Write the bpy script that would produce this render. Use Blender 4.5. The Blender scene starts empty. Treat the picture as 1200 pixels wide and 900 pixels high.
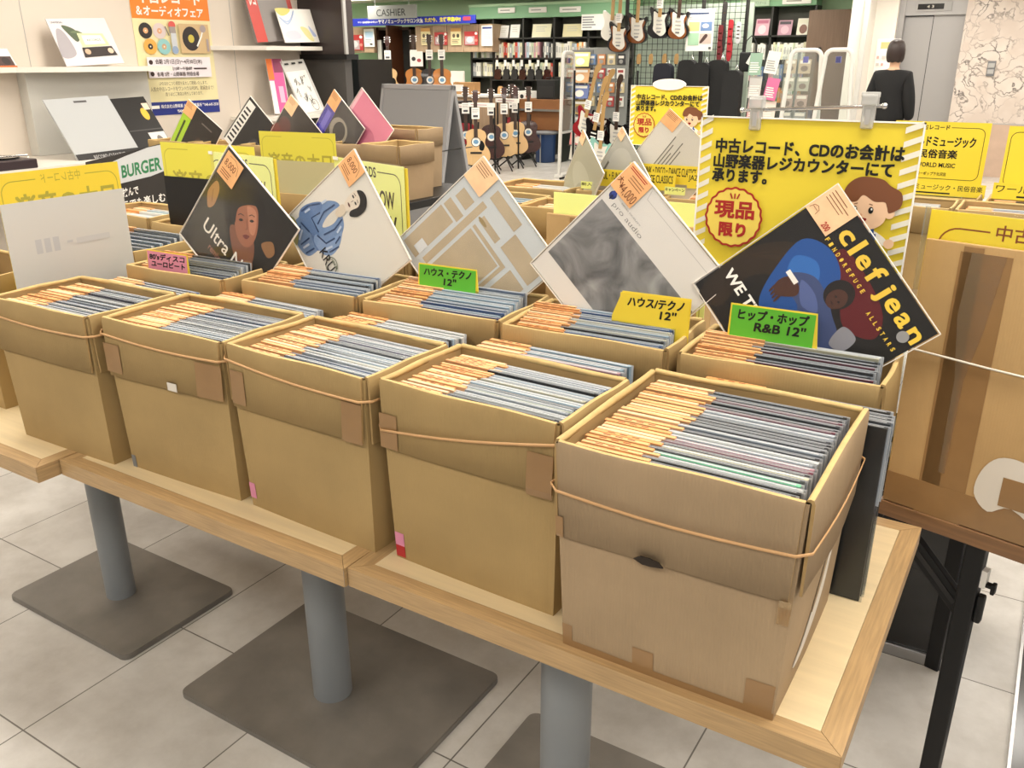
import bpy, bmesh, math, random
import numpy as np
from mathutils import Vector, Matrix, Euler

# ------------------------------------------------------------------ camera, world, exposure
SC = bpy.context.scene
COL = SC.collection
CAM_LOC = Vector((0.5173, -1.0199, 1.6038))
CAM_RT = Vector((0.84925148, 0.52798373, -0.00225965))
CAM_UP = Vector((-0.1844805, 0.30073783, 0.93569424))
CAM_FW = Vector((-0.49471089, 0.79422285, -0.35280475))
FPX = 1011.17                                   # focal length in pixels of a 1200 px wide frame
cam = bpy.data.cameras.new('camera')
cam.sensor_width = 36.0
cam.lens = FPX / 1200.0 * 36.0
cam.clip_start = 0.05
camo = bpy.data.objects.new('camera', cam)
Rm = Matrix((CAM_RT, CAM_UP, -CAM_FW)).transposed().to_4x4()
camo.matrix_world = Matrix.Translation(CAM_LOC) @ Rm
COL.objects.link(camo)
SC.camera = camo

WORLD_STRENGTH = 0.33
LAMP_WATTS = 22.0
w = bpy.data.worlds.new('store_ambience')
SC.world = w
w.use_nodes = True
w.node_tree.nodes['Background'].inputs[0].default_value = (1.0, 0.97, 0.93, 1)
w.node_tree.nodes['Background'].inputs[1].default_value = WORLD_STRENGTH
SC.view_settings.view_transform = 'Standard'
SC.view_settings.look = 'None'
SC.view_settings.gamma = 1.0
SC.view_settings.use_curve_mapping = False
SC.view_settings.exposure = 0.03

rnd = random.Random(7)

# ------------------------------------------------------------------ helpers
def hexc(h):
    h = h.lstrip('#')
    o = []
    for i in (0, 2, 4):
        c = int(h[i:i+2], 16) / 255
        o.append(c / 12.92 if c <= 0.04045 else ((c + 0.055) / 1.055) ** 2.4)
    return (*o, 1.0)

_mats = {}
def mat(name, color, rough=0.55, metal=0.0, spec=0.5, noise=0.0, nscale=8.0, bump=0.0, bscale=60.0,
        emit=0.0, alpha=1.0, coat=0.0, stretch=None):
    if name in _mats: return _mats[name]
    m = bpy.data.materials.new(name); m.use_nodes = True
    nt = m.node_tree; b = nt.nodes['Principled BSDF']
    c = hexc(color)
    b.inputs['Base Color'].default_value = c
    b.inputs['Roughness'].default_value = rough
    b.inputs['Metallic'].default_value = metal
    b.inputs['Specular IOR Level'].default_value = spec
    b.inputs['Coat Weight'].default_value = coat
    b.inputs['Alpha'].default_value = alpha
    if emit:
        b.inputs['Emission Color'].default_value = c
        b.inputs['Emission Strength'].default_value = emit
    tc = None
    if noise or bump:
        tc = nt.nodes.new('ShaderNodeTexCoord')
        mp = nt.nodes.new('ShaderNodeMapping')
        if stretch: mp.inputs['Scale'].default_value = stretch
        nt.links.new(tc.outputs['Object'], mp.inputs['Vector'])
    if noise:
        n = nt.nodes.new('ShaderNodeTexNoise'); n.inputs['Scale'].default_value = nscale
        n.inputs['Detail'].default_value = 5
        nt.links.new(mp.outputs[0], n.inputs['Vector'])
        r = nt.nodes.new('ShaderNodeValToRGB')
        r.color_ramp.elements[0].position = 0.3; r.color_ramp.elements[1].position = 0.7
        r.color_ramp.elements[0].color = tuple(x * (1 - noise) for x in c[:3]) + (1,)
        r.color_ramp.elements[1].color = tuple(min(1, x * (1 + noise)) for x in c[:3]) + (1,)
        nt.links.new(n.outputs['Fac'], r.inputs['Fac'])
        nt.links.new(r.outputs['Color'], b.inputs['Base Color'])
    if bump:
        n2 = nt.nodes.new('ShaderNodeTexNoise'); n2.inputs['Scale'].default_value = bscale
        n2.inputs['Detail'].default_value = 4
        nt.links.new(mp.outputs[0], n2.inputs['Vector'])
        bp = nt.nodes.new('ShaderNodeBump'); bp.inputs['Strength'].default_value = bump
        bp.inputs['Distance'].default_value = 0.01
        nt.links.new(n2.outputs['Fac'], bp.inputs['Height'])
        nt.links.new(bp.outputs['Normal'], b.inputs['Normal'])
    _mats[name] = m
    return m

def cardboard(name, color, rib=0.25):
    if name in _mats: return _mats[name]
    m = mat(name, color, rough=0.75, spec=0.25, noise=0.10, nscale=5, bump=0.08, bscale=40)
    nt = m.node_tree; b = nt.nodes['Principled BSDF']
    tc = [n for n in nt.nodes if n.type == 'TEX_COORD'][0]
    wv = nt.nodes.new('ShaderNodeTexWave'); wv.bands_direction = 'X'
    wv.inputs['Scale'].default_value = 60; wv.inputs['Distortion'].default_value = 0.6
    nt.links.new(tc.outputs['Object'], wv.inputs['Vector'])
    bp = nt.nodes.new('ShaderNodeBump'); bp.inputs['Strength'].default_value = rib; bp.inputs['Distance'].default_value = 0.0012
    nt.links.new(wv.outputs['Fac'], bp.inputs['Height'])
    old = [l.from_node for l in nt.links if l.to_socket == b.inputs['Normal']]
    if old: nt.links.new(old[0].outputs['Normal'], bp.inputs['Normal'])
    nt.links.new(bp.outputs['Normal'], b.inputs['Normal'])
    return m

def clear_plastic(name, tint='#ffffff', clear=0.9, rough=0.08, gloss=0.5):
    """see-through film: transparent, a little white haze, and a mirror share that grows at grazing angles"""
    if name in _mats: return _mats[name]
    m = bpy.data.materials.new(name); m.use_nodes = True
    nt = m.node_tree; nt.nodes.remove(nt.nodes['Principled BSDF'])
    out = nt.nodes['Material Output']
    tr = nt.nodes.new('ShaderNodeBsdfTransparent'); tr.inputs[0].default_value = hexc(tint)
    df = nt.nodes.new('ShaderNodeBsdfDiffuse'); df.inputs[0].default_value = hexc(tint)
    gl = nt.nodes.new('ShaderNodeBsdfGlossy'); gl.inputs['Roughness'].default_value = rough
    mx = nt.nodes.new('ShaderNodeMixShader'); mx.inputs[0].default_value = 1 - clear
    nt.links.new(tr.outputs[0], mx.inputs[1]); nt.links.new(df.outputs[0], mx.inputs[2])
    lw = nt.nodes.new('ShaderNodeFresnel'); lw.inputs[0].default_value = 1.35
    ma = nt.nodes.new('ShaderNodeMath'); ma.operation = 'MULTIPLY'; ma.inputs[1].default_value = gloss
    nt.links.new(lw.outputs[0], ma.inputs[0])
    m2 = nt.nodes.new('ShaderNodeMixShader')
    nt.links.new(ma.outputs[0], m2.inputs[0]); nt.links.new(mx.outputs[0], m2.inputs[1]); nt.links.new(gl.outputs[0], m2.inputs[2])
    nt.links.new(m2.outputs[0], out.inputs[0])
    _mats[name] = m
    return m

_txt = {}
def text_geo(s, bold=0.0):
    """triangles of a line of lettering, normalised to its own bounding box: (pts 0..1, faces, aspect)"""
    k = (s, bold)
    if k in _txt: return _txt[k]
    c = bpy.data.curves.new('lettering', 'FONT'); c.body = s; c.offset = bold; c.resolution_u = 3
    o = bpy.data.objects.new('lettering', c)
    me = o.to_mesh()
    v = np.array([p.co[:2] for p in me.vertices], float); f = [tuple(p.vertices) for p in me.polygons]
    o.to_mesh_clear(); bpy.data.objects.remove(o); bpy.data.curves.remove(c)
    lo, hi = v.min(0), v.max(0)
    _txt[k] = ((v - lo) / np.maximum(hi - lo, 1e-6), f, (hi[0]-lo[0]) / (hi[1]-lo[1]))
    return _txt[k]

class MB:
    """collects shapes, then links them as ONE mesh object"""
    def __init__(s): s.v = []; s.f = []; s.m = []; s.ml = []; s.sm = []; s.T = Matrix()
    def mi(s, m):
        if m not in s.ml: s.ml.append(m)
        return s.ml.index(m)
    def add(s, vs, fs, m, smooth=False):
        b = len(s.v); i = s.mi(m)
        s.v += [tuple(s.T @ Vector(p)) for p in vs]
        for f in fs: s.f.append(tuple(b + k for k in f)); s.m.append(i); s.sm.append(smooth)
    def box(s, x0, x1, y0, y1, z0, z1, m):
        s.add([(x0,y0,z0),(x1,y0,z0),(x1,y1,z0),(x0,y1,z0),(x0,y0,z1),(x1,y0,z1),(x1,y1,z1),(x0,y1,z1)],
              [(0,3,2,1),(4,5,6,7),(0,1,5,4),(1,2,6,5),(2,3,7,6),(3,0,4,7)], m)
        return s
    def cbox(s, x0, x1, y0, y1, z0, z1, m, c=0.003):
        """box with chamfered edges"""
        bm = bmesh.new(); bmesh.ops.create_cube(bm, size=1)
        for v in bm.verts: v.co = ((x0+x1)/2 + v.co.x*(x1-x0), (y0+y1)/2 + v.co.y*(y1-y0), (z0+z1)/2 + v.co.z*(z1-z0))
        bmesh.ops.bevel(bm, geom=list(bm.edges), offset=c, segments=2, affect='EDGES', profile=0.5)
        bm.verts.index_update()
        s.add([v.co[:] for v in bm.verts], [[v.index for v in f.verts] for f in bm.faces], m); bm.free()
        return s
    def prism(s, pts, O, u, v, t, m, side=None, smooth=False):
        """outline pts (2D) in frame O,u,v thickened by t along the frame's normal (towards -n)"""
        O, u, v = Vector(O), Vector(u), Vector(v); n = u.cross(v).normalized()
        P = [O + u*a + v*b for a, b in pts]; Q = [p - n*t for p in P]; k = len(P)
        s.add(P + Q, [tuple(range(k)), tuple(range(2*k-1, k-1, -1))], m)
        s.add(P + Q, [(i, i+k, (i+1) % k + k, (i+1) % k) for i in range(k)], side or m, smooth)
        return s
    def tube(s, path, r, m, seg=8, closed=False, flat=1.0):
        path = [Vector(p) for p in path]; n = len(path); vs = []; fs = []
        rs = r if isinstance(r, (list, tuple)) else [r]*n
        up = Vector((0,0,1))
        for i, p in enumerate(path):
            if closed: d = path[(i+1) % n] - path[i-1]
            else: d = path[min(i+1, n-1)] - path[max(i-1, 0)]
            d = d.normalized() if d.length > 1e-9 else Vector((0,0,1))
            a = d.cross(up)
            if a.length < 1e-3: a = d.cross(Vector((1,0,0)))
            a.normalize(); b = a.cross(d)
            for k in range(seg):
                t = 2*math.pi*k/seg
                vs.append(p + a*math.cos(t)*rs[i]*flat + b*math.sin(t)*rs[i])
        for i in range(n if closed else n-1):
            j = (i+1) % n
            for k in range(seg):
                fs.append((i*seg+k, i*seg+(k+1) % seg, j*seg+(k+1) % seg, j*seg+k))
        s.add(vs, fs, m, True)
        if not closed:
            s.add(vs[:seg] + vs[-seg:], [tuple(range(seg))[::-1], tuple(range(seg, 2*seg))], m)
        return s
    def lathe(s, prof, m, seg=24, c=(0,0,0), smooth=True):
        vs = []; fs = []; n = len(prof)
        for r, z in prof:
            for k in range(seg):
                t = 2*math.pi*k/seg; vs.append((c[0]+r*math.cos(t), c[1]+r*math.sin(t), c[2]+z))
        for i in range(n-1):
            for k in range(seg):
                fs.append((i*seg+k, i*seg+(k+1) % seg, (i+1)*seg+(k+1) % seg, (i+1)*seg+k))
        s.add(vs, fs, m, smooth)
        s.add(vs[:seg] + vs[-seg:], [tuple(range(seg))[::-1], tuple(range(seg, 2*seg))], m)
        return s
    def ball(s, c, r, m, seg=14, rings=8):
        r = (r, r, r) if not isinstance(r, (tuple, list)) else r
        vs = []; fs = []
        for i in range(rings+1):
            a = math.pi*i/rings
            for k in range(seg):
                t = 2*math.pi*k/seg
                vs.append((c[0]+r[0]*math.sin(a)*math.cos(t), c[1]+r[1]*math.sin(a)*math.sin(t), c[2]-r[2]*math.cos(a)))
        for i in range(rings):
            for k in range(seg):
                fs.append((i*seg+k, i*seg+(k+1) % seg, (i+1)*seg+(k+1) % seg, (i+1)*seg+k))
        s.add(vs, fs, m, True); return s
    def mesh(s, name):
        me = bpy.data.meshes.new(name)
        me.from_pydata(s.v, [], s.f)
        for m in s.ml: me.materials.append(m)
        me.polygons.foreach_set('material_index', s.m)
        me.polygons.foreach_set('use_smooth', s.sm)
        me.update(); me.validate()
        return me
    def build(s, name, parent=None, loc=None, rz=0):
        o = bpy.data.objects.new(name, s.mesh(name)); COL.objects.link(o)
        if parent: o.parent = parent
        if loc is not None: o.location = loc
        if rz: o.rotation_euler = (0, 0, rz)
        return o

class CV:
    """flat printing on a surface: every element lies a hair above the one before it"""
    def __init__(s, mb, O, u, v, w=1.0, h=1.0, step=0.0002):
        s.mb = mb; s.O = Vector(O); s.u = Vector(u).normalized(); s.v = Vector(v).normalized()
        s.n = s.u.cross(s.v); s.w = w; s.h = h; s.k = 1; s.step = step
    def P(s, a, b): return s.O + s.u*(a*s.w) + s.v*(b*s.h) + s.n*(s.k*s.step)
    def poly(s, pts, m):
        s.mb.add([s.P(a, b) for a, b in pts], [tuple(range(len(pts)))], m); s.k += 1; return s
    def rect(s, a0, b0, a1, b1, m): return s.poly([(a0,b0),(a1,b0),(a1,b1),(a0,b1)], m)
    def ell(s, a, b, ra, rb, m, n=28, rot=0, a0=0, a1=2*math.pi):
        c, d = math.cos(rot), math.sin(rot); pts = []
        for i in range(n):
            t = a0 + (a1-a0)*i/n
            x, y = ra*math.cos(t)*s.w, rb*math.sin(t)*s.h
            pts.append((a + (x*c - y*d)/s.w, b + (x*d + y*c)/s.h))
        return s.poly(pts, m)
    def blob(s, pts, m, n=6): return s.poly(smooth2(pts, n), m)
    def line(s, pts, t, m, closed=False):
        """stroke of width t (metres)"""
        P = [Vector((a*s.w, b*s.h)) for a, b in pts]; n = len(P); L = []; Rr = []
        for i in range(n):
            if closed: d = P[(i+1) % n] - P[i-1]
            else: d = P[min(i+1, n-1)] - P[max(i-1, 0)]
            d = d.normalized() if d.length else Vector((1,0)); q = Vector((-d.y, d.x))*t/2
            L.append(P[i]+q); Rr.append(P[i]-q)
        vs = [s.P(p.x/s.w, p.y/s.h) for p in L + Rr]; fs = []
        for i in range(n if closed else n-1):
            j = (i+1) % n; fs.append((n+i, n+j, j, i))
        s.mb.add(vs, fs, m); s.k += 1; return s
    def ring(s, a, b, ra, rb, t, m, n=40, wob=0):
        pts = [(a + (ra+wob*math.cos(20*x)*ra)*math.cos(x), b + (rb+wob*math.cos(20*x)*rb)*math.sin(x)) for x in [2*math.pi*i/(n*(4 if wob else 1)) for i in range(n*(4 if wob else 1))]]
        return s.line(pts, t, m, True)
    def text(s, t, a0, b0, a1, b1, m, bold=0.02, mirror=False, rot=0, shear=0, heavy=0.0):
        """lettering stretched into the box a0..a1, b0..b1"""
        if heavy:      # a thicker stroke: the same line set again a hair to each side
            for dx, dy in ((-1, -1), (1, -1), (-1, 1), (1, 1)):
                s.text(t, a0+dx*heavy/s.w, b0+dy*heavy/s.h, a1+dx*heavy/s.w, b1+dy*heavy/s.h, m, bold, mirror, rot, shear); s.k -= 0.8
        v, f, asp = text_geo(t, bold); out = []
        ca, cb = (a0+a1)/2, (b0+b1)/2
        for x, y in v:
            if mirror: x = 1 - x
            px, py = (x-0.5)*(a1-a0)*s.w + shear*(y-0.5)*(b1-b0)*s.h, (y-0.5)*(b1-b0)*s.h
            if rot: px, py = px*math.cos(rot)-py*math.sin(rot), px*math.sin(rot)+py*math.cos(rot)
            out.append(s.P(ca + px/s.w, cb + py/s.h))
        s.mb.add(out, [q[::-1] for q in f] if mirror else f, m); s.k += 1; return s
    def lines(s, a0, b0, a1, b1, n, m, fill=0.4, r=None):
        """rows of print too small to read"""
        r = r or rnd
        for i in range(n):
            b = b0 + (b1-b0)*(i+0.5)/n; t = (b1-b0)/n*fill
            s.rect(a0, b-t/2, a0 + (a1-a0)*(0.7+0.3*r.random()), b+t/2, m)
        return s
    def rbox(s, a0, b0, a1, b1, r, t, m, gap=None):
        """outline with round corners (r in metres); gap=(g0,g1) leaves the top edge open there"""
        ra, rb = r/s.w, r/s.h; pts = []
        for cx, cy, st in ((a1-ra, b1-rb, 90), (a1-ra, b0+rb, 0), (a0+ra, b0+rb, -90), (a0+ra, b1-rb, 180)):
            for k in range(7):
                x = math.radians(st - 15*k); pts.append((cx + ra*math.cos(x), cy + rb*math.sin(x)))
        if gap: s.line([(gap[1], b1)] + pts + [(gap[0], b1)], t, m)
        else: s.line(pts, t, m, True)
        return s

def smooth2(pts, n=6):
    """closed Catmull-Rom through 2D points"""
    out = []; k = len(pts)
    for i in range(k):
        p0, p1, p2, p3 = (np.array(pts[(i+j) % k], float) for j in (-1, 0, 1, 2))
        for q in range(n):
            t = q/n
            out.append(tuple(0.5*((2*p1) + (-p0+p2)*t + (2*p0-5*p1+4*p2-p3)*t*t + (-p0+3*p1-3*p2+p3)*t**3)))
    return out

def tag(o, label, cat, group=None, kind=None):
    o['label'] = label; o['category'] = cat
    if group: o['group'] = group
    if kind: o['kind'] = kind
    return o
def thing(name, label, cat, loc=(0,0,0), rz=0, group=None, rot=None):
    o = bpy.data.objects.new(name, None); COL.objects.link(o)
    o.empty_display_size = 0.05
    o.location = loc; o.rotation_euler = rot if rot else (0, 0, rz)
    return tag(o, label, cat, group)
def struct(mb, name):
    o = mb.build(name); o['kind'] = 'structure'; return o
def copy_tree(o, loc, rz=None, label=None, group=None):
    c = o.copy(); COL.objects.link(c); c.location = loc
    if rz is not None: c.rotation_euler = (0, 0, rz)
    if label: c['label'] = label
    if group: c['group'] = group
    for ch in o.children:
        d = ch.copy(); COL.objects.link(d); d.parent = c
        for g in ch.children:
            e = g.copy(); COL.objects.link(e); e.parent = d
    return c
def at(px, py, y):
    """the point where the line of sight through a pixel of the photograph meets the plane at depth y"""
    d = CAM_FW + CAM_RT*((px-600)/FPX) - CAM_UP*((py-450)/FPX)
    return CAM_LOC + d*((y-CAM_LOC.y)/d.y)
X1, Y1, Z1 = Vector((1,0,0)), Vector((0,1,0)), Vector((0,0,1))

# ------------------------------------------------------------------ materials
WHITE = mat('white_paint', '#ece6dc', 0.6)
PAPER = mat('white_paper', '#f2efe9', 0.6)
BLACK = mat('black_print', '#0d0d0d', 0.5)
BLACKM = mat('black_metal', '#101011', 0.45, spec=0.4)
BLACKG = mat('black_gloss', '#0b0b0c', 0.12)
DARK = mat('dark_charcoal', '#25232380'[:7], 0.5)
YEL = mat('yellow_card', '#ecd53e', 0.4)
YEL2 = mat('yellow_card_deep', '#e6cc3c', 0.45)
LIME = mat('yellow_green_card', '#ecf394', 0.35)
LIMEB = mat('yellow_card_back', '#d9d048', 0.5)
PALEP = mat('pale_ink', '#a9a03a', 0.6)
ORANGE = mat('orange_tag', '#e5ad76', 0.55, noise=0.08, nscale=30)
ORANGE2 = mat('orange_tag_pale', '#edc398', 0.55, noise=0.08, nscale=30)
INK = mat('brown_ink', '#6b3210', 0.6)
RED = mat('red_ink', '#a8231c', 0.5)
GREENC = mat('green_card', '#58b02e', 0.5)
PINKC = mat('pink_card', '#dc8fa8', 0.5)
STEEL = mat('brushed_steel', '#b9b9ba', 0.3, metal=1.0)
CHROME = mat('chrome', '#d8d8d8', 0.12, metal=1.0)
GREY = mat('light_grey', '#a9a8a6', 0.5)
MIDG = mat('mid_grey', '#77787a', 0.5)
WOODP = mat('pale_wood', '#b89c80', 0.5, noise=0.12, nscale=4, stretch=(12, 12, 0.6))
WOODD = mat('dark_wood', '#3a2418', 0.4, noise=0.2, nscale=4, stretch=(10, 10, 0.5))
WOODB = mat('brown_wood_panel', '#6d5746', 0.5, noise=0.15, nscale=5, stretch=(12, 12, 0.5))
GREENW = mat('green_wall', '#b2d2ac', 0.6)
GREEND = mat('green_fascia', '#86b48c', 0.55)
SHELFD = mat('dark_shelf', '#2b2a26', 0.5)
BLUE = mat('blue_banner', '#1b2a9c', 0.5)
CLEAR = clear_plastic('clear_plastic', '#ffffff', 0.97)
CLEARG = clear_plastic('clear_acrylic', '#f4f7f6', 0.96)
MILK = clear_plastic('milky_plastic', '#eef0f0', 0.45, 0.2)

# ------------------------------------------------------------------ structure
def floor_mat():
    m = bpy.data.materials.new('floor_tile'); m.use_nodes = True; nt = m.node_tree; b = nt.nodes['Principled BSDF']
    tc = nt.nodes.new('ShaderNodeTexCoord'); mp = nt.nodes.new('ShaderNodeMapping')
    mp.inputs['Location'].default_value = (-0.01, -0.30, 0)
    nt.links.new(tc.outputs['Object'], mp.inputs['Vector'])
    br = nt.nodes.new('ShaderNodeTexBrick')
    br.offset = 0; br.squash = 1
    br.inputs['Scale'].default_value = 1; br.inputs['Brick Width'].default_value = 0.494; br.inputs['Row Height'].default_value = 0.494
    br.inputs['Mortar Size'].default_value = 0.0022; br.inputs['Mortar Smooth'].default_value = 0.1; br.inputs['Bias'].default_value = 0
    br.inputs['Color1'].default_value = hexc('#cdcac5'); br.inputs['Color2'].default_value = hexc('#c4c1bc'); br.inputs['Mortar'].default_value = hexc('#6d6963')
    nt.links.new(mp.outputs[0], br.inputs['Vector'])
    no = nt.nodes.new('ShaderNodeTexNoise'); no.inputs['Scale'].default_value = 3.2; no.inputs['Detail'].default_value = 7; no.inputs['Roughness'].default_value = 0.65
    nt.links.new(tc.outputs['Object'], no.inputs['Vector'])
    rp = nt.nodes.new('ShaderNodeValToRGB'); rp.color_ramp.elements[0].color = (0.72, 0.70, 0.67, 1); rp.color_ramp.elements[1].color = (1.05, 1.05, 1.05, 1)
    rp.color_ramp.elements[0].position = 0.3; rp.color_ramp.elements[1].position = 0.62
    nt.links.new(no.outputs['Fac'], rp.inputs[0])
    mu = nt.nodes.new('ShaderNodeMix'); mu.data_type = 'RGBA'; mu.blend_type = 'MULTIPLY'; mu.inputs[0].default_value = 1
    nt.links.new(br.outputs['Color'], mu.inputs[6]); nt.links.new(rp.outputs[0], mu.inputs[7])
    nt.links.new(mu.outputs[2], b.inputs['Base Color'])
    b.inputs['Roughness'].default_value = 0.32
    bp = nt.nodes.new('ShaderNodeBump'); bp.inputs['Strength'].default_value = 0.25; bp.inputs['Distance'].default_value = 0.002; bp.invert = True
    nt.links.new(br.outputs['Fac'], bp.inputs['Height']); nt.links.new(bp.outputs[0], b.inputs['Normal'])
    return m
def marble_mat():
    m = bpy.data.materials.new('veined_marble'); m.use_nodes = True; nt = m.node_tree; b = nt.nodes['Principled BSDF']
    tc = nt.nodes.new('ShaderNodeTexCoord')
    n0 = nt.nodes.new('ShaderNodeTexNoise'); n0.inputs['Scale'].default_value = 2.2; n0.inputs['Detail'].default_value = 6
    nt.links.new(tc.outputs['Object'], n0.inputs['Vector'])
    mx = nt.nodes.new('ShaderNodeMix'); mx.data_type = 'VECTOR'; mx.inputs[0].default_value = 0.5
    nt.links.new(tc.outputs['Object'], mx.inputs[4]); nt.links.new(n0.outputs['Color'], mx.inputs[5])
    v = nt.nodes.new('ShaderNodeTexVoronoi'); v.feature = 'DISTANCE_TO_EDGE'; v.inputs['Scale'].default_value = 10.0
    nt.links.new(mx.outputs[1], v.inputs['Vector'])
    r = nt.nodes.new('ShaderNodeValToRGB')
    r.color_ramp.elements[0].color = hexc('#55504e'); r.color_ramp.elements[1].color = hexc('#d8cdc3')
    r.color_ramp.elements[0].position = 0.0; r.color_ramp.elements[1].position = 0.07
    nt.links.new(v.outputs['Distance'], r.inputs[0])
    n1 = nt.nodes.new('ShaderNodeTexNoise'); n1.inputs['Scale'].default_value = 4; nt.links.new(tc.outputs['Object'], n1.inputs['Vector'])
    r2 = nt.nodes.new('ShaderNodeValToRGB'); r2.color_ramp.elements[0].position = 0.35; r2.color_ramp.elements[1].position = 0.65
    mu = nt.nodes.new('ShaderNodeMix'); mu.data_type = 'RGBA'
    nt.links.new(n1.outputs['Fac'], r2.inputs[0]); nt.links.new(r2.outputs[0], mu.inputs[0])
    nt.links.new(r.outputs[0], mu.inputs[6]); mu.inputs[7].default_value = hexc('#cdbfb4')
    nt.links.new(mu.outputs[2], b.inputs['Base Color']); b.inputs['Roughness'].default_value = 0.2
    return m

CEIL_Z = 2.66
b = MB(); b.box(-14, 3.4, -3, 14, -0.05, 0, floor_mat()); struct(b, 'floor')
b = MB(); b.box(-14, 3.4, -3, 14, CEIL_Z, CEIL_Z+0.05, WHITE); struct(b, 'ceiling')
b = MB(); b.box(-14, 3.4, 13.6, 13.7, 0, CEIL_Z, GREENW); struct(b, 'wall_back')
b = MB(); b.box(-14.1, -14, -3, 14, 0, CEIL_Z, GREENW); struct(b, 'wall_far')
CREAM = mat('cream_wall', '#dbd0c3', 0.6)
b = MB(); b.box(-5.1, -4.95, -3, 5.0, 0, CEIL_Z, CREAM)
for y in (0.6, 2.2, 3.8): b.box(-4.951, -4.9485, y, y+0.004, 0, CEIL_Z, GREY)
struct(b, 'wall_left')
# marble wall beside the lift and its beige plinth
MARB = marble_mat()
b = MB(); b.box(-1.0, 3.4, 13.35, 13.6, 0.72, CEIL_Z, MARB); b.box(-1.0, 3.4, 13.33, 13.6, 0.0, 0.72, mat('beige_stone', '#c3a893', 0.35, noise=0.12, nscale=3))
b.box(-1.005, 3.4, 13.335, 13.36, 0.715, 0.735, GREY)
struct(b, 'wall_right')
# lift doors
LIFT = mat('lift_steel', '#a3a1a0', 0.4, metal=0.35)
b = MB()
b.box(-1.85, -1.0, 13.42, 13.6, 2.17, CEIL_Z, LIFT); b.box(-1.88, -1.80, 13.40, 13.6, 0, CEIL_Z, LIFT)
b.box(-1.80, -1.43, 13.5, 13.53, 0.0, 2.17, LIFT); b.box(-1.42, -1.0, 13.49, 13.52, 0.0, 2.17, LIFT)
b.box(-1.43, -1.42, 13.5, 13.54, 0, 2.17, DARK); b.box(-1.80, -1.0, 13.495, 13.54, 2.155, 2.17, DARK)
struct(b, 'door_1')
b = MB()
b.cbox(-1.66, -1.20, 13.40, 13.425, 2.22, 2.34, GREY, 0.004)
cv = CV(b, (-1.66, 13.40, 2.22), X1, Z1, 0.46, 0.12, 0.001)
cv.rect(0.04, 0.2, 0.78, 0.8, BLACKG); cv.text('4 3', 0.3, 0.35, 0.5, 0.65, mat('amber_led', '#c9c4b8', 0.5))
cv2 = CV(b, (-1.66, 13.40, 2.36), X1, Z1, 0.46, 0.08, 0.001); cv2.text('B1-5F-7F', 0.1, 0.3, 0.8, 0.8, BLACK)
tag(b.build('floor_indicator'), 'steel floor indicator with dark window above the lift doors', 'indicator')
b = MB(); b.cbox(-0.62, -0.52, 13.325, 13.35, 1.36, 1.56, MIDG, 0.006)
b.cbox(-0.61, -0.53, 13.315, 13.33, 1.47, 1.53, GREY, 0.003); b.cbox(-0.61, -0.53, 13.315, 13.33, 1.39, 1.45, GREY, 0.003)
tag(b.build('call_button_panel'), 'small grey lift call button panel on the marble wall', 'button panel')
# column left of the lift
b = MB(); b.box(-2.36, -2.18, 12.55, 13.6, 0, CEIL_Z, WHITE); b.box(-2.18, -2.12, 12.5, 12.56, 0, CEIL_Z, mat('pale_metal', '#cfccc6', 0.4)); struct(b, 'trim_1')
b = MB(); b.box(-2.18, -1.88, 13.3, 13.6, 0, CEIL_Z, WHITE); struct(b, 'trim_2')
b = MB(); b.cbox(-2.10, -1.78, 13.26, 13.30, 0.75, 1.86, PAPER, 0.004)
cv = CV(b, (-2.10, 13.26, 0.75), X1, Z1, 0.32, 1.11, 0.0008)
lg = mat('map_grey', '#c9c3bd', 0.6); lp = mat('map_pink', '#d9a9a0', 0.6); ly = mat('map_yellow', '#d8c98a', 0.6)
cv.rect(0.18, 0.88, 0.7, 0.96, ly)
for i in range(9):
    for j in range(4):
        if rnd.random() < 0.75: cv.rect(0.08+j*0.22, 0.06+i*0.087, 0.08+j*0.22+0.06+0.1*rnd.random(), 0.06+i*0.087+0.035, (lg, lg, lp)[rnd.randrange(3)])
tag(b.build('floor_guide_board'), 'pale floor guide board with small plans beside the lift', 'board')
# brown wood panel door right of the bookcase
b = MB(); b.cbox(-3.05, -2.37, 13.0, 13.05, 0.0, 2.26, WOODB, 0.004); b.build('panel')
o = COL.objects[-1]; tag(o, 'tall brown wood panel behind the white security gates', 'panel'); o.name = 'wooden_partition'
b = MB(); b.cbox(-2.86, -2.82, 12.97, 13.0, 1.55, 1.75, DARK, 0.003); b.build('handle', o)
# dark pillar at the end of the left wall
PIL = mat('dark_brown_tile', '#3b3231', 0.35, noise=0.15, nscale=3)
b = MB(); b.box(-5.1, -4.46, 4.5, 4.6, 1.62, CEIL_Z, PIL)
b.box(-4.47, -4.452, 4.49, 4.52, 1.62, CEIL_Z, GREY); struct(b, 'trim_3')
b = MB(); b.box(-5.1, -4.5, 4.52, 4.6, 0, 1.62, mat('pillar_grey', '#4a4745', 0.45)); b.box(-5.1, -4.44, 4.48, 4.62, 1.60, 1.64, BLACKM); struct(b, 'trim_4')

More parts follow.
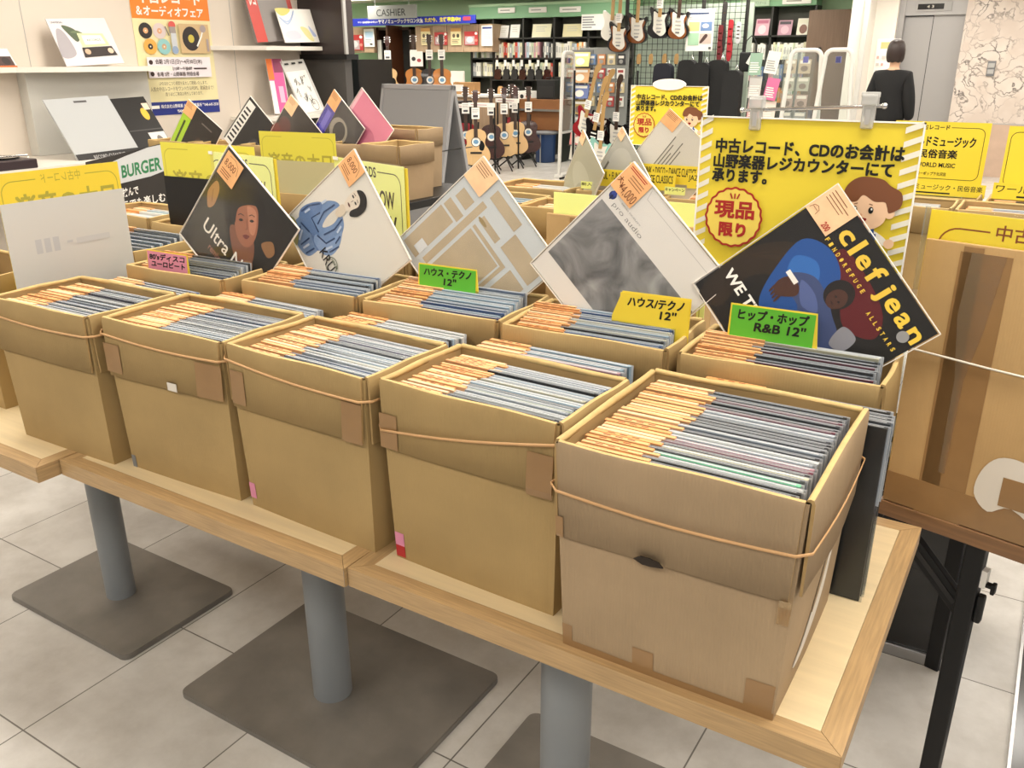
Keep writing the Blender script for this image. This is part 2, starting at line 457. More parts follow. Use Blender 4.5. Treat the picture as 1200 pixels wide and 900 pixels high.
# ------------------------------------------------------------------ ceiling lights
DIFF = mat('lamp_diffuser', '#fff4e2', 0.6, emit=3.0)
lamp_data = bpy.data.lights.new('ceiling_lamp', 'AREA'); lamp_data.shape = 'RECTANGLE'; lamp_data.size = 1.2; lamp_data.size_y = 0.5
lamp_data.energy = LAMP_WATTS; lamp_data.color = (1.0, 0.95, 0.875)
n = 0; proto = None
for yi, y in enumerate((-1.7, 0.4, 2.4, 4.6, 6.8, 8.9, 10.7, 12.2)):
    for x in (-11.4, -8.8, -6.3, -3.7, -1.6, 0.5, 2.3):
        if y < 4.5 and x < -5: continue
        if y > 9 and x > 1: continue
        if proto is None:
            proto = thing('ceiling_light', 'flush white ceiling light panel over the shop floor', 'ceiling light', (x, y, CEIL_Z), group='ceiling lights')
            b = MB(); b.box(-0.62, 0.62, -0.27, -0.25, -0.03, 0, WHITE); b.box(-0.62, 0.62, 0.25, 0.27, -0.03, 0, WHITE)
            b.box(-0.62, -0.60, -0.25, 0.25, -0.03, 0, WHITE); b.box(0.60, 0.62, -0.25, 0.25, -0.03, 0, WHITE); b.build('frame', proto)
            b = MB(); b.box(-0.6, 0.6, -0.25, 0.25, -0.012, -0.002, DIFF); b.build('diffuser', proto)
            l = bpy.data.objects.new('lamp', lamp_data); COL.objects.link(l); l.parent = proto; l.location = (0, 0, -0.02)
        else: copy_tree(proto, (x, y, CEIL_Z))
        n += 1

# ------------------------------------------------------------------ pedestal tables
TZ = 0.72
TOPW = mat('birch_table_top', '#decaa2', 0.42, noise=0.07, nscale=3, stretch=(1, 14, 8))
EDGEW = mat('oak_edge_band', '#b29368', 0.45, noise=0.16, nscale=6, stretch=(2, 40, 40))
EDGEV = mat('oak_edge_band_cross', '#b29368', 0.45, noise=0.16, nscale=6, stretch=(40, 2, 40))
PLATE = mat('iron_base_plate', '#79746d', 0.5, metal=0.1, noise=0.25, nscale=5, bump=0.05)
POLE = mat('grey_painted_pole', '#84888b', 0.4, noise=0.06, nscale=4)
def table(x0, y0, w, d, label, pole, plate, rz=0, worn=False):
    t = thing('pedestal_table', label, 'table', (x0, y0, 0), rz)
    e = 0.036; th = 0.036
    b = MB(); b.box(e, w-e, e, d-e, TZ-th, TZ, TOPW); b.build('table_top', t)
    def trap(p, m):
        bb = MB(); P = [(x, y, TZ-th-0.003) for x, y in p] + [(x, y, TZ) for x, y in p]
        bb.add(P, [(3,2,1,0),(4,5,6,7),(0,1,5,4),(1,2,6,5),(2,3,7,6),(3,0,4,7)], m); bb.build('edge_strip', t)
    g = 0.0006
    trap([(g,0),(w-g,0),(w-e,e-g),(e,e-g)], EDGEW); trap([(w,g),(w,d-g),(w-e+g,d-e),(w-e+g,e)], EDGEV)
    trap([(w-g,d),(g,d),(e,d-e+g),(w-e,d-e+g)], EDGEW); trap([(0,d-g),(0,g),(e-g,e),(e-g,d-e)], EDGEV)
    px, py, pr = pole
    b = MB(); b.lathe([(pr, 0.016), (pr, TZ-th-0.012)], POLE, 40, (px, py, 0)); b.build('pole', t)
    b = MB(); b.cbox(px-0.16, px+0.16, py-0.16, py+0.16, TZ-th-0.012, TZ-th, BLACKM, 0.002); b.build('mount_plate', t)
    a0, a1, b0, b1 = plate
    b = MB(); r = 0.025; pts = []
    for cx, cy, s in ((a1-r,b1-r,0),(a0+r,b1-r,90),(a0+r,b0+r,180),(a1-r,b0+r,270)):
        for k in range(6):
            q = math.radians(s+18*k); pts.append((cx+r*math.cos(q), cy+r*math.sin(q)))
    b.prism(pts, (0,0,0.0145), X1, Y1, 0.0135, PLATE)
    inner = [((x-(a0+a1)/2)*0.993+(a0+a1)/2, (y-(b0+b1)/2)*0.993+(b0+b1)/2) for x, y in pts]
    b.prism(inner, (0,0,0.017), X1, Y1, 0.0025, PLATE); b.build('base_plate', t)
    return t
table(-0.472, -0.012, 0.884, 0.718, 'pale wood pedestal table under the greyish corner box', (0.36, 0.20, 0.05), (0.08, 0.66, 0.02, 0.55))
table(-1.366, -0.020, 0.892, 0.718, 'pale wood pedestal table with its pole on a wide dark plate, second from the corner', (0.48, 0.34, 0.051), (0.128, 0.83, 0.12, 0.63))
table(-2.262, -0.075, 0.892, 0.718, 'pale wood pedestal table at the far end, above the scuffed square plate', (0.488, 0.38, 0.044), (0.19, 0.78, 0.185, 0.585))
# tables behind carry the next rows; dark tops
def plain_table(x0, x1, y0, y1, label, rz=0, name='display_table', top='#8a7256'):
    t = thing(name, label, 'table', ((x0+x1)/2, (y0+y1)/2, 0), rz); w, d = (x1-x0)/2, (y1-y0)/2
    tm = mat('table_laminate_'+top, top, 0.45, noise=0.1, nscale=3, stretch=(1, 12, 12))
    b = MB(); b.cbox(-w, w, -d, d, TZ-0.03, TZ, tm, 0.004); b.build('table_top', t)
    for sx in (-1, 1):
        for sy in (-1, 1):
            b = MB(); b.box(sx*(w-0.05)-0.02, sx*(w-0.05)+0.02, sy*(d-0.05)-0.02, sy*(d-0.05)+0.02, 0, TZ-0.03, BLACKM); b.build('leg', t)
    return t
plain_table(-2.75, -0.30, 0.86, 1.60, 'brown table carrying the record boxes behind the front tables')
plain_table(-2.75, -2.02, 1.62, 1.98, 'small brown table carrying the box with the beige sheet card')
plain_table(-1.95, -0.30, 1.70, 2.62, 'brown table carrying the record boxes before the guitars')
plain_table(-0.55, 1.0, 2.62, 4.2, 'brown table carrying the world music records')

# ------------------------------------------------------------------ cardboard boxes
CB = cardboard('cardboard_tan', '#a98f61')
CBG = cardboard('cardboard_greyish', '#a58e70')
CBIN = mat('cardboard_inside', '#a88b5c', 0.8, noise=0.08, nscale=10)
RIM = mat('cardboard_rim', '#c4a870', 0.8, noise=0.1, nscale=40)
TAPE = mat('brown_tape', '#96744c', 0.3, noise=0.06, nscale=20)
TAPEC = clear_plastic('clear_tape', '#f3e6cc', 0.9, 0.12)
RUB = mat('rubber_band', '#cfa270', 0.4)

def cardboard_box(label, loc, rz, w, d, h, group, body=CB, fl=0.125, inset=0.010, bulge=0.005, tapes=(), seed=0, flaps='frbl', stickers=(), name='cardboard_box', cat='cardboard box'):
    r = random.Random(seed)
    t = thing(name, label, cat, loc, rz, group)
    th = 0.005
    # sides: start corner, direction, outward normal, length
    sides = {'f': ((0,0), (1,0), (0,-1), w), 'r': ((w,0), (0,1), (1,0), d), 'b': ((w,d), (-1,0), (0,1), w), 'l': ((0,d), (0,-1), (-1,0), d)}
    def pt(s, u, z, off, bl=bulge):
        (cx, cy), (dx, dy), (nx, ny), L = sides[s]
        k = inset*(1-z/h)
        uu = k + u*(L-2*k)
        o = off - k + bl*math.sin(math.pi*u)*math.sin(math.pi*min(1, max(0, z/h)*0.9+0.1))
        return (cx + dx*uu + nx*o, cy + dy*uu + ny*o, z)
    b = MB(); NU, NZ = 10, 8
    b.box(inset, w-inset, inset, d-inset, 0.001, 0.006, body)
    for s in 'frbl':
        vs = []; fs = []
        for layer, off in ((0, 0.0), (1, -th)):
            for i in range(NZ+1):
                for j in range(NU+1):
                    uu = j/NU
                    vs.append(pt(s, uu, h*i/NZ, off))
        n1 = (NU+1)*(NZ+1)
        for i in range(NZ):
            for j in range(NU):
                a = i*(NU+1)+j; fs.append((a, a+1, a+NU+2, a+NU+1))
        b.add(vs, fs, body, True)
        b.add(vs, [tuple(n1+k for k in f[::-1]) for f in fs], CBIN, True)
        top = NZ*(NU+1); bot = 0
        b.add(vs, [(top+j, top+j+1, n1+top+j+1, n1+top+j) for j in range(NU)], RIM)
    b.build('body', t)
    flob = {}
    for s in flaps:
        L = sides[s][3]; g = 0.005
        fl_ = fl*(0.97+0.06*r.random()); flare = 0.001 + 0.003*r.random()
        prof = [(-0.006, h-0.004), (-0.0055, h+0.002), (-0.002, h+0.0045), (0.003, h+0.0035), (0.0055, h-0.002), (0.0065, h-0.02), (0.0065+flare, h-fl_),
                (0.0025+flare, h-fl_), (0.0015, h-0.02), (0.0005, h-0.001), (-0.002, h+0.0005), (-0.004, h-0.004)]
        b = MB(); NU2 = 14; vs = []; fs = []; k = len(prof)
        ph = r.random()*6
        for j in range(NU2+1):
            u = g/L + (1-2*g/L)*j/NU2
            for q, (o, z) in enumerate(prof):
                wob = 0.0012*math.sin(ph + u*7 + z*20)
                zz = z + (0.002*math.sin(ph+u*5) if q in (6, 7) else 0.0012*math.sin(ph*2+u*9) if q in (1,2,3,10) else 0)
                vs.append(pt(s, u, min(zz, h) if False else zz, o + wob))
        for j in range(NU2):
            for q in range(k):
                fs.append((j*k+q, (j+1)*k+q, (j+1)*k+(q+1) % k, j*k+(q+1) % k))
        nn = len(fs)
        b.add(vs, [f for i, f in enumerate(fs) if i % k not in (0, 1, 2, 10, 11)], body, True)
        b.add(vs, [f for i, f in enumerate(fs) if i % k in (0, 1, 2, 10, 11)], RIM, True)
        b.add(vs, [tuple(range(k)), tuple(range(NU2*k, NU2*k+k))[::-1]], DARK if False else CBIN)
        flob[s] = b.build('flap', t)
        for (ts, u0, u1, z0, z1, tm) in tapes:
            if ts != s: continue
            b = MB(); vs = []; nz = 6; nu = 4
            for lay in (0, 0.0006):
                for i in range(nz+1):
                    z = z0 + (z1-z0)*i/nz
                    f = (h-z)/fl_
                    fo = 0.0065 + flare*min(1, f) if z >= h-fl_ else 0.0065+flare - 0.004*min(1, (h-fl_-z)/0.01)
                    for j in range(nu+1):
                        u = u0+(u1-u0)*j/nu
                        vs.append(pt(s, u, z, fo + 0.0014 + lay + 0.0012*math.sin(ph+u*7+z*20)))
            m1 = (nu+1)*(nz+1)
            fs = [(i*(nu+1)+j, i*(nu+1)+j+1, (i+1)*(nu+1)+j+1, (i+1)*(nu+1)+j) for i in range(nz) for j in range(nu)]
            b.add(vs, [tuple(q for q in f[::-1]) for f in fs] + [tuple(m1+q for q in f) for f in fs], tm)
            b.build('packing_tape', flob[s])
    for nm, ts, u0, u1, z0, z1, tm in stickers:
        b = MB(); vs = []
        for lay in (0.0004, 0.001):
            for i in range(5):
                for j in range(5): vs.append(pt(ts, u0+(u1-u0)*j/4, z0+(z1-z0)*i/4, lay))
        fs = [(i*5+j, i*5+j+1, i*5+j+6, i*5+j+5) for i in range(4) for j in range(4)]
        b.add(vs, [tuple(25+q for q in f) for f in fs] + [f[::-1] for f in fs], tm); b.build(nm, t)
    t['dims'] = 0; del t['dims']
    return t, pt

def rubber(label, loc, rz, w, d, pt, z4, out=0.0135, r=0.0016):
    """band around the folded flaps; z4 = heights at front-left, front-right, back-right, back-left corners"""
    t = thing('rubber_band', label, 'rubber band', loc, rz, 'rubber bands around the boxes')
    path = []
    seq = [('f', z4[0], z4[1]), ('r', z4[1], z4[2]), ('b', z4[2], z4[3]), ('l', z4[3], z4[0])]
    for s, za, zb in seq:
        for u in (0.012, 0.1, 0.25, 0.4, 0.55, 0.7, 0.85, 0.95, 0.988):
            sag = -0.006*math.sin(math.pi*u)
            path.append(pt(s, u, za+(zb-za)*u+sag, out))
    b = MB(); b.tube(path, r*1.7, RUB, 6, closed=True, flat=0.4)
    o = b.build('rubber_band'); bpy.data.objects.remove(t)
    o.location = loc; o.rotation_euler = (0, 0, rz)
    return tag(o, label, 'rubber band', 'rubber bands around the boxes')

# ------------------------------------------------------------------ records
SLEEVES = {'white': '#dcdad3', 'pale grey': '#c2c6c9', 'grey': '#9a9fa4', 'slate blue': '#7f8da3', 'blue': '#3f5f92', 'pale blue': '#a4bccb', 'charcoal': '#3c3d40',
           'black': '#151516', 'pink': '#b98a92', 'purple': '#57476a', 'mint green': '#7fd0a0', 'cream': '#d9cfae', 'brown': '#6d5240', 'green': '#7d9a5a', 'maroon': '#6a2436'}
FILM = clear_plastic('record_film', '#eef1f4', 0.985, 0.12, 0.8)
EDGE = mat('sleeve_edge_shine', '#c9cdd2', 0.2, coat=0.5)  # pale plane behind each sleeve, plastic shine put into its colour
TAGM = [ORANGE, ORANGE2, mat('orange_tag_deep', '#dc9c60', 0.55, noise=0.08, nscale=30)]
_rec = {}
TH = (0.0062, 0.0082, 0.0104)
PALE = mat('inner_sleeve_pale', '#d6d8d8', 0.35, coat=0.4)
def rec_mesh(col, ti):
    k = (col, ti)
    if k not in _rec:
        th = TH[ti]
        m = mat('sleeve_' + col.replace(' ', '_'), SLEEVES[col], 0.3, coat=0.4)
        b = MB(); b.box(-0.160, 0.161, -th/2, th/2, 0, 0.322, m)
        k2 = th*(0.06 if col in ('black', 'charcoal', 'maroon') else 0.2); b.box(-0.150, 0.155, -k2, k2, 0.322, 0.3228, PALE)
        b.box(-0.1615, 0.1655, -th/2-0.0009, -th/2-0.0004, 0, 0.3245, FILM)
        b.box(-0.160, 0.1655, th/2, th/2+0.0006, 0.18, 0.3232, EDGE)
        _rec[k] = b.mesh('record_sleeve')
    return _rec[k]
_tagm = {}
def tag_mesh(ti, k):
    if (ti, k) not in _tagm:
        th = TH[ti] + 0.0012
        x1 = -0.065 + 0.007*k
        b = MB(); b.box(-0.1615, x1, -th/2, th/2, 0.265, 0.3252, TAGM[k % 3])
        r = random.Random(k)
        if k % 2 == 0:
            for q in range(3): b.box(-0.15+q*0.022, -0.15+q*0.022+0.014, -th/2-0.0003, -th/2, 0.30, 0.320, INK); b.box(-0.14+q*0.02, -0.14+q*0.02+0.012, -th*0.1, th*0.2, 0.3251, 0.3254, INK)
        _tagm[(ti, k)] = b.mesh('price_tag')
    return _tagm[(ti, k)]
NREC = 0
def put_record(M, col, ti, label, group, k=None, tagless=False):
    global NREC; NREC += 1
    o = bpy.data.objects.new('vinyl_record', rec_mesh(col, ti)); COL.objects.link(o); o.matrix_world = M
    tag(o, label, 'record', group)
    if not tagless:
        p = bpy.data.objects.new('price_tag', tag_mesh(ti, rnd.randrange(4) if k is None else k)); COL.objects.link(p); p.parent = o
        p['label'] = 'orange paper price tag'
    return o
LIGHTMIX = ['white', 'pale grey', 'grey', 'slate blue', 'pale blue', 'white', 'pale grey', 'charcoal', 'pale grey', 'blue', 'cream', 'pale blue', 'grey', 'white', 'purple', 'black']
DARKMIX = ['black', 'charcoal', 'black', 'grey', 'charcoal', 'white', 'black', 'charcoal', 'pale grey', 'black', 'maroon', 'charcoal', 'cream']
def fill(base, rz, cx, y0, y1, n, zb, phrase, group, mix=LIGHTMIX, special=(), lean=-3.0, seed=1, jx=0.004, verb='in', rise=0.0):
    """n records from y0 to y1 in the frame of a box at base, turned rz"""
    r = random.Random(seed); T0 = Matrix.Translation(base) @ Matrix.Rotation(rz, 4, 'Z')
    sp = dict(special)
    for i in range(n):
        y = y0 + (y1-y0)*(i+0.5)/n
        pitch = (y1-y0)/n
        col = sp.get(i, mix[r.randrange(len(mix))]); ti = 2 if pitch > 0.0122 else 1 if pitch > 0.0095 else 0
        if ti and r.random() < 0.3: ti -= 1
        dz = r.uniform(-0.004, 0.004)
        M = T0 @ Matrix.Translation((cx + r.uniform(-jx, jx), y, zb + 0.001)) @ Matrix.Rotation(math.radians(lean + r.uniform(-0.4, 0.4)), 4, 'X') @ Matrix.Translation((0, 0, max(0, dz) + rise*i/n))
        put_record(M, col, ti, f'{col}-edged record with orange price tag {verb} {phrase}', group, k=r.randrange(4))

H = 0.357
ROW1 = [  # x, y, rz, w, d, h
    ('r15', -0.038, -0.007, 0.008, 0.364, 0.367, 0.357), ('r14', -0.429, 0.059, -0.026, 0.365, 0.239, H), ('r13', -0.817, 0.057, -0.031, 0.365, 0.239, H),
    ('r12', -1.196, 0.042, 0.036, 0.365, 0.239, H), ('r11', -1.585, 0.013, 0.025, 0.365, 0.239, H), ('r10', -2.14, 0.08, 0.0, 0.365, 0.239, H)]
ROW2 = [('r25', -0.036, 0.470, 0.02, 0.365, 0.218, H), ('r24', -0.426, 0.453, 0.044, 0.365, 0.239, H), ('r23', -0.808, 0.450, 0.043, 0.365, 0.239, H),
        ('r22', -1.196, 0.434, 0.058, 0.365, 0.239, H), ('r21', -1.601, 0.391, 0.044, 0.365, 0.239, H), ('r20', -2.09, 0.49, 0.02, 0.365, 0.239, H)]
LAB = {
 'r15': 'greyish-brown open box of records at the table corner, with a white scuff on its side',
 'r14': 'open box of records with a level rubber band, beside the greyish corner box',
 'r13': 'open box of records with a pink sticker low on its edge, over the table joint',
 'r12': 'open box of records whose flap shows a torn white scrap of tape',
 'r11': 'open box of records standing before the white-backed sign card',
 'r10': 'open box of records beyond the white-backed sign card',
 'r25': 'open box of records under the black album with yellow letters',
 'r24': 'open box of records under the grey cloudy album',
 'r23': 'open box of records under the beige maze album',
 'r22': 'open box of records under the white album with a blue-jacketed figure',
 'r21': 'open box of records under the dark album of a reclining face',
 'r20': 'open box of records behind the white-backed sign card'}
PHR = {'r15': 'the greyish corner box', 'r14': 'the box beside the greyish corner box', 'r13': 'the box with a pink sticker', 'r12': 'the box with a torn white scrap',
       'r11': 'the box before the white-backed card', 'r10': 'the box beyond the white-backed card', 'r25': 'the box under the yellow-lettered album', 'r24': 'the box under the grey cloudy album', 'r23': 'the box under the beige maze album',
       'r22': 'the box under the blue-jacketed figure album', 'r21': 'the box under the reclining face album', 'r20': 'the box behind the white-backed card'}
PINKS = mat('pink_sticker', '#d98bab', 0.5); REDS = mat('red_sticker', '#b3262b', 0.5); SCUFF = mat('white_scuff', '#ddd6ca', 0.8)
SPEC = {
 'r15': dict(body=CBG, fl=0.145, inset=0.013, bulge=0.006, tapes=[('f', 0.0, 0.035, 0.205, 0.24, TAPE), ('f', 0.955, 1.0, 0.17, 0.21, TAPEC)],
             stickers=[('packing_tape','f', 0.0, 1.0, 0.0, 0.012, TAPE), ('packing_tape','f', 0.36, 0.46, 0.012, 0.045, TAPE), ('packing_tape','f', 0.87, 0.99, 0.012, 0.06, TAPE), ('packing_tape','f', 0.0, 0.05, 0.012, 0.04, TAPE)]),
 'r14': dict(tapes=[('f', 0.0, 0.11, 0.235, 0.30, TAPE), ('f', 0.86, 0.99, 0.228, 0.305, TAPE)], stickers=[('price_sticker','f', 0.003, 0.065, 0.028, 0.055, PINKS), ('price_sticker','f', 0.003, 0.065, 0.004, 0.028, REDS)]),
 'r13': dict(tapes=[('f', 0.02, 0.13, 0.24, 0.31, TAPE), ('f', 0.86, 0.99, 0.232, 0.31, TAPE)], stickers=[('price_sticker','f', 0.0, 0.05, 0.02, 0.055, PINKS)]),
 'r12': dict(tapes=[('f', 0.0, 0.14, 0.24, 0.305, TAPE), ('f', 0.80, 1.0, 0.235, 0.31, TAPE), ('f', 0.55, 0.63, 0.232, 0.25, SCUFF)], stickers=[('packing_tape','f', 0.0, 0.04, 0.0, 0.03, MIDG)]),
 'r11': dict(tapes=[])}
BOXES = {}
for k, x, y, rz, bw, bd, bh in ROW1 + ROW2:
    o, pt = cardboard_box(LAB[k], (x, y, TZ), rz, bw, bd, bh, 'open record boxes on the front tables', seed=int(k[1:]), **SPEC.get(k, {}))
    BOXES[k] = (o, pt)
    if k == 'r15':
        b = MB(); vs = []; pts = smooth2([(0.18,0.02),(0.30,0.06),(0.42,0.14),(0.56,0.22),(0.66,0.225),(0.60,0.16),(0.56,0.10),(0.46,0.05),(0.30,0.015)], 4)
        for lay in (0.0012, 0.0004): vs += [pt('r', 0.02+u*1.02, 0.03+z*0.85, lay + (0.0)) for u, z in pts]
        q = len(pts); b.add(vs, [tuple(range(q)), tuple(range(2*q-1, q-1, -1))], SCUFF); s = b.build('white_scuff', o); s['label'] = 'white scuff where a label was torn off'
        b = MB(); pts = [(0.37,0.212),(0.40,0.219),(0.44,0.2195),(0.48,0.217),(0.50,0.21),(0.45,0.207),(0.41,0.2065)]
        vs = [pt('f', u, z, 0.014) for u, z in pts] + [pt('f', u, z, 0.0115) for u, z in pts]
        b.add(vs, [tuple(range(7))[::-1], tuple(range(7, 14))] + [(i, (i+1) % 7, 7+(i+1) % 7, 7+i) for i in range(7)], mat('torn_dark', '#2b2118', 0.9)); s = b.build('torn_hole', o); s['label'] = 'dark tear at the flap edge'
for k, z4, lab in (('r15', (0.285, 0.285, 0.275, 0.29), 'tan rubber band stretched around the greyish corner box'),
                   ('r14', (0.268, 0.328, 0.32, 0.28), 'tan rubber band slanting across the box beside the greyish corner box'),
                   ('r13', (0.333, 0.318, 0.325, 0.335), 'tan rubber band around the box with a pink sticker'),
                   ('r12', (0.328, 0.322, 0.33, 0.335), 'tan rubber band around the box with a torn white scrap'),
                   ('r11', (0.322, 0.318, 0.325, 0.33), 'tan rubber band around the box before the white-backed card')):
    row = [q for q in ROW1 if q[0] == k][0]
    rubber(lab, (row[1], row[2], TZ), row[3], row[4], row[5], BOXES[k][1], z4)
# records in the boxes
rows = {q[0]: q for q in ROW1 + ROW2}
for k, n, mix, sp, yf in (('r15', 27, DARKMIX, {0: 'charcoal', 1: 'black', 2: 'white', 3: 'mint green', 4: 'charcoal', 6: 'black', 8: 'pink', 9: 'grey'}, 0.0),
                      ('r14', 20, LIGHTMIX, {0: 'black', 1: 'black', 5: 'green', 14: 'black'}, 0.0), ('r13', 20, LIGHTMIX, {12: 'black', 7: 'pale blue'}, 0.0), ('r12', 19, LIGHTMIX, {13: 'blue', 18: 'black'}, 0.0),
                      ('r11', 19, LIGHTMIX, {12: 'black', 14: 'purple'}, 0.0),
                      ('r25', 10, DARKMIX, {5: 'maroon', 8: 'cream', 9: 'white'}, 0.0), ('r24', 14, LIGHTMIX, {3: 'black', 5: 'black', 2: 'white'}, 0.0), ('r23', 14, LIGHTMIX, {}, 0.0), ('r22', 13, LIGHTMIX, {9: 'black', 3: 'slate blue'}, 0.0),
                      ('r21', 11, LIGHTMIX, {10: 'black'}, 0.0), ('r20', 7, LIGHTMIX, {}, 0.0)):
    _, x, y, rz, bw, bd, bh = rows[k]
    y1 = bd-0.034 if k[1] == '1' else {'r25': 0.098, 'r24': 0.112, 'r23': 0.150, 'r22': 0.110, 'r21': 0.100, 'r20': 0.19}[k]
    fill((x, y, TZ+(0.021 if k[1] == '1' else 0.026)), rz, bw/2-0.003, 0.011, y1, n, 0.0, PHR[k], 'records in ' + PHR[k], mix, sp.items(), seed=int(k[1:])*3, verb='in', rise=0.0 if k[1] == '1' else 0.03)
# records standing on the tables between the two rows
SH = {'r15': 'the greyish corner box', 'r14': 'the level-banded box', 'r13': 'the pink-stickered box', 'r12': 'the white-scrap box', 'r11': 'the white-backed card'}
GAPS = [('r15', 0.193, 0.372, 0.452, 6, DARKMIX, {0: 'black', 1: 'charcoal', 4: 'charcoal', 5: 'black'}), ('r14', -0.285, 0.318, 0.437, 9, LIGHTMIX, {4: 'pink'}), ('r13', -0.672, 0.318, 0.435, 9, LIGHTMIX, {}), ('r12', -1.075, 0.31, 0.42, 8, LIGHTMIX, {}), ('r11', -1.46, 0.275, 0.375, 7, LIGHTMIX, {})]
for k, cx, y0, y1, n, mix, sp in GAPS:
    fill((0, 0, TZ), 0.0, cx, y0, y1, n, 0.0, 'table behind ' + SH[k], 'loose records behind ' + PHR[k], mix, sp.items(), seed=int(k[1:])*5, lean=-1.5, jx=0.006, verb='on the')

# ------------------------------------------------------------------ albums standing on a corner in the boxes
def album(label, apex, rot, yaw, lean, side, draw, base=None, th=0.004, tagm=None, group='albums standing on a corner', tagbox=(0.005, 0.21, 0.79, 0.995), foil=True, tagdraw=None, name='record_album'):
    rot, yaw, lean = math.radians(rot), math.radians(yaw), math.radians(lean)
    U = Vector((math.cos(yaw), math.sin(yaw), 0)); N = Vector((-math.sin(yaw), math.cos(yaw), 0))
    V = Z1*math.cos(lean) + N*math.sin(lean)
    u = U*math.cos(rot) - V*math.sin(rot); v = U*math.sin(rot) + V*math.cos(rot); n = u.cross(v)
    O = Vector(apex) - v*side
    M = Matrix((u, v, n)).transposed().to_4x4(); M.translation = O
    b = MB(); e = 0.004
    b.box(e, side-e, e, side-e, -th, -0.0004, base or PAPER)
    cv = CV(b, (e, e, -0.0004), X1, Y1, side-2*e, side-2*e, 0.00006)
    draw(cv)
    o = b.build(name); o.matrix_world = M; tag(o, label, 'record album', group)
    if foil:
        b = MB(); b.box(0, side, 0, side, 0.0012, 0.0016, FOIL); b.box(0, side, 0, side, -th-0.0008, -th-0.0004, FOIL)
        for q in (0, side-0.0015): b.box(q, q+0.0015, 0, side, -th-0.0006, 0.0014, WHITE); b.box(0, side, q, q+0.0015, -th-0.0006, 0.0014, WHITE)
        f = b.build('plastic_sleeve', o); f['label'] = 'clear plastic outer sleeve'
    if tagm:
        a0, a1, c0, c1 = tagbox
        b = MB(); b.box(a0*side, a1*side, c0*side, c1*side, 0.0018, 0.0024, tagm)
        cv = CV(b, (a0*side, c0*side, 0.0024), X1, Y1, (a1-a0)*side, (c1-c0)*side, 0.0001)
        if tagdraw: tagdraw(cv)
        else:
            cv.lines(0.08, 0.55, 0.8, 0.92, 4, INK, 0.25)
        f = b.build('price_tag', o); f['label'] = 'orange paper price tag'
    return o
FOIL = clear_plastic('clear_foil', '#ffffff', 0.997, 0.12, 0.14)
def big_price(cv):
    cv.line([(0.2, 0.9), (0.55, 0.93), (0.8, 0.8), (0.9, 0.5)], 0.0012, INK)
    cv.text('8,000', 0.12, 0.45, 0.75, 0.75, INK, 0.0); cv.lines(0.12, 0.1, 0.8, 0.38, 3, INK, 0.3)
def price_b(cv):
    cv.lines(0.08, 0.82, 0.95, 0.95, 2, RED, 0.45); cv.lines(0.3, 0.5, 0.9, 0.78, 3, INK, 0.2)
    cv.text('大', 0.04, 0.28, 0.22, 0.5, INK, 0.02); cv.text('￥', 0.22, 0.18, 0.36, 0.38, INK, 0.02); cv.text('4,000', 0.36, 0.05, 0.95, 0.4, INK, -0.01)
def price_c(cv):
    cv.lines(0.1, 0.55, 0.9, 0.92, 4, INK, 0.2); cv.text('200', 0.66, 0.06, 0.9, 0.24, RED, 0.02)
    cv.line([(0.06,0.1),(0.1,0.25),(0.2,0.3),(0.3,0.25),(0.33,0.1)], 0.001, INK); cv.line([(0.1,0.2),(0.28,0.2)], 0.001, INK)
SKIN1 = mat('cover_skin', '#8a5a45', 0.5); SKIN2 = mat('cover_skin_dark', '#4a2b20', 0.5); HAIRC = mat('cover_hair', '#17110f', 0.5)
COLS = {}
def cm(h): return COLS.setdefault(h, mat('print_' + h[1:], h, 0.45))

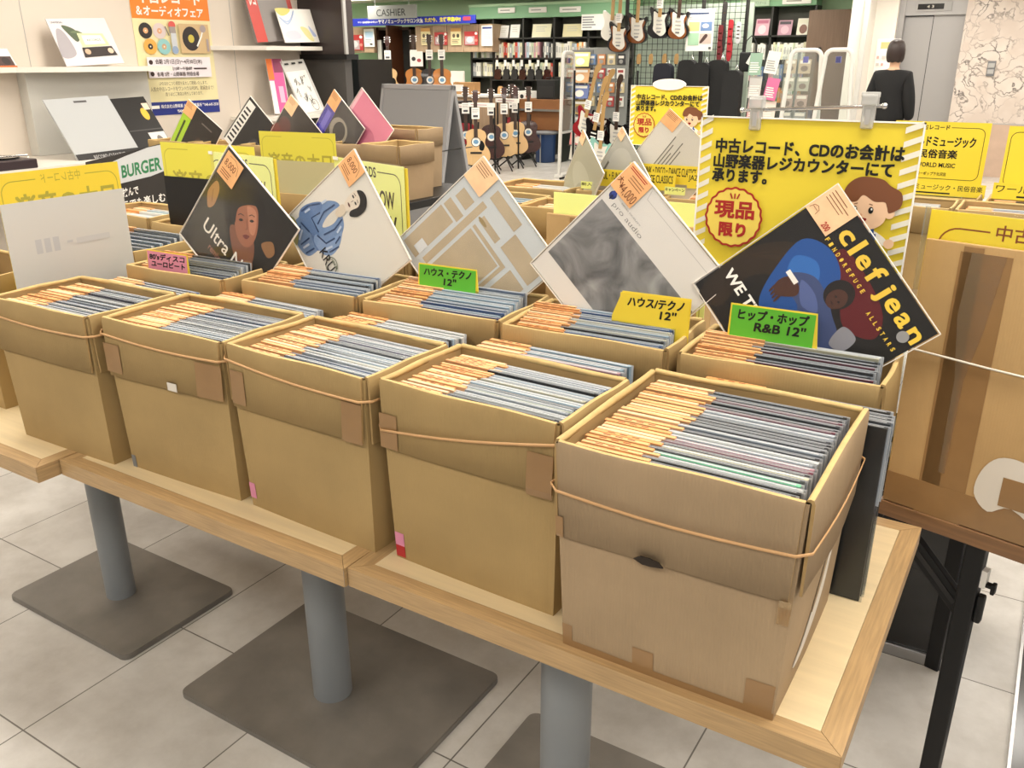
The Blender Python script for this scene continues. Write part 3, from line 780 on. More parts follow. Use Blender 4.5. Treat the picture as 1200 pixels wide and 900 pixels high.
def cover_yellow_letters(cv):
    cv.rect(0, 0, 1, 1, cm('#14110f'))
    cv.blob([(0.0,0.35),(0.1,0.6),(0.3,0.75),(0.25,0.5),(0.15,0.3),(0.2,0.05),(0.05,0.0)], cm('#2c2015'))
    for i in range(5): cv.line([(0.03+i*0.03, 0.35+i*0.04), (0.1+i*0.03, 0.5), (0.22+i*0.02, 0.62-i*0.02)], 0.002, cm('#3a2b1c'))
    cv.blob([(0.32,0.84),(0.5,0.86),(0.75,0.82),(0.85,0.7),(0.7,0.6),(0.5,0.7),(0.35,0.72)], cm('#5c1118'))
    cv.blob([(0.14,0.68),(0.28,0.78),(0.45,0.74),(0.5,0.6),(0.48,0.4),(0.42,0.25),(0.3,0.28),(0.2,0.45)], cm('#1d4f97'))
    cv.blob([(0.2,0.6),(0.3,0.68),(0.4,0.62),(0.36,0.5),(0.26,0.5)], cm('#2f6bb8'))
    cv.blob([(0.27,0.52),(0.36,0.62),(0.5,0.62),(0.62,0.58),(0.72,0.55),(0.78,0.48),(0.7,0.38),(0.55,0.38),(0.45,0.45),(0.33,0.45)], cm('#3d4c78'))
    cv.blob([(0.34,0.55),(0.45,0.57),(0.55,0.52),(0.46,0.47)], cm('#55659a'))
    cv.ell(0.53, 0.68, 0.085, 0.09, HAIRC); cv.ell(0.545, 0.655, 0.055, 0.065, SKIN2); cv.ell(0.53, 0.66, 0.008, 0.006, BLACK); cv.ell(0.565, 0.655, 0.008, 0.006, BLACK); cv.rect(0.535, 0.618, 0.56, 0.625, cm('#2a120e'))
    cv.blob([(0.28,0.5),(0.36,0.52),(0.4,0.47),(0.33,0.38),(0.27,0.42)], SKIN2); cv.rect(0.25, 0.5, 0.34, 0.53, PAPER)
    for i in range(4): cv.ell(0.285+i*0.022, 0.39-i*0.004, 0.008, 0.035, SKIN2, rot=0.2)
    cv.blob([(0.7,0.6),(0.8,0.62),(0.82,0.52),(0.74,0.48)], cm('#8a8a92'))
    yl = cm('#e9c545')
    for ch, a, c, b0, b1 in (('c', .235, .312, .85, .925), ('l', .345, .372, .85, .965), ('e', .405, .482, .85, .925), ('f', .51, .578, .85, .965), ('j', .625, .672, .815, .955), ('e', .70, .777, .85, .925), ('a', .805, .875, .85, .925), ('n', .905, .982, .85, .925)): cv.text(ch, a, b0, c, b1, yl, 0.01, heavy=0.0008)
    cv.ell(0.92, 0.84, 0.034, 0.034, cm('#8f8f8f'))
    for i, ch in enumerate('FIND·REFUGE'): cv.text(ch, 0.215+i*0.036, 0.785, 0.232+i*0.036, 0.812, yl, 0.03)
    for i, ch in enumerate('ALLSTARS'): cv.text(ch, 0.70+i*0.035, 0.745, 0.717+i*0.035, 0.772, yl, 0.03)
    cv.text('WE TRYING', 0.045, 0.185, 0.62, 0.255, PAPER, 0.03)
def cover_cloud(cv):
    cv.rect(0, 0, 1, 1, cm('#dad7d1'))
    m = _mats.get('cloud_print')
    if not m:
        m = mat('cloud_print', '#77777a', 0.35, noise=0.0); nt = m.node_tree; bs = nt.nodes['Principled BSDF']
        tc = nt.nodes.new('ShaderNodeTexCoord'); no = nt.nodes.new('ShaderNodeTexNoise'); no.inputs['Scale'].default_value = 9; no.inputs['Detail'].default_value = 7; no.inputs['Distortion'].default_value = 1.2
        r = nt.nodes.new('ShaderNodeValToRGB'); r.color_ramp.elements[0].position = 0.3; r.color_ramp.elements[1].position = 0.72
        r.color_ramp.elements[0].color = hexc('#3f3f41'); r.color_ramp.elements[1].color = hexc('#b4b4b3')
        nt.links.new(tc.outputs['Object'], no.inputs[0]); nt.links.new(no.outputs['Fac'], r.inputs[0]); nt.links.new(r.outputs[0], bs.inputs['Base Color'])
    cv.rect(0.02, 0.15, 1.0, 0.69, m)
    cv.line([(0.24, 0.925), (1.0, 0.925)], 0.0008, cm('#a7a5a1')); cv.line([(0.24, 0.925), (0.22, 0.99)], 0.0008, cm('#a7a5a1'))
    cv.ell(0.055, 0.765, 0.028, 0.028, cm('#24306e')); cv.ell(0.055, 0.78, 0.02, 0.02, cm('#31459a')); cv.ell(0.055, 0.75, 0.008, 0.02, cm('#101a44'))
    cv.text('pro audio', 0.10, 0.708, 0.40, 0.752, cm('#6d6d6e'), -0.012); cv.text('HIGH FIDELITY', 0.14, 0.772, 0.34, 0.782, cm('#a9a8a6'))
def cover_maze(cv):
    cv.rect(0, 0, 1, 1, cm('#c3c9cb'))
    tan = mat('maze_tan', '#b6a78d', 0.4, noise=0.08, nscale=14)
    for a0, b0, a1, b1 in ((0.04,0.52,0.22,0.60),(0.03,0.05,0.20,0.50),(0.24,0.10,0.30,0.80),(0.33,0.68,0.55,0.74),(0.33,0.10,0.74,0.64),(0.60,0.70,0.96,0.86),(0.78,0.08,0.96,0.66),(0.06,0.64,0.20,0.74),(0.26,0.86,0.58,0.95)):
        cv.rect(a0, b0, a1, b1, tan)
    cv.line([(0.33,0.60),(0.70,0.60),(0.70,0.10)], 0.006, cm('#c3c9cb')); cv.ell(0.36, 0.7, 0.05, 0.015, cm('#9a875f')); cv.rect(0.12, 0.10, 0.2, 0.2, cm('#d2d6d8'))
def cover_recline(cv):
    cv.rect(0, 0, 1, 1, cm('#1f1b18'))
    c, d = math.cos(0.663), math.sin(0.663)
    def q(*p): return [(0.545 + 1.35*(x*c - y*d), 0.63 + 1.35*(x*d + y*c)) for x, y in p]       # upright head on the turned cover
    cv.blob([(0.03,0.16),(0.12,0.48),(0.28,0.54),(0.5,0.33),(0.6,0.1),(0.3,0.02)], cm('#2e2a22'))
    cv.blob([(0.03,0.55),(0.06,0.68),(0.13,0.64),(0.16,0.50),(0.12,0.43),(0.07,0.47)], cm('#a5794f')); cv.line([(0.07,0.6),(0.12,0.5)], 0.002, cm('#6b4a30'))
    cv.blob(q((-0.16,0.06),(-0.13,0.17),(0.0,0.23),(0.13,0.18),(0.17,0.05),(0.12,-0.03),(-0.12,-0.10)), HAIRC)
    cv.blob(q((-0.14,-0.02),(-0.10,-0.24),(-0.02,-0.30),(0.06,-0.22),(0.05,-0.08)), cm('#7c4f3c'))
    cv.blob(q((-0.105,0.05),(-0.09,0.12),(0.0,0.145),(0.09,0.11),(0.105,0.03),(0.09,-0.06),(0.05,-0.125),(0.0,-0.145),(-0.05,-0.125),(-0.09,-0.06)), cm('#9a624a'))
    cv.blob(q((0.01,0.11),(0.08,0.09),(0.09,0.02),(0.07,-0.06),(0.03,-0.05),(0.02,0.03)), cm('#b67d62'))
    cv.blob(q((-0.12,0.10),(-0.06,0.16),(0.05,0.17),(0.11,0.12),(0.02,0.12),(-0.07,0.09),(-0.10,0.0)), HAIRC)
    for x in (-0.045, 0.05):
        cv.line(q((x-0.025,0.052),(x,0.062),(x+0.025,0.05)), 0.0022, HAIRC); cv.blob(q((x-0.02,0.022),(x,0.032),(x+0.02,0.022),(x,0.014)), cm('#1a0f0c'))
    cv.line(q((0.005,0.03),(0.012,-0.03),(-0.008,-0.035)), 0.0016, cm('#5e3527')); cv.blob(q((-0.03,-0.075),(0.0,-0.066),(0.03,-0.075),(0.0,-0.095)), cm('#6b2c2a'))
    cv.blob([(0.78,0.62),(0.86,0.72),(0.94,0.66),(0.9,0.58)], cm('#8a6440')); cv.blob([(0.72,0.36),(0.8,0.42),(0.84,0.34),(0.76,0.28)], cm('#96714b'))
    cv.text('Ultra Na', 0.17, 0.24, 0.80, 0.36, cm('#eeeae0'), 0.0, heavy=0.0004); cv.text('remix', 0.33, 0.14, 0.5, 0.20, cm('#9c6a5c'))
def cover_jacket(cv):
    cv.rect(0, 0, 1, 1, cm('#d9d5cb'))
    bl, dk, lt = cm('#6f8bb3'), cm('#2b436b'), cm('#b4c4da')
    cv.blob([(0.17,0.56),(0.24,0.62),(0.33,0.60),(0.42,0.56),(0.47,0.46),(0.46,0.34),(0.42,0.22),(0.40,0.08),(0.30,0.02),(0.10,0.02),(0.07,0.18),(0.10,0.34),(0.12,0.46)], bl)       # jacket
    cv.blob([(0.26,0.60),(0.31,0.58),(0.335,0.48),(0.31,0.38),(0.28,0.36),(0.25,0.46)], cm('#cfcbc1'))                                          # shirt
    cv.blob([(0.12,0.46),(0.05,0.34),(0.03,0.22),(0.10,0.16),(0.24,0.20),(0.40,0.18),(0.42,0.25),(0.30,0.29),(0.17,0.28),(0.18,0.40)], cm('#5f7ba6'))   # arm across
    cv.blob([(0.44,0.52),(0.52,0.42),(0.53,0.30),(0.46,0.22),(0.33,0.20),(0.30,0.26),(0.42,0.31),(0.43,0.42)], cm('#7d98bf'))
    for p in ([(0.12,0.44),(0.06,0.32),(0.05,0.22)], [(0.18,0.40),(0.16,0.29),(0.30,0.29)], [(0.24,0.20),(0.12,0.16)], [(0.44,0.42),(0.42,0.31),(0.31,0.26)], [(0.52,0.42),(0.50,0.30)], [(0.22,0.58),(0.2,0.44),(0.24,0.32)], [(0.36,0.58),(0.38,0.46),(0.35,0.33)], [(0.14,0.14),(0.2,0.05)], [(0.28,0.17),(0.27,0.05)], [(0.38,0.17),(0.36,0.06)], [(0.46,0.48),(0.48,0.40)]): cv.line(p, 0.0045, dk)
    for p in ([(0.14,0.52),(0.13,0.46)], [(0.09,0.32),(0.08,0.25)], [(0.48,0.36),(0.46,0.28)], [(0.18,0.14),(0.23,0.06)], [(0.32,0.14),(0.31,0.06)], [(0.40,0.54),(0.42,0.47)]): cv.line(p, 0.006, lt)
    cv.blob([(0.27,0.66),(0.33,0.66),(0.34,0.58),(0.29,0.54),(0.26,0.59)], cm('#cfc2ae'))
    cv.blob([(0.25,0.78),(0.27,0.69),(0.32,0.66),(0.37,0.70),(0.38,0.80),(0.33,0.86),(0.27,0.85)], cm('#d8cdbd'))
    cv.blob([(0.27,0.85),(0.31,0.90),(0.38,0.90),(0.44,0.84),(0.44,0.74),(0.39,0.67),(0.36,0.70),(0.38,0.79),(0.34,0.84)], HAIRC)
    cv.ell(0.285, 0.79, 0.016, 0.008, HAIRC); cv.ell(0.342, 0.78, 0.016, 0.008, HAIRC); cv.line([(0.312,0.775),(0.306,0.745)], 0.0012, HAIRC); cv.blob([(0.288,0.716),(0.312,0.723),(0.334,0.714),(0.312,0.704)], cm('#5a3a36'))
    cv.line([(0.268,0.812),(0.30,0.818)], 0.0016, HAIRC); cv.line([(0.328,0.812),(0.358,0.806)], 0.0016, HAIRC)
    cv.blob([(0.0,0.0),(0.02,0.10),(0.1,0.12),(0.2,0.07),(0.24,0.0)], cm('#8c8a5e'))
    cv.ring(0.60, 0.26, 0.065, 0.065, 0.002, cm('#4d5a3d')); cv.text('KRU', 0.44, 0.20, 0.64, 0.29, BLACK, 0.005); cv.text('come on', 0.56, 0.285, 0.66, 0.305, cm('#4d5a3d'))
album('black album with big yellow letters, on a corner before the big yellow sign', (0.176, 0.655, 1.390), 49.5, 2.2, 8, 0.328, cover_yellow_letters, cm('#14110f'), tagm=ORANGE2, tagdraw=price_c)
album('white and grey album with a cloudy square, standing on a corner', (-0.225, 0.641, 1.408), 43.7, 3.0, 8, 0.318, cover_cloud, cm('#dad7d1'), tagm=ORANGE, tagdraw=price_b, th=0.009)
album('beige album with a pale maze pattern, standing on a corner', (-0.623, 0.688, 1.394), 47.4, 5.6, 8, 0.318, cover_maze, cm('#c3c9cb'), tagm=ORANGE2)
album('white album with a figure in a blue jacket, standing on a corner', (-0.974, 0.640, 1.397), 51.7, -2.2, 8, 0.32, cover_jacket, cm('#d9d5cb'), tagm=ORANGE, tagdraw=big_price)
album('dark album with a reclining face and white letters, standing on a corner', (-1.362, 0.585, 1.393), 38.4, 1.9, 8, 0.32, cover_recline, cm('#221e1b'), tagm=ORANGE, tagbox=(0.03, 0.25, 0.74, 0.97), tagdraw=big_price)
# row of albums further back, left
def cov(bg, *els):
    def f(cv):
        cv.rect(0, 0, 1, 1, cm(bg))
        for e in els:
            k = e[0]
            if k == 'r': cv.rect(*e[1:5], cm(e[5]))
            elif k == 'e': cv.ell(*e[1:5], cm(e[5]))
            elif k == 't': cv.text(e[1], *e[2:6], cm(e[6]), 0.03)
    return f
T2 = (0.0, 0.26, 0.72, 1.0)
G2 = 'albums standing on a corner by the poster'
album('black album with a lime green side strip, standing on a corner below the poster', (-4.026, 2.596, 1.38), 33.2, 6.9, 8, 0.315, cov('#231d18', ('r',0,0,0.24,1,'#a9cf2c'), ('e',0.6,0.4,0.08,0.14,'#4a3a28'), ('r',0.5,0.8,0.8,0.83,'#6b655c'), ('r',0.09,0.1,0.14,0.62,'#3a4a10')), cm('#231d18'), tagm=ORANGE, tagbox=T2, group=G2)
album('black album with bold white letters down one side, standing on a corner', (-3.495, 2.60, 1.409), 41.7, 5.1, 8, 0.315, cov('#1a1919', ('r',0.02,0.0,0.22,0.95,'#e8e6e0'), ('e',0.7,0.3,0.2,0.2,'#77757a'), ('e',0.62,0.42,0.1,0.1,'#3b3a3d'), *[('r',0.05,0.06+i*0.09,0.19,0.10+i*0.09,'#1a1919') for i in range(9)]), cm('#1a1919'), tagm=None, group=G2)
album('dark album with a deep red figure, standing on a corner', (-3.17, 2.60, 1.423), 38.7, -2.3, 8, 0.315, cov('#1b1210', ('e',0.25,0.25,0.3,0.22,'#6e1712'), ('e',0.2,0.5,0.16,0.14,'#531310'), ('e',0.75,0.6,0.1,0.2,'#2b1815')), cm('#1b1210'), tagm=ORANGE2, tagbox=T2, group=G2)
album('album with a royal blue side strip and dark figure, standing on a corner', (-2.854, 2.607, 1.454), 37.9, -6.1, 8, 0.315, cov('#1a1820', ('r',0,0,0.26,1,'#3a2f9e'), ('r',0.08,0.1,0.2,0.66,'#6a62c4'), ('e',0.52,0.55,0.24,0.22,'#8a8478'), ('e',0.54,0.55,0.16,0.17,'#141018'), ('e',0.66,0.3,0.12,0.08,'#c0806a')), cm('#1a1820'), tagm=ORANGE, tagbox=T2, group=G2)
album('plain pink album, standing on a corner', (-2.663, 2.609, 1.466), 40.5, -3.7, 8, 0.315, cov('#d87f98', ('e',0.62,0.35,0.3,0.3,'#c56c88'), ('r',0,0.0,0.07,1,'#e6b3bf')), cm('#d87f98'), tagm=None, group=G2)
# soul records in the middle
G3 = 'albums among the soul and disco records'
album('white-sleeved album with rows of black print, on a corner behind the soul signs', (-0.883, 2.45, 1.414), 36.4, -1.4, 8, 0.315, cov('#c9c5bb', ('r',0,0,0.3,1,'#d6d3cb'), *[('r',0.30+i*0.045,0.2,0.315+i*0.045,0.8-0.1*(i%3),'#6b675f') for i in range(5)]), cm('#c9c5bb'), tagm=ORANGE, tagbox=(0.0,0.24,0.8,1.0), group=G3)
album('pale grey worn album turned edgeways, the first in front of the security gate', (-1.277, 2.452, 1.315), 29.7, -39.2, 8, 0.315, cov('#a9a893', ('e',0.5,0.5,0.4,0.2,'#b8b8a4'), ('e',0.6,0.3,0.2,0.2,'#9b9b88')), cm('#a9a893'), tagm=ORANGE2, tagbox=(0,0.16,0.84,1), group=G3)
album('pale grey worn album turned edgeways, behind the one before the gate', (-1.095, 2.46, 1.333), 37.6, -30.0, 8, 0.315, cov('#b1b0a8', ('e',0.4,0.6,0.3,0.3,'#bfbeb6'), ('r',0.1,0.2,0.14,0.5,'#54524c')), cm('#b1b0a8'), tagm=ORANGE2, tagbox=(0,0.14,0.86,1), group=G3)

# ------------------------------------------------------------------ sign cards
def card(name, label, cat, TL, TR, h, m, draw=None, back=None, t=0.002, group=None, lean=0.0, extra=None):
    TL, TR = Vector(TL), Vector(TR); d = TR-TL; wv = math.hypot(d.x, d.y); rz = math.atan2(d.y, d.x)
    b = MB(); b.box(0, wv, 0, t, 0, h, m)
    if draw: draw(CV(b, (0, 0, 0), X1, Z1, wv, h, 0.00015))
    if back: back(CV(b, (wv, t, 0), -X1, Z1, wv, h, 0.00015))
    if extra: extra(b, wv, h)
    zt = (TL.z+TR.z)/2
    o = b.build(name, loc=(TL.x, TL.y, zt-h*math.cos(lean))); o.rotation_euler = (-lean, 0, rz)
    if lean: o.location -= Vector((-math.sin(rz), math.cos(rz), 0))*h*math.sin(lean)
    return tag(o, label, cat, group)
HAIRB = cm('#7a4a2e'); FACE = cm('#f1c9a5')
def pay_sign(cv):
    w, h = cv.w, cv.h; st = cm('#e9e6d8')
    for side in (0, 1):
        for i in range(12):
            y = 0.02 + i*0.083; a = 0.006 if side == 0 else 0.925; c = 0.075 if side == 0 else 0.994
            if side == 0: a, c = 0.006, 0.06
            s = 0.04
            cv.poly([(a, y), (c, y+s), (c, y+s+0.036), (a, y+0.036)], st)
    cv.text('中古レコード、CDのお会計は', 0.085, 0.77, 0.935, 0.86, BLACK, 0.005, heavy=0.0009)
    cv.text('山野楽器レジカウンターにて', 0.08, 0.672, 0.90, 0.76, BLACK, 0.005, heavy=0.0009)
    cv.text('承ります。', 0.078, 0.58, 0.345, 0.663, BLACK, 0.005, heavy=0.0009)
    d = 0.185
    cv.ell(0.20, 0.16+d, 0.135, 0.19, cm('#ecd25e')); cv.ring(0.20, 0.16+d, 0.137, 0.195, 0.004, RED, 40, 0.02)
    cv.text('現品', 0.105, 0.155+d, 0.30, 0.265+d, RED, 0.005, heavy=0.0012); cv.text('限り', 0.135, 0.03+d, 0.265, 0.12+d, RED, 0.005, heavy=0.0012)
    for dx in (-0.012, 0, 0.012): cv.line([(0.2+dx, 0.285+d), (0.2+dx*1.9, 0.32+d)], 0.003, RED)
    # a child with brown hair in blue dungarees
    d = 0.222; e = 0.026
    def q(*p): return [(0.77+(x-0.77)*0.88+e, y+d) for x, y in p]
    cv.blob(q((0.74,0.125),(0.80,0.135),(0.88,0.09),(0.91,0.05),(0.89,0.03),(0.84,0.07),(0.84,0.0),(0.74,0.0)), cm('#f4efe4'))
    cv.rect(0.755+e, d-0.05, 0.84+e, 0.10+d, cm('#2a4f92')); cv.rect(0.765+e, 0.09+d, 0.78+e, 0.13+d, cm('#2a4f92')); cv.rect(0.815+e, 0.09+d, 0.83+e, 0.13+d, cm('#2a4f92'))
    cv.ell(0.90+e, 0.045+d, 0.022, 0.03, FACE)
    cv.ell(0.885+e, 0.235+d, 0.022, 0.035, FACE); cv.blob(q((0.69,0.26),(0.70,0.17),(0.76,0.125),(0.83,0.13),(0.88,0.18),(0.885,0.27),(0.86,0.33),(0.74,0.34)), FACE)
    cv.blob(q((0.665,0.31),(0.68,0.39),(0.74,0.445),(0.84,0.44),(0.89,0.40),(0.945,0.36),(0.95,0.28),(0.90,0.235),(0.885,0.27),(0.87,0.30),(0.82,0.30),(0.765,0.335),(0.735,0.295),(0.70,0.29)), HAIRB)
    for x in (0.735+e, 0.805+e): cv.ell(x, 0.245+d, 0.011, 0.021, BLACK); cv.ell(x+0.003, 0.252+d, 0.004, 0.007, PAPER)
    cv.line(q((0.725,0.278),(0.742,0.284)), 0.0016, HAIRB); cv.line(q((0.798,0.284),(0.815,0.278)), 0.0016, HAIRB); cv.ell(0.765+e, 0.213+d, 0.007, 0.008, cm('#dfa983'))
    cv.blob(q((0.75,0.192),(0.785,0.195),(0.795,0.186),(0.772,0.158)), cm('#8c1f1a'))
CLIPM = clear_plastic('clip_plastic', '#f1f1ee', 0.62, 0.05, 0.9)
def clip(b, x, z):
    b.cbox(x-0.011, x+0.011, -0.009, 0.009, z-0.038, z+0.010, CLIPM, 0.003); b.cbox(x-0.014, x+0.014, -0.012, 0.012, z+0.002, z+0.022, CLIPM, 0.003)
    b.box(x-0.004, x+0.004, -0.010, -0.0085, z-0.03, z-0.004, GREY); b.cbox(x-0.016, x+0.016, -0.004, 0.004, z+0.016, z+0.026, CLIPM, 0.002)
def pay_stand(label, labels, TL, TR, h, stand, white=False):
    o = card('shop_sign', labels, 'sign', TL, TR, h, YEL, pay_sign, t=0.0025)
    # bright plastic edge around the sheet
    b = MB(); wv = (Vector(TR)-Vector(TL)).length
    for x0, x1, z0, z1 in ((0, wv, h-0.0025, h), (0, wv, 0, 0.0025), (0, 0.0025, 0, h), (wv-0.0025, wv, 0, h)): b.box(x0, x1, -0.0035, 0.004, z0, z1, PAPER)
    b.build('plastic_edge', o)
    mx, my = (TL[0]+TR[0])/2, (TL[1]+TR[1])/2
    t = thing('sign_stand', label, 'sign stand', (mx, my+0.012, 0), math.atan2(TR[1]-TL[1], TR[0]-TL[0]))
    zt = (TL[2]+TR[2])/2 + 0.018
    if white:
        b = MB(); b.lathe([(0.10, 0), (0.10, 0.004), (0.095, 0.008), (0.012, 0.012)], STEEL, 40); b.build('base', t)
        b = MB(); b.lathe([(0.006, 0.008), (0.006, zt)], STEEL, 16); b.build('pole', t)
    else:      # clamped to the back edge of the table
        b = MB(); b.cbox(-0.02, 0.02, -0.035, 0.008, TZ+0.0005, TZ+0.006, STEEL, 0.001); b.cbox(-0.02, 0.02, 0.0, 0.008, TZ-0.06, TZ+0.006, STEEL, 0.001); b.cbox(-0.02, 0.02, -0.035, 0.008, TZ-0.06, TZ-0.053, STEEL, 0.001); b.build('clamp', t)
        b = MB(); b.tube([(0, 0.004, TZ), (0, 0.004, TZ+0.3), (0, 0.0, zt)], 0.005, STEEL, 12); b.build('pole', t)
    if white:
        b = MB(); pts = [(0.085*math.cos(math.radians(a)), 0.026*math.sin(math.radians(a))) for a in range(0, 360, 12)]
        b.prism(pts, (0, -0.018, zt-0.012), X1, Z1, 0.018, PAPER); b.build('clip_head', t)
    else:
        b = MB(); b.tube([(-0.125, -0.006, zt-0.006), (0.13, -0.006, zt+0.008)], 0.0035, CHROME, 10)
        for q in ((-0.127, zt-0.006), (0.132, zt+0.008)): b.ball((q[0], -0.006, q[1]), 0.0055, CHROME, 10, 6)
        b.build('cross_bar', t)
        for x, dz in ((-0.097, -0.004), (0.108, 0.006)):
            b = MB(); b.T = Matrix.Translation((0, -0.012, 0)); clip(b, x, zt+dz); b.build('clip', t)
    return o
pay_stand('steel sign stand with a cross bar and two clear clips, behind the yellow-lettered album', 'big yellow payment sign with a cartoon child, behind the yellow-lettered album', (-0.112, 0.712, 1.490), (0.300, 0.712, 1.503), 0.297, 0)
pay_stand('sign stand with a white oval clip, before the hanging gig bags', 'yellow payment sign with the white oval clip, far behind the soul records', (-1.376, 3.15, 1.486), (-0.968, 3.13, 1.472), 0.285, 0, True)
# handwritten dividers
def hand(label, TL, TR, h, front, lines, slant, yaw=0):
    d = Vector(TR)-Vector(TL); wv = math.hypot(d.x, d.y); rz = math.atan2(d.y, d.x)
    b = MB(); o = 0.10
    yl = [(-0.018 if slant < 0 else -0.004, -o), (wv+0.018 if slant > 0 else wv+0.004, -o), (wv+(0.012 if slant > 0 else 0.002), -0.02-0.02), (wv+0.002, h+0.003), (-0.003 if slant > 0 else 0.004, h+0.003), (-0.004 if slant > 0 else -0.016, -0.0)]
    b.prism(yl, (0, 0.0012, 0), X1, Z1, 0.0016, YEL2)
    b.prism([(0, -o), (wv, -o), (wv, h), (0, h)], (0, 0, 0), X1, Z1, 0.001, front)
    cv = CV(b, (0, 0, 0), X1, Z1, wv, h, 0.0002)
    for s, a0, b0, a1, b1 in lines: cv.text(s, a0, b0, a1, b1, BLACK, 0.0, heavy=0.0007, rot=0.02, shear=0.12)
    p = b.build('divider_card', loc=(TL[0], TL[1], (TL[2]+TR[2])/2-h)); p.rotation_euler = (-0.07, 0, rz)
    return tag(p, label, 'divider card', 'handwritten divider cards')
hand('green handwritten card before the beige maze album', (-0.750, 0.592, 1.143), (-0.592, 0.600, 1.143), 0.046, GREENC, [('ハウス・テクノ', 0.09, 0.5, 0.92, 0.88), ("12''", 0.45, 0.08, 0.66, 0.42)], 1)
hand('all-yellow handwritten card before the grey cloudy album', (-0.208, 0.566, 1.153), (-0.060, 0.575, 1.153), 0.05, YEL2, [('ハウス/テクノ', 0.12, 0.5, 0.92, 0.88), ("12''", 0.6, 0.1, 0.82, 0.42)], -1)
hand('green handwritten card before the black album with yellow letters', (0.026, 0.572, 1.157), (0.183, 0.578, 1.160), 0.05, GREENC, [('ヒップ・ホップ', 0.09, 0.5, 0.92, 0.9), ("R&B 12''", 0.3, 0.1, 0.9, 0.44)], 1)
hand('pink handwritten card before the dark album of a reclining face', at(171, 293, 0.418), at(217, 301, 0.424), 0.042, PINKC, [("80'sディスコ", 0.06, 0.5, 0.95, 0.9), ('ユーロビート', 0.1, 0.08, 0.95, 0.44)], 1)
# yellow category cards
def title(cv, rev=False, ink=None, words=('日本の音楽',)):
    ink = ink or PALEP
    cv.rbox(0.03, 0.05, 0.97, 0.88, 0.03, 0.002, ink, (0.3, 0.7)); cv.text('中古レコード', 0.33, 0.83, 0.67, 0.93, ink, 0.0, mirror=rev)
    cv.text(words[0], 0.12, 0.36, 0.9, 0.68, ink, 0.03, mirror=rev)
def rev_bottom(frac, m, faint=None):
    """seen from behind: the pale mirrored print at the top and a sheet over the lower part"""
    def f(b, wv, h):
        b.box(-0.001, wv+0.001, -0.003, -0.0012, 0, h*frac, m)
    return f
WSHEET = mat('white_sheet', '#c9c9c6', 0.35)
def wc_back(cv):
    title(cv, True, PALEP)
def white_extra(b, wv, h):
    b.box(-0.001, wv+0.001, -0.003, -0.0012, 0, h-0.073, WSHEET)
    cv = CV(b, (0, -0.003, 0), X1, Z1, wv, h, 0.0002); g = cm('#b7b9bc')
    for i in range(3): cv.rect(0.2+i*0.07, 0.66, 0.25+i*0.07, 0.72, g)
    cv.rect(0.45, 0.685, 0.5, 0.695, g); cv.rect(0.53, 0.675, 0.82, 0.70, cm('#c0c1c2'))
    cv.rect(0, 0, 1, 0.42, cm('#d3d3d3'))
def wc_front(cv):
    k = PALEP
    cv.rbox(0.03, 0.3, 0.97, 0.965, 0.03, 0.0022, k, (0.3, 0.7)); cv.text('中古レコード', 0.34, 0.945, 0.66, 0.985, k, 0.0, mirror=True); cv.text('日本の音楽', 0.12, 0.80, 0.93, 0.91, k, 0.0, mirror=True, heavy=0.0014)
card('category_card', 'yellow category card seen from behind over a white sheet, between the front boxes', 'sign card', (-1.69, 0.135, 1.338), (-1.695, 0.478, 1.345), 0.612, YEL2, wc_front, extra=white_extra, t=0.002)
def black_extra(b, wv, h): b.box(-0.001, wv+0.001, -0.003, -0.0012, 0, h-0.115, BLACKM)
def bc_front(cv):
    k = PALEP
    cv.rbox(0.03, 0.3, 0.97, 0.965, 0.03, 0.0022, k, (0.3, 0.7)); cv.text('日本の音楽', 0.1, 0.72, 0.93, 0.85, k, 0.0, mirror=True, heavy=0.0014)
card('category_card', 'yellow category card seen from behind over a black sheet, beside the reclining face album', 'sign card', (-2.163, 0.97, 1.327), (-1.73, 1.00, 1.345), 0.60, LIMEB, bc_front, extra=black_extra, t=0.002)
def pale_extra(b, wv, h): b.box(-0.001, wv+0.001, -0.003, -0.0012, 0, h-0.12, mat('pale_beige_sheet', '#b9b28a', 0.4))
card('category_card', 'yellow category card seen from behind over a beige sheet, before the blue-stripped album', 'sign card', (-2.49, 1.72, 1.300), (-2.10, 1.78, 1.322), 0.585, LIMEB, bc_front, extra=pale_extra, t=0.002)
def rec_front(last):
    def f(cv):
        cv.rbox(0.04, 0.05, 0.95, 0.90, 0.035, 0.003, BLACK, (0.16, 0.64)); cv.text('RECORDS', 0.24, 0.83, 0.62, 0.95, BLACK, 0.02)
        cv.text('YELLOW', 0.42, 0.50, 0.86, 0.70, BLACK, 0.02); cv.text('NEW', 0.5, 0.22, 0.88, 0.42, BLACK, 0.02)
    return f
for lab, TL, TR in (('pale yellow RECORDS card in clear sleeve behind the blue-jacketed figure album', (-1.439, 1.06, 1.327), (-1.075, 0.955, 1.304)), ('pale yellow RECORDS card in clear sleeve behind the reclining face album', (-1.945, 0.99, 1.314), (-1.60, 0.955, 1.312))):
    def ex(b, wv, h):
        b.box(-0.004, wv+0.004, -0.003, -0.0024, -0.004, h+0.004, FOIL); b.box(-0.004, wv+0.012, 0.004, 0.006, -0.004, h-0.004, YEL2)
        b.box(0.0, 0.03, -0.0036, -0.003, h-0.008, h+0.002, WHITE)
    card('category_card', lab, 'sign card', TL, TR, 0.257, LIME, rec_front(0), extra=ex, group='pale yellow RECORDS cards')
card('category_card', 'yellow-green card behind the tall brown box and the cloudy album', 'sign card', at(649, 225.5, 0.957), at(835, 240, 0.957), 0.56, LIME, lambda cv: cv.rbox(0.03, 0.05, 0.97, 0.9, 0.03, 0.002, PALEP), t=0.002)
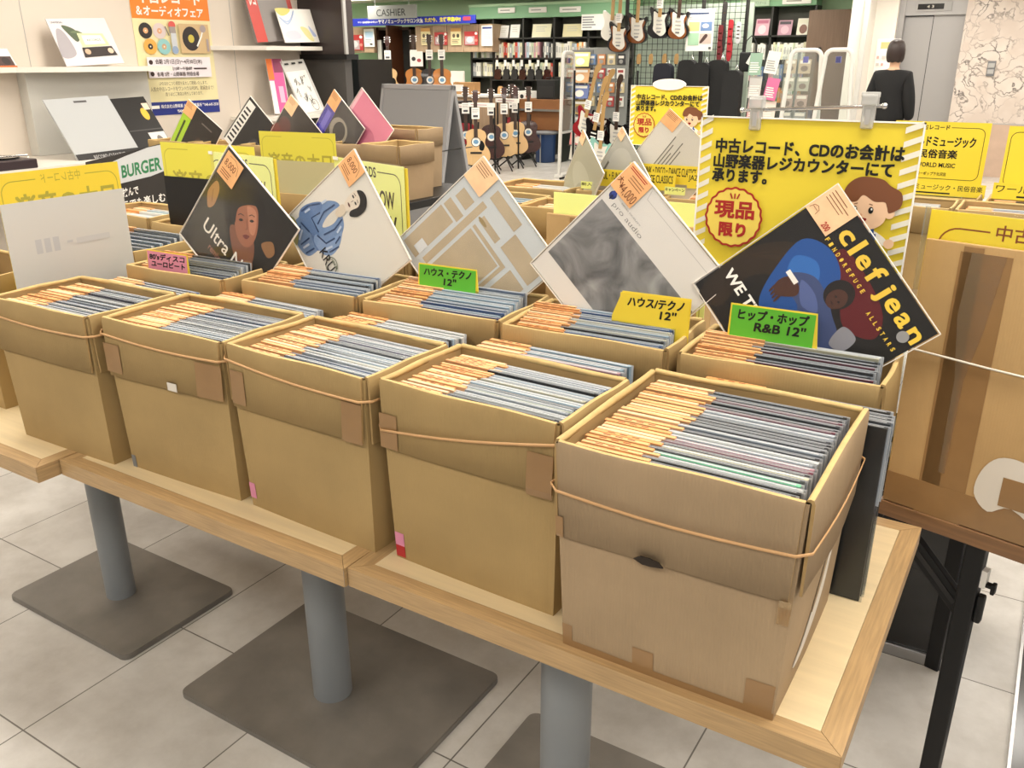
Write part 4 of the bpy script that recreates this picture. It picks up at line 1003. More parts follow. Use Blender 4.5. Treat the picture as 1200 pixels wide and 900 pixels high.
# world music
def world(cv):
    cv.rbox(0.035, 0.07, 0.95, 0.91, 0.03, 0.0028, BLACK, (0.2, 0.6)); cv.text('中古レコード', 0.25, 0.87, 0.58, 0.95, BLACK, 0.0, heavy=0.0007)
    cv.text('ワールドミュージック', 0.12, 0.60, 0.87, 0.76, BLACK, 0.0, heavy=0.0012); cv.text('民俗音楽', 0.3, 0.41, 0.70, 0.55, BLACK, 0.0, heavy=0.0012)
    cv.text('WORLD MUSIC', 0.28, 0.26, 0.70, 0.335, BLACK, 0.02); cv.text('イエローポップ下北沢店', 0.24, 0.12, 0.62, 0.18, BLACK, 0.01)
card('category_card', 'yellow WORLD MUSIC card standing in the records beyond the big yellow sign', 'sign card', (-0.21, 3.70, 1.318), (0.207, 3.70, 1.318), 0.285, YEL, world)
card('category_card', 'yellow world music card at the picture edge, above the tall tan box', 'sign card', (0.285, 3.60, 1.315), (0.70, 3.60, 1.315), 0.285, YEL, lambda cv: (cv.rbox(0.035, 0.07, 0.95, 0.91, 0.03, 0.0028, BLACK, (0.2, 0.6)), cv.text('中古レコード', 0.25, 0.87, 0.58, 0.95, BLACK, 0.02), cv.text('ワールド', 0.3, 0.5, 0.8, 0.7, BLACK, 0.02)))
def strip(label, TL, TR, h, text, m=YEL, small=True):
    return card('divider_strip', label, 'divider strip', TL, TR, h, m, lambda cv: (cv.text(text, 0.03, 0.42, 0.97, 0.86, BLACK, 0.0, heavy=0.0003), cv.lines(0.25, 0.08, 0.75, 0.3, 1, BLACK, 0.5) if small else None), group='yellow divider strips')
strip('yellow strip reading world and folk music below the WORLD MUSIC card', (-0.19, 3.62, 1.045), (0.235, 3.62, 1.045), 0.06, 'ワールドミュージック・民俗音楽')
strip('yellow world strip under the card cut off by the picture edge', (0.275, 3.42, 1.085), (0.66, 3.42, 1.085), 0.07, 'ワールド ワールド')
S1, S2, S3, S4 = at(738, 191, 2.37), at(819, 195, 2.37), at(699, 198.4, 2.345), at(792, 203, 2.345)
strip('long yellow SOUL FUNK DISCO strip, the upper of the two', S1, S2, 0.075, 'SOUL・FUNK・DISCO・DANCE CLASSICS')
strip('yellow SOUL and DANCE CLASSICS strip, the lower of the two', S3, S4, 0.07, 'SOUL・FUNK・DISCO・DANCE CLASSICS')
strip('short yellow strip at the edge of the big payment sign', at(806, 203, 2.34), at(850, 205, 2.34), 0.06, 'JAZZ・FUNK')
strip('small pale yellow strip lying over the soul records by the cloudy album', at(779, 219, 2.33), at(803, 220, 2.33), 0.03, 'キャンペーン', LIME, False)
strip('small pale yellow strip below the edgeways albums', at(681, 212, 2.32), at(701, 214, 2.32), 0.03, '新入荷', LIME, False)

# ------------------------------------------------------------------ boxes behind the front tables
def atx(px, py, x):
    d = CAM_FW + CAM_RT*((px-600)/FPX) - CAM_UP*((py-450)/FPX)
    return CAM_LOC + d*((x-CAM_LOC.x)/d.x)
def stuff_records(label, loc, rz, w, d, n, seed, mix=LIGHTMIX, zt=0.312):
    r = random.Random(seed); b = MB()
    for i in range(n):
        y = 0.012 + (d-0.03)*(i+0.5)/n; t = (d-0.03)/n*0.36; x0 = 0.02 + r.uniform(0, 0.006); z = zt + r.uniform(-0.005, 0.003)
        m = mat('sleeve_x', '#ffffff') if False else mat('sleeve_' + (c := mix[r.randrange(len(mix))]).replace(' ', '_'), SLEEVES[c], 0.3, coat=0.4)
        b.box(x0, x0+min(0.315, w-0.04), y-t, y+t, 0.008, z, m); b.box(x0-0.001, x0+0.085+r.uniform(-.01,.01), y-t*1.15, y+t*1.15, z-0.05, z+0.002, TAGM[r.randrange(3)])
    o = b.build('record_row', loc=loc, rz=rz); tag(o, label, 'records', kind='stuff'); return o
GB = 'open record boxes behind the front tables'
MID = [ # label, x, y, z, rz, w, d, h, fill n (individual/stuff)
 ('open record box behind the black sheet card', -2.56, 0.90, TZ, 0.0, 0.365, 0.239, 0.355, 11),
 ('open record box holding the black sheet card', -2.175, 0.90, TZ, 0.0, 0.365, 0.239, 0.345, 11),
 ('open record box holding the RECORDS card behind the reclining face album', -1.79, 0.90, TZ, 0.0, 0.365, 0.239, 0.345, 11),
 ('open record box holding the RECORDS card behind the blue-jacketed figure album', -1.405, 0.90, TZ, 0.0, 0.365, 0.239, 0.345, 11),
 ('open record box behind the beige maze album', -1.02, 0.92, TZ, 0.0, 0.365, 0.239, 0.345, 11),
 ('open record box holding the beige sheet card', -2.46, 1.665, TZ, 0.0, 0.38, 0.239, 0.34, 10),
 ('open record box beyond the maze album, its side facing the yellow-green card', -1.215, 1.80, TZ, 0.03, 0.365, 0.239, H, 11),
 ('open record box just before the one nearest the security gate', -1.60, 1.86, TZ, 0.0, 0.365, 0.239, H, 11),
 ('open record box nearest the security gate, with edgeways albums beside it', -1.62, 2.24, TZ, 0.0, 0.365, 0.27, H, 11),
 ('open box of soul records with the edgeways albums', -1.235, 2.315, TZ, 0.0, 0.38, 0.25, 0.355, 12),
 ('open box of soul records below the white-sleeved printed album', -0.84, 2.325, TZ, 0.0, 0.38, 0.25, 0.35, 12),
 ('open box of white-topped records in front of the WORLD MUSIC card', -0.22, 2.75, TZ, 0.0, 0.40, 0.28, 0.33, 14),
 ('open box of white-topped records behind the tall box on the folding table', 0.20, 2.75, TZ, 0.0, 0.42, 0.28, 0.33, 14),
 ('open box of records below the WORLD MUSIC card', -0.20, 3.42, TZ, 0.0, 0.42, 0.30, 0.28, 10),
 ('open box of records below the cut-off world music card', 0.26, 3.36, TZ, 0.0, 0.42, 0.30, 0.28, 10),
]
for i, (lab, x, y, z, rz, bw, bd, bh, n) in enumerate(MID):
    cardboard_box(lab, (x, y, z), rz, bw, bd, bh, GB, seed=50+i, fl=0.10, bulge=0.003)
    stuff_records('row of records in the ' + lab.split(' ', 2)[2].replace('record box', 'box') if False else 'record row inside ' + lab.replace('open ', 'the ', 1), (x, y, z+0.004), rz, bw, bd, n, 90+i, zt=bh-0.022)
# left block on a higher black stand
t = thing('display_stand', 'black stand carrying the boxes with the leaning albums', 'stand', (-3.3, 2.62, 0))
b = MB(); b.cbox(-1.2, 1.12, -0.32, 0.42, 0.90, 0.94, BLACKM, 0.004); b.build('table_top', t)
for sx in (-1.1, 1.06):
    for sy in (-0.26, 0.36):
        b = MB(); b.box(sx-0.025, sx+0.025, sy-0.025, sy+0.025, 0, 0.90, BLACKM); b.build('leg', t)
LEFT = [('low open box under the lime-striped album', -4.28, 2.46, 0.94, 0.0, 0.36, 0.26, 0.2, 9), ('low open box under the white-lettered album', -3.86, 2.46, 0.94, 0, 0.36, 0.26, 0.2, 9),
        ('low open box under the red figure album', -3.46, 2.46, 0.94, 0, 0.34, 0.26, 0.21, 9), ('low open box under the blue-striped album', -3.09, 2.45, 0.94, 0, 0.34, 0.28, 0.22, 9),
        ('open box with a loose side flap, ending the row below the pink album', -2.475, 2.36, 0.94, -0.06, 0.25, 0.27, 0.265, 0), ('open box below the pink album, its rim dented', -2.79, 2.44, 0.94, -0.04, 0.30, 0.27, 0.25, 0),
        ('open box behind the end of the row, before the grey board', -2.79, 2.75, 0.94, -0.05, 0.38, 0.22, 0.31, 0)]
for i, (lab, x, y, z, rz, bw, bd, bh, n) in enumerate(LEFT):
    cardboard_box(lab, (x, y, z), rz, bw, bd, bh, 'boxes on the black stand', body=CBG if i > 3 else CB, seed=80+i, fl=0.09, bulge=0.003)
    if n: stuff_records('record row inside the ' + lab, (x, y, z+0.004), rz, bw, bd, n, 120+i, zt=0.16)
b = MB(); b.box(-0.10, 0.10, -0.11, 0.11, 0, 0.002, PAPER)
for q in range(10): b.box(-0.099, 0.099, -0.109, 0.109, -0.16+q*0.016, -0.1505+q*0.016, PAPER)
tag(b.build('paper_bundle', loc=(-2.35, 2.49, 1.175), rz=-0.06), 'white paper sheets lying in the box with a loose flap', 'paper')
# tall tan box in front of the yellow-green card
def tall_box(label, loc, rz, w, d, h, extra=None):
    t = thing('tall_cardboard_box', label, 'cardboard box', loc, rz, 'tall tan boxes')
    cm_ = cardboard('cardboard_tall', '#bd9c6c', 0.15); b = MB(); b.cbox(0, w, 0, 0.007, 0.001, h, cm_, 0.002); b.cbox(0, w, d-0.007, d, 0.001, h-0.02, cm_, 0.002); b.cbox(0, 0.007, 0.006, d-0.006, 0.001, h-0.02, cm_, 0.002); b.cbox(w-0.007, w, 0.006, d-0.006, 0.001, h-0.02, cm_, 0.002); b.box(0.006, w-0.006, 0.006, d-0.006, 0.001, 0.007, cm_); b.build('body', t)
    b = MB(); b.box(0.07, 0.105, -0.0012, 0, 0.02, h-0.005, TAPE); b.build('packing_tape', t)
    if extra: extra(t)
    return t
tall_box('tall tan box between the cloudy album and the yellow-green card', (-0.600, 0.945, TZ), 0.0, 0.42, 0.125, 0.508)

# ------------------------------------------------------------------ folding table and tall box on the right
FR = -0.235
FM = Matrix.Translation((0.315, 0.785, 0)) @ Matrix.Rotation(FR, 4, 'Z')
t = thing('folding_table', 'brown folding table with black legs, carrying the tall tan box', 'table', (0.315, 0.785, 0), FR)
FW = mat('walnut_laminate', '#83603f', 0.4, noise=0.2, nscale=4, stretch=(2, 30, 30))
b = MB(); b.cbox(0, 1.5, 0, 0.60, 0.688, 0.722, FW, 0.003); b.build('table_top', t)
for x in (0.195, 1.3):
    for y, dx in ((0.045, 0), (0.53, -0.165)):
        b = MB(); b.cbox(x+dx-0.019, x+dx+0.019, y-0.015, y+0.015, 0.0, 0.685, BLACKM, 0.003); leg = b.build('leg', t); near_leg = leg if (x < 1 and y < 0.1) else globals().get('near_leg')
    b = MB(); b.tube([(x, 0.06, 0.64), (x-0.165, 0.515, 0.64)], 0.015, BLACKM, 8); b.build('cross_rail', t)
for y, dx in ((0.075, 0), (0.50, -0.165)):
    b = MB(); b.T = Matrix.Translation((0.19+dx, y, 0.49)) @ Matrix.Rotation(math.radians(-137), 4, 'Y'); b.cbox(-0.006, 0.255, -0.011, 0.011, -0.020, 0.020, BLACKM, 0.003); b.cbox(0.03, 0.2, -0.013, -0.011, -0.006, 0.006, DARK, 0.001)
    b.T = Matrix.Identity(4); b.build('folding_brace', t)
b = MB(); b.box(0.214, 0.225, 0.035, 0.055, 0.585, 0.625, PAPER); b.cbox(0.222, 0.243, 0.037, 0.053, 0.588, 0.596, BLACKM, 0.002); b.cbox(0.235, 0.243, 0.037, 0.053, 0.576, 0.6, BLACKM, 0.002); b.cbox(0.214, 0.229, 0.035, 0.055, 0.50, 0.565, BLACKM, 0.004); b.build('leg_latch', near_leg)
def right_extra(t):
    b = MB(); b.box(0.065, 0.155, -0.0012, 0, 0.0, 0.545, TAPE); b.build('packing_tape', t)
    b = MB(); vs = []
    pts = [(0.085,0.545),(0.145,0.545),(0.130,0.40),(0.112,0.30),(0.110,0.10),(0.098,0.10),(0.096,0.30),(0.080,0.42)]
    b.prism(pts, (0, -0.0018, 0), X1, Z1, 0.0005, TAPEC); b.build('clear_tape', t)
    b = MB(); b.box(0, 0.55, -0.0016, 0, 0.003, 0.07, TAPE); b.box(0.30, 0.42, -0.0024, -0.0016, 0.0, 0.06, TAPE); b.build('packing_tape', t)
    b = MB(); b.prism(smooth2([(0.17,0.08),(0.175,0.13),(0.20,0.165),(0.24,0.17),(0.27,0.15),(0.26,0.10),(0.30,0.09),(0.33,0.10),(0.34,0.05),(0.31,0.03),(0.24,0.07),(0.20,0.05)], 4), (0, -0.0026, 0), X1, Z1, 0.0006, SCUFF); s = b.build('torn_paper', t); s['label'] = 'white remains of a torn label'
    b = MB(); b.box(0.215, 0.285, -0.0034, -0.0026, 0.07, 0.13, TAPE); b.build('packing_tape', t)
    b = MB(); b.box(0.19, 0.30, -0.0012, 0, 0.52, 0.54, TAPE); b.build('packing_tape', t)
p0 = FM @ Vector((0.008, 0.004, 0.722))
tall_box('tall tan box with torn label and tape, on the folding table', p0, FR, 0.56, 0.125, 0.560, right_extra)
q0, q1 = FM @ Vector((0.004, 0.016, 1.335)), FM @ Vector((0.424, 0.016, 1.335))
def yc(cv):
    k = cm('#8a4a22'); cv.rbox(0.05, 0.05, 0.95, 0.95, 0.035, 0.003, k, (0.26, 0.74)); cv.text('中古レコード', 0.285, 0.928, 0.72, 0.975, k, 0.0, heavy=0.0004)
def yc_extra(b, wv, h):
    b.box(-0.010, wv+0.006, -0.003, -0.0024, 0.0, h+0.005, FOIL); b.box(-0.010, -0.003, -0.0036, 0.003, 0.0, h+0.005, CLEARG)
card('category_card', 'yellow used-records card in a clear sleeve behind the tall box on the folding table', 'sign card', q0, q1, 0.60, YEL, yc, extra=yc_extra)
b = MB(); pth = [Vector((-0.012, -0.012, 0.345)), Vector((0.02, -0.007, 0.342)), Vector((0.15, -0.006, 0.336)), Vector((0.3, -0.007, 0.333)), Vector((0.45, -0.006, 0.331)), Vector((0.57, -0.008, 0.33)), Vector((0.575, 0.03, 0.33)), Vector((0.575, 0.13, 0.332)), Vector((0.3, 0.137, 0.336)), Vector((-0.006, 0.135, 0.34)), Vector((-0.014, 0.06, 0.343))]
b.tube(pth, 0.0022, mat('white_cord', '#dcd5c6', 0.6), 6, closed=True); o = b.build('white_cord', loc=p0); o.rotation_euler = (0, 0, FR)
tag(o, 'white cord tied round the tall box on the folding table', 'cord')
# low black glossy case standing under the tables, steel strip along its foot
t = thing('glossy_black_case', 'black glossy case with a steel strip at its foot, under the folding table', 'case', (0.02, 1.30, 0))
b = MB(); b.cbox(-0.25, 0.475, 0.0, 0.34, 0.0, 0.60, mat('black_lacquer', '#0c0c0e', 0.06, coat=0.5), 0.003); b.build('body', t)
b = MB(); b.cbox(-0.252, 0.478, -0.012, 0.0, 0.0, 0.035, STEEL, 0.002); b.build('kick_strip', t)
b = MB(); b.box(-0.004, 0.004, 0, 1.2, 0, 0.012, STEEL); b.box(0.004, 0.6, 0, 1.2, 0, 0.008, mat('black_mat', '#3a3a3c', 0.15)); tag(b.build('floor_mat', loc=(0.675, 0.85, 0)), 'dark glossy floor plate with a steel edge at the right border', 'floor plate')

# ------------------------------------------------------------------ left wall: shelves, poster and what stands there
def slab(name, label, cat, pts, z0, z1, m):
    b = MB(); b.prism(pts, (0, 0, z1), X1, Y1, z1-z0, m); return tag(b.build(name), label, cat)
SHW = mat('white_shelf', '#e6e0d6', 0.4)
slab('wall_shelf', 'white wall shelf below the poster, carrying the turntable picture', 'shelf', [(-4.95, 0.3), (-4.80, 0.3), (-4.80, 2.02), (-4.68, 2.26), (-4.68, 3.02), (-4.95, 3.02)], 1.533, 1.563, SHW)
slab('wall_shelf', 'white wall shelf by the dark pillar, carrying the marbled album', 'shelf', [(-4.95, 3.55), (-4.71, 3.90), (-4.71, 4.58), (-4.95, 4.58)], 1.668, 1.698, SHW)
slab('wall_shelf', 'low white ledge under the pink and the scribbled album', 'shelf', [(-4.95, 3.7), (-4.55, 3.7), (-4.55, 4.45), (-4.95, 4.45)], 1.17, 1.195, SHW)
slab('wall_counter', 'pale counter along the wall under the milky sleeve', 'counter', [(-4.95, 0.3), (-4.28, 0.3), (-4.28, 3.02), (-4.95, 3.02)], 1.0, 1.045, SHW)
b = MB(); b.cbox(-4.95, -4.86, 2.10, 2.95, 1.046, 1.532, mat('pale_grey_panel', '#c9c7c0', 0.5), 0.003); b.lathe([(0.018, 0), (0.018, 0.004)], GREY, 16, (-4.9, 2.52, 1.533))
tag(b.build('wall_partition'), 'pale grey back board between the wall shelf and the counter', 'board')
def quad(name, label, cat, TL, TR, BL, m, draw, t=0.004, group=None, step=0.0004):
    TL, TR, BL = Vector(TL), Vector(TR), Vector(BL)
    u = (TR-TL); wv = u.length; u.normalize(); v = TL-BL; v -= u*v.dot(u); hv = v.length; v.normalize(); n = u.cross(v)
    M = Matrix((u, v, n)).transposed().to_4x4(); M.translation = TL - v*hv
    b = MB(); b.box(0, wv, 0, hv, -t, 0, m); draw(CV(b, (0, 0, 0), X1, Y1, wv, hv, step))
    o = b.build(name); o.matrix_world = M; return tag(o, label, cat, group)
def poster(cv):
    cv.rect(0, 0, 1, 0.105, cm('#1f2f86')); cv.rect(0, 0.745, 1, 1, cm('#ef8424'))
    cv.text('中古レコード', 0.1, 0.86, 0.9, 0.96, PAPER, 0.04); cv.text('＆オーディオフェア', 0.06, 0.765, 0.92, 0.845, PAPER, 0.03)
    for a, b_, c, d in ((0.14,0.655,'#2b2523','#e0a878'),(0.31,0.655,'#d9c9c6','#d9a27c'),(0.17,0.535,'#dfa94e','#2b2523'),(0.34,0.535,'#8fc3c4','#c9a27c')):
        cv.ell(a, b_, 0.082, 0.06, cm(c)); cv.ell(a, b_, 0.03, 0.022, cm(d)); cv.ell(a, b_, 0.008, 0.006, cm('#f0e6d0'))
    cv.line([(0.38,0.69),(0.42,0.62)], 0.008, cm('#6a6260'))
    cv.ell(0.47, 0.70, 0.045, 0.033, cm('#d95b52')); cv.rect(0.43, 0.64, 0.51, 0.69, cm('#9d9490')); cv.rect(0.44, 0.53, 0.51, 0.64, cm('#c9cdd3')); cv.ell(0.475, 0.51, 0.042, 0.031, cm('#93a7c4'))
    cv.rect(0.55, 0.485, 0.95, 0.715, cm('#cdb083')); cv.ell(0.70, 0.60, 0.115, 0.095, cm('#2a2120')); cv.ell(0.70, 0.60, 0.04, 0.032, cm('#c9b84a')); cv.line([(0.88,0.69),(0.84,0.62),(0.77,0.54)], 0.013, PAPER); cv.ell(0.87, 0.68, 0.04, 0.03, cm('#a89a98')); cv.rect(0.90, 0.5, 0.93, 0.6, cm('#a89a98'))
    cv.rect(0.09, 0.295, 0.92, 0.455, cm('#e9e1e6'))
    for b_ in (0.415, 0.325): cv.ell(0.135, b_, 0.025, 0.018, cm('#3a2420'))
    k = cm('#3a2420'); cv.text('会期 2月1日(日)～4月30日(木)', 0.19, 0.395, 0.80, 0.44, k, 0.01); cv.text('午前10時～午後8時', 0.34, 0.35, 0.66, 0.38, k, 0.01); cv.lines(0.68, 0.352, 0.9, 0.376, 1, k, 0.5); cv.text('会場 5階・山野楽器 特設会場', 0.19, 0.305, 0.74, 0.34, k, 0.01)
    cv.text('LPのほかこつり期間を拡大して開催いたします。', 0.2, 0.235, 0.84, 0.265, k, 0.0); cv.text('人気の中古レコードをワンハウルPOPS、歌謡曲まで！', 0.08, 0.19, 0.92, 0.225, k, 0.0); cv.text('買うほどご来店お待ちしております。', 0.26, 0.15, 0.76, 0.18, k, 0.0)
    cv.rect(0.06, 0.055, 0.16, 0.08, PAPER); cv.text('株式会社山野楽器 大こうの営業所 ℡048-645-2030', 0.18, 0.055, 0.96, 0.085, PAPER, 0.01); cv.text('YAMANO', 0.38, 0.015, 0.55, 0.04, PAPER, 0.02)
quad('poster', 'orange and cream record fair poster with drawn discs and a turntable', 'poster', (-4.946, 2.955, 2.08), (-4.946, 3.60, 2.08), (-4.946, 2.955, 1.235), cm('#eadfae'), poster, 0.002, step=0.0006)
def tt(cv):
    cv.rect(0.02, 0.02, 0.98, 0.98, cm('#d9d4d6')); cv.text('UNIVERSAL', 0.05, 0.9, 0.25, 0.94, cm('#4a4a4c'))
    cv.blob([(0.0,0.2),(0.08,0.75),(0.2,0.7),(0.25,0.25)], cm('#a49fa4')); cv.blob([(0.2,0.85),(0.35,0.8),(0.45,0.65),(0.36,0.5),(0.28,0.62)], cm('#54604a')); cv.blob([(0.3,0.7),(0.42,0.74),(0.5,0.66)], cm('#6b7a5c'))
    cv.poly([(0.4,0.38),(0.88,0.40),(0.84,0.66),(0.40,0.68)], cm('#dce5a8')); cv.poly([(0.46,0.43),(0.82,0.44),(0.79,0.62),(0.46,0.63)], cm('#eef0ea')); cv.text('RECORDS', 0.52, 0.5, 0.76, 0.55, cm('#7d8577'))
    cv.poly([(0.36,0.16),(0.94,0.18),(0.90,0.38),(0.38,0.37)], cm('#37302f')); cv.ell(0.45, 0.28, 0.05, 0.06, cm('#c9a98d')); cv.ell(0.85, 0.28, 0.05, 0.06, cm('#d9c0a8'))
GL = 'pictures and albums on the wall shelves'
def X(px, py, x): return atx(px, py, x)
quad('framed_picture', 'shiny picture of a turntable player on the wall shelf by the poster', 'picture', X(53, 22, -4.86), X(122, 21, -4.86), X(76, 78, -4.74), cm('#d9d4d6'), tt, 0.006, GL)
quad('record_album', 'small album with a dark crowd and orange base, at the wall shelf end', 'record album', X(-25, 57, -4.92), X(8, 57, -4.92), X(-8, 80, -4.84), PAPER, lambda cv: (cv.rect(0, 0, 1, 0.12, cm('#d9692c')), cv.rect(0.05, 0.12, 0.95, 0.6, cm('#4a3532')), cv.ell(0.3, 0.4, 0.15, 0.2, cm('#7d5a50')), cv.ell(0.7, 0.35, 0.15, 0.2, cm('#2d2322'))), 0.004, GL)
quad('record_album', 'red and grey album with white letters, behind the marbled album', 'record album', X(284, -14, -4.88), X(336, -14, -4.88), X(299, 50, -4.80), cm('#8c8683'), lambda cv: (cv.rect(0, 0, 0.24, 1, cm('#c9483f')), cv.rect(0.9, 0, 1, 1, cm('#a8433c')), cv.rect(0.24, 0.78, 0.9, 0.82, cm('#d9d4cc')), cv.rect(0.24, 0.82, 0.9, 1, cm('#3b3637')), cv.text('レコ', 0.06, 0.68, 0.2, 0.9, PAPER, 0.04)), 0.02, GL)
quad('record_album', 'white album with a pale marbled swirl, on the shelf by the dark pillar', 'record album', X(322, 10, -4.81), X(363, 11, -4.81), X(336, 50, -4.735), PAPER, lambda cv: (cv.blob([(0.0,1),(0.4,1),(0.3,0.85),(0.1,0.8)], cm('#e0cf78')), cv.line(smooth2([(0.05,0.75),(0.2,0.62),(0.35,0.7),(0.5,0.95),(0.4,0.75),(0.22,0.55)], 6), 0.012, cm('#b9c9e6'), True), cv.blob([(0.55,0.45),(0.75,0.4),(0.85,0.05),(0.7,0.1)], cm('#e6dfa0')), cv.blob([(0.8,0.5),(0.95,0.2),(0.85,0.2)], cm('#b3bede')), cv.blob([(0.1,0.3),(0.4,0.35),(0.5,0.15),(0.2,0.08)], cm('#dcd6e0'))), 0.005, GL)
quad('record_album', 'booklet album with a pink and orange side on the low ledge', 'record album', X(311, 69, -4.86), X(330, 69, -4.80), X(336, 133, -4.70), cm('#c9c5be'), lambda cv: (cv.rect(0, 0, 0.95, 1, cm('#d85a9a')), cv.rect(0, 0.62, 0.35, 1, cm('#ef7f3c')), cv.rect(0.4, 0.75, 0.95, 1, cm('#8c3a5c')), cv.rect(0, 0, 0.3, 0.6, PAPER), cv.rect(0.5, 0.2, 0.8, 0.5, cm('#e9b3cf'))), 0.02, GL)
def scrib(cv):
    cv.rect(0.05, 0.05, 0.9, 0.8, cm('#e9e6e0')); r = random.Random(5)
    for i in range(16):
        a, b_ = r.uniform(0.15, 0.75), r.uniform(0.15, 0.7); cv.line([(a+r.uniform(-.08,.08), b_+r.uniform(-.08,.08)) for _ in range(4)], 0.004, cm('#3a3836'))
    cv.ring(0.66, 0.16, 0.13, 0.1, 0.004, cm('#3a3836')); 
    for a in (0.1, 0.4, 0.7): cv.rect(a, 0.92, a+0.17, 0.95, BLACK)
quad('record_album', 'white album scribbled with black line drawings on the low ledge', 'record album', X(328, 72, -4.80), X(355, 69, -4.80), X(350, 137, -4.62), cm('#c4c2bd'), scrib, 0.006, GL)
def milky(cv):
    cv.rect(0, 0, 1, 0.16, cm('#191818')); cv.text('RECORD CLEANING', 0.25, 0.06, 0.75, 0.12, cm('#9a9a9a')); cv.rect(0.42, 0.92, 0.62, 0.95, cm('#4a4848'))
quad('record_sleeve_pack', 'milky grey pack of plastic record sleeves leaning on the counter', 'sleeve pack', X(50, 117, -4.66), X(126, 112, -4.66), X(80, 196, -4.40), mat('milky_sleeve', '#b3b6b8', 0.15, coat=0.6), milky, 0.012, GL)
quad('record_album', 'black album with a white portrait label and yellow dot on the counter', 'record album', X(128, 116, -4.74), X(168, 113, -4.74), X(160, 196, -4.45), cm('#191818'), lambda cv: (cv.ell(0.75, 0.74, 0.1, 0.09, cm('#e0b23c')), cv.rect(0.8, 0.8, 0.98, 0.9, cm('#e6ccb8')), cv.rect(0.02, 0.5, 0.98, 0.515, cm('#4a4848')), cv.rect(0.5, 0.12, 0.98, 0.46, cm('#d6d3ce')), cv.ell(0.76, 0.31, 0.1, 0.1, cm('#6d6864')), cv.ell(0.6, 0.28, 0.03, 0.03, cm('#a8a4a0'))), 0.005, GL)
def sound(cv):
    cv.blob([(0.0,0.84),(0.3,0.93),(1.03,0.99),(1.03,0.74),(0.3,0.70),(0.0,0.66)], cm('#c9ccce'), 3)
    cv.text('SOUND BURGER', -0.05, 0.75, 0.97, 0.88, cm('#1f7a4a'), 0.03); cv.text('サウンドバーガー', 0.02, 0.89, 0.42, 0.95, BLACK, 0.01)
    cv.text('レコードを挟んで', 0.12, 0.56, 0.66, 0.65, PAPER, 0.02); cv.text('どこでも楽しむ', 0.36, 0.44, 0.98, 0.53, PAPER, 0.02)
    cv.rect(0.3, 0.05, 0.6, 0.4, cm('#3a2a4a')); cv.ell(0.4, 0.2, 0.08, 0.12, cm('#a88ab4')); cv.ell(0.5, 0.28, 0.06, 0.06, cm('#b0584a')); cv.ell(0.78, 0.2, 0.18, 0.2, cm('#b08a3a'), a0=-1.57, a1=1.57); cv.ell(0.82, 0.2, 0.05, 0.06, cm('#4a5a2a'))
quad('display_poster', 'black SOUND BURGER poster board with a grey header, behind the yellow cards', 'poster', at(100, 190, 1.38), at(190, 168, 1.40), at(121, 300, 1.30), cm('#1c1a1a'), sound, 0.006)
b = MB(); b.cbox(-0.16, 0.16, -0.13, 0.13, 0, 0.05, mat('dark_plum', '#3b3034', 0.3), 0.006); b.lathe([(0.11, 0.05), (0.11, 0.06)], BLACKG, 30); b.tube([(0.13, 0.1, 0.05), (0.13, 0.1, 0.07), (0.06, -0.03, 0.066)], 0.004, CHROME, 8)
tag(b.build('record_player', loc=(-4.45, 1.62, 1.045)), 'dark record player on the wall counter at the picture edge', 'record player')

# ------------------------------------------------------------------ grey A-frame board
t = thing('a_frame_board', 'grey A-frame notice board standing before the acoustic guitars', 'board', (-3.52, 4.2, 0))
BG_ = mat('board_grey', '#8f9092', 0.45)
TLb, TRb = at(450, 99, 4.25), at(531, 101, 4.15)
wv = (TRb-TLb).length; rzb = math.atan2(TRb.y-TLb.y, TRb.x-TLb.x)
for sgn, nm in ((1, 'front_panel'), (-1, 'back_panel')):
    b = MB(); b.T = Matrix.Translation(Vector((TLb.x, TLb.y, 1.43)) - Vector((-3.52, 4.2, 0))) @ Matrix.Rotation(rzb, 4, 'Z') @ Matrix.Rotation(math.radians(-12*sgn), 4, 'X')
    b.cbox(0, wv, -0.008, 0.008, -1.30, -0.03, BG_, 0.002)
    for x0, x1, z0, z1 in ((-0.01, wv+0.01, -0.035, 0.0), (-0.01, 0.02, -1.42, 0), (wv-0.02, wv+0.01, -1.42, 0), (0, wv, -1.31, -1.28)): b.cbox(x0, x1, -0.014, 0.014, z0, z1, mat('board_frame', '#98989a', 0.4), 0.004)
    b.T = Matrix.Identity(4); b.build(nm, t)
b = MB(); b.tube([Vector((TRb.x, TRb.y-0.22, 1.0))-Vector((-3.52,4.2,0)), Vector((TRb.x, TRb.y+0.22, 1.0))-Vector((-3.52,4.2,0))], 0.004, BLACKM, 6); b.build('spreader_bar', t)
# ------------------------------------------------------------------ dark display cabinet
b = MB(); x0 = -6.75
t = thing('display_cabinet', 'black glass display cabinet between the pillar and the guitars', 'cabinet', (-6.3, 6.4, 0))
b = MB(); b.cbox(-0.72, 0.50, -0.25, 0.30, 0, 1.60, BLACKG, 0.004); b.build('body', t)
b = MB(); b.box(-0.05, -0.03, -0.256, -0.25, 0.05, 1.55, mat('cab_grey', '#4c4a49', 0.3)); b.box(0.2, 0.42, -0.254, -0.25, 0.05, 1.5, mat('cab_panel', '#2e2c2c', 0.2)); b.build('door', t)

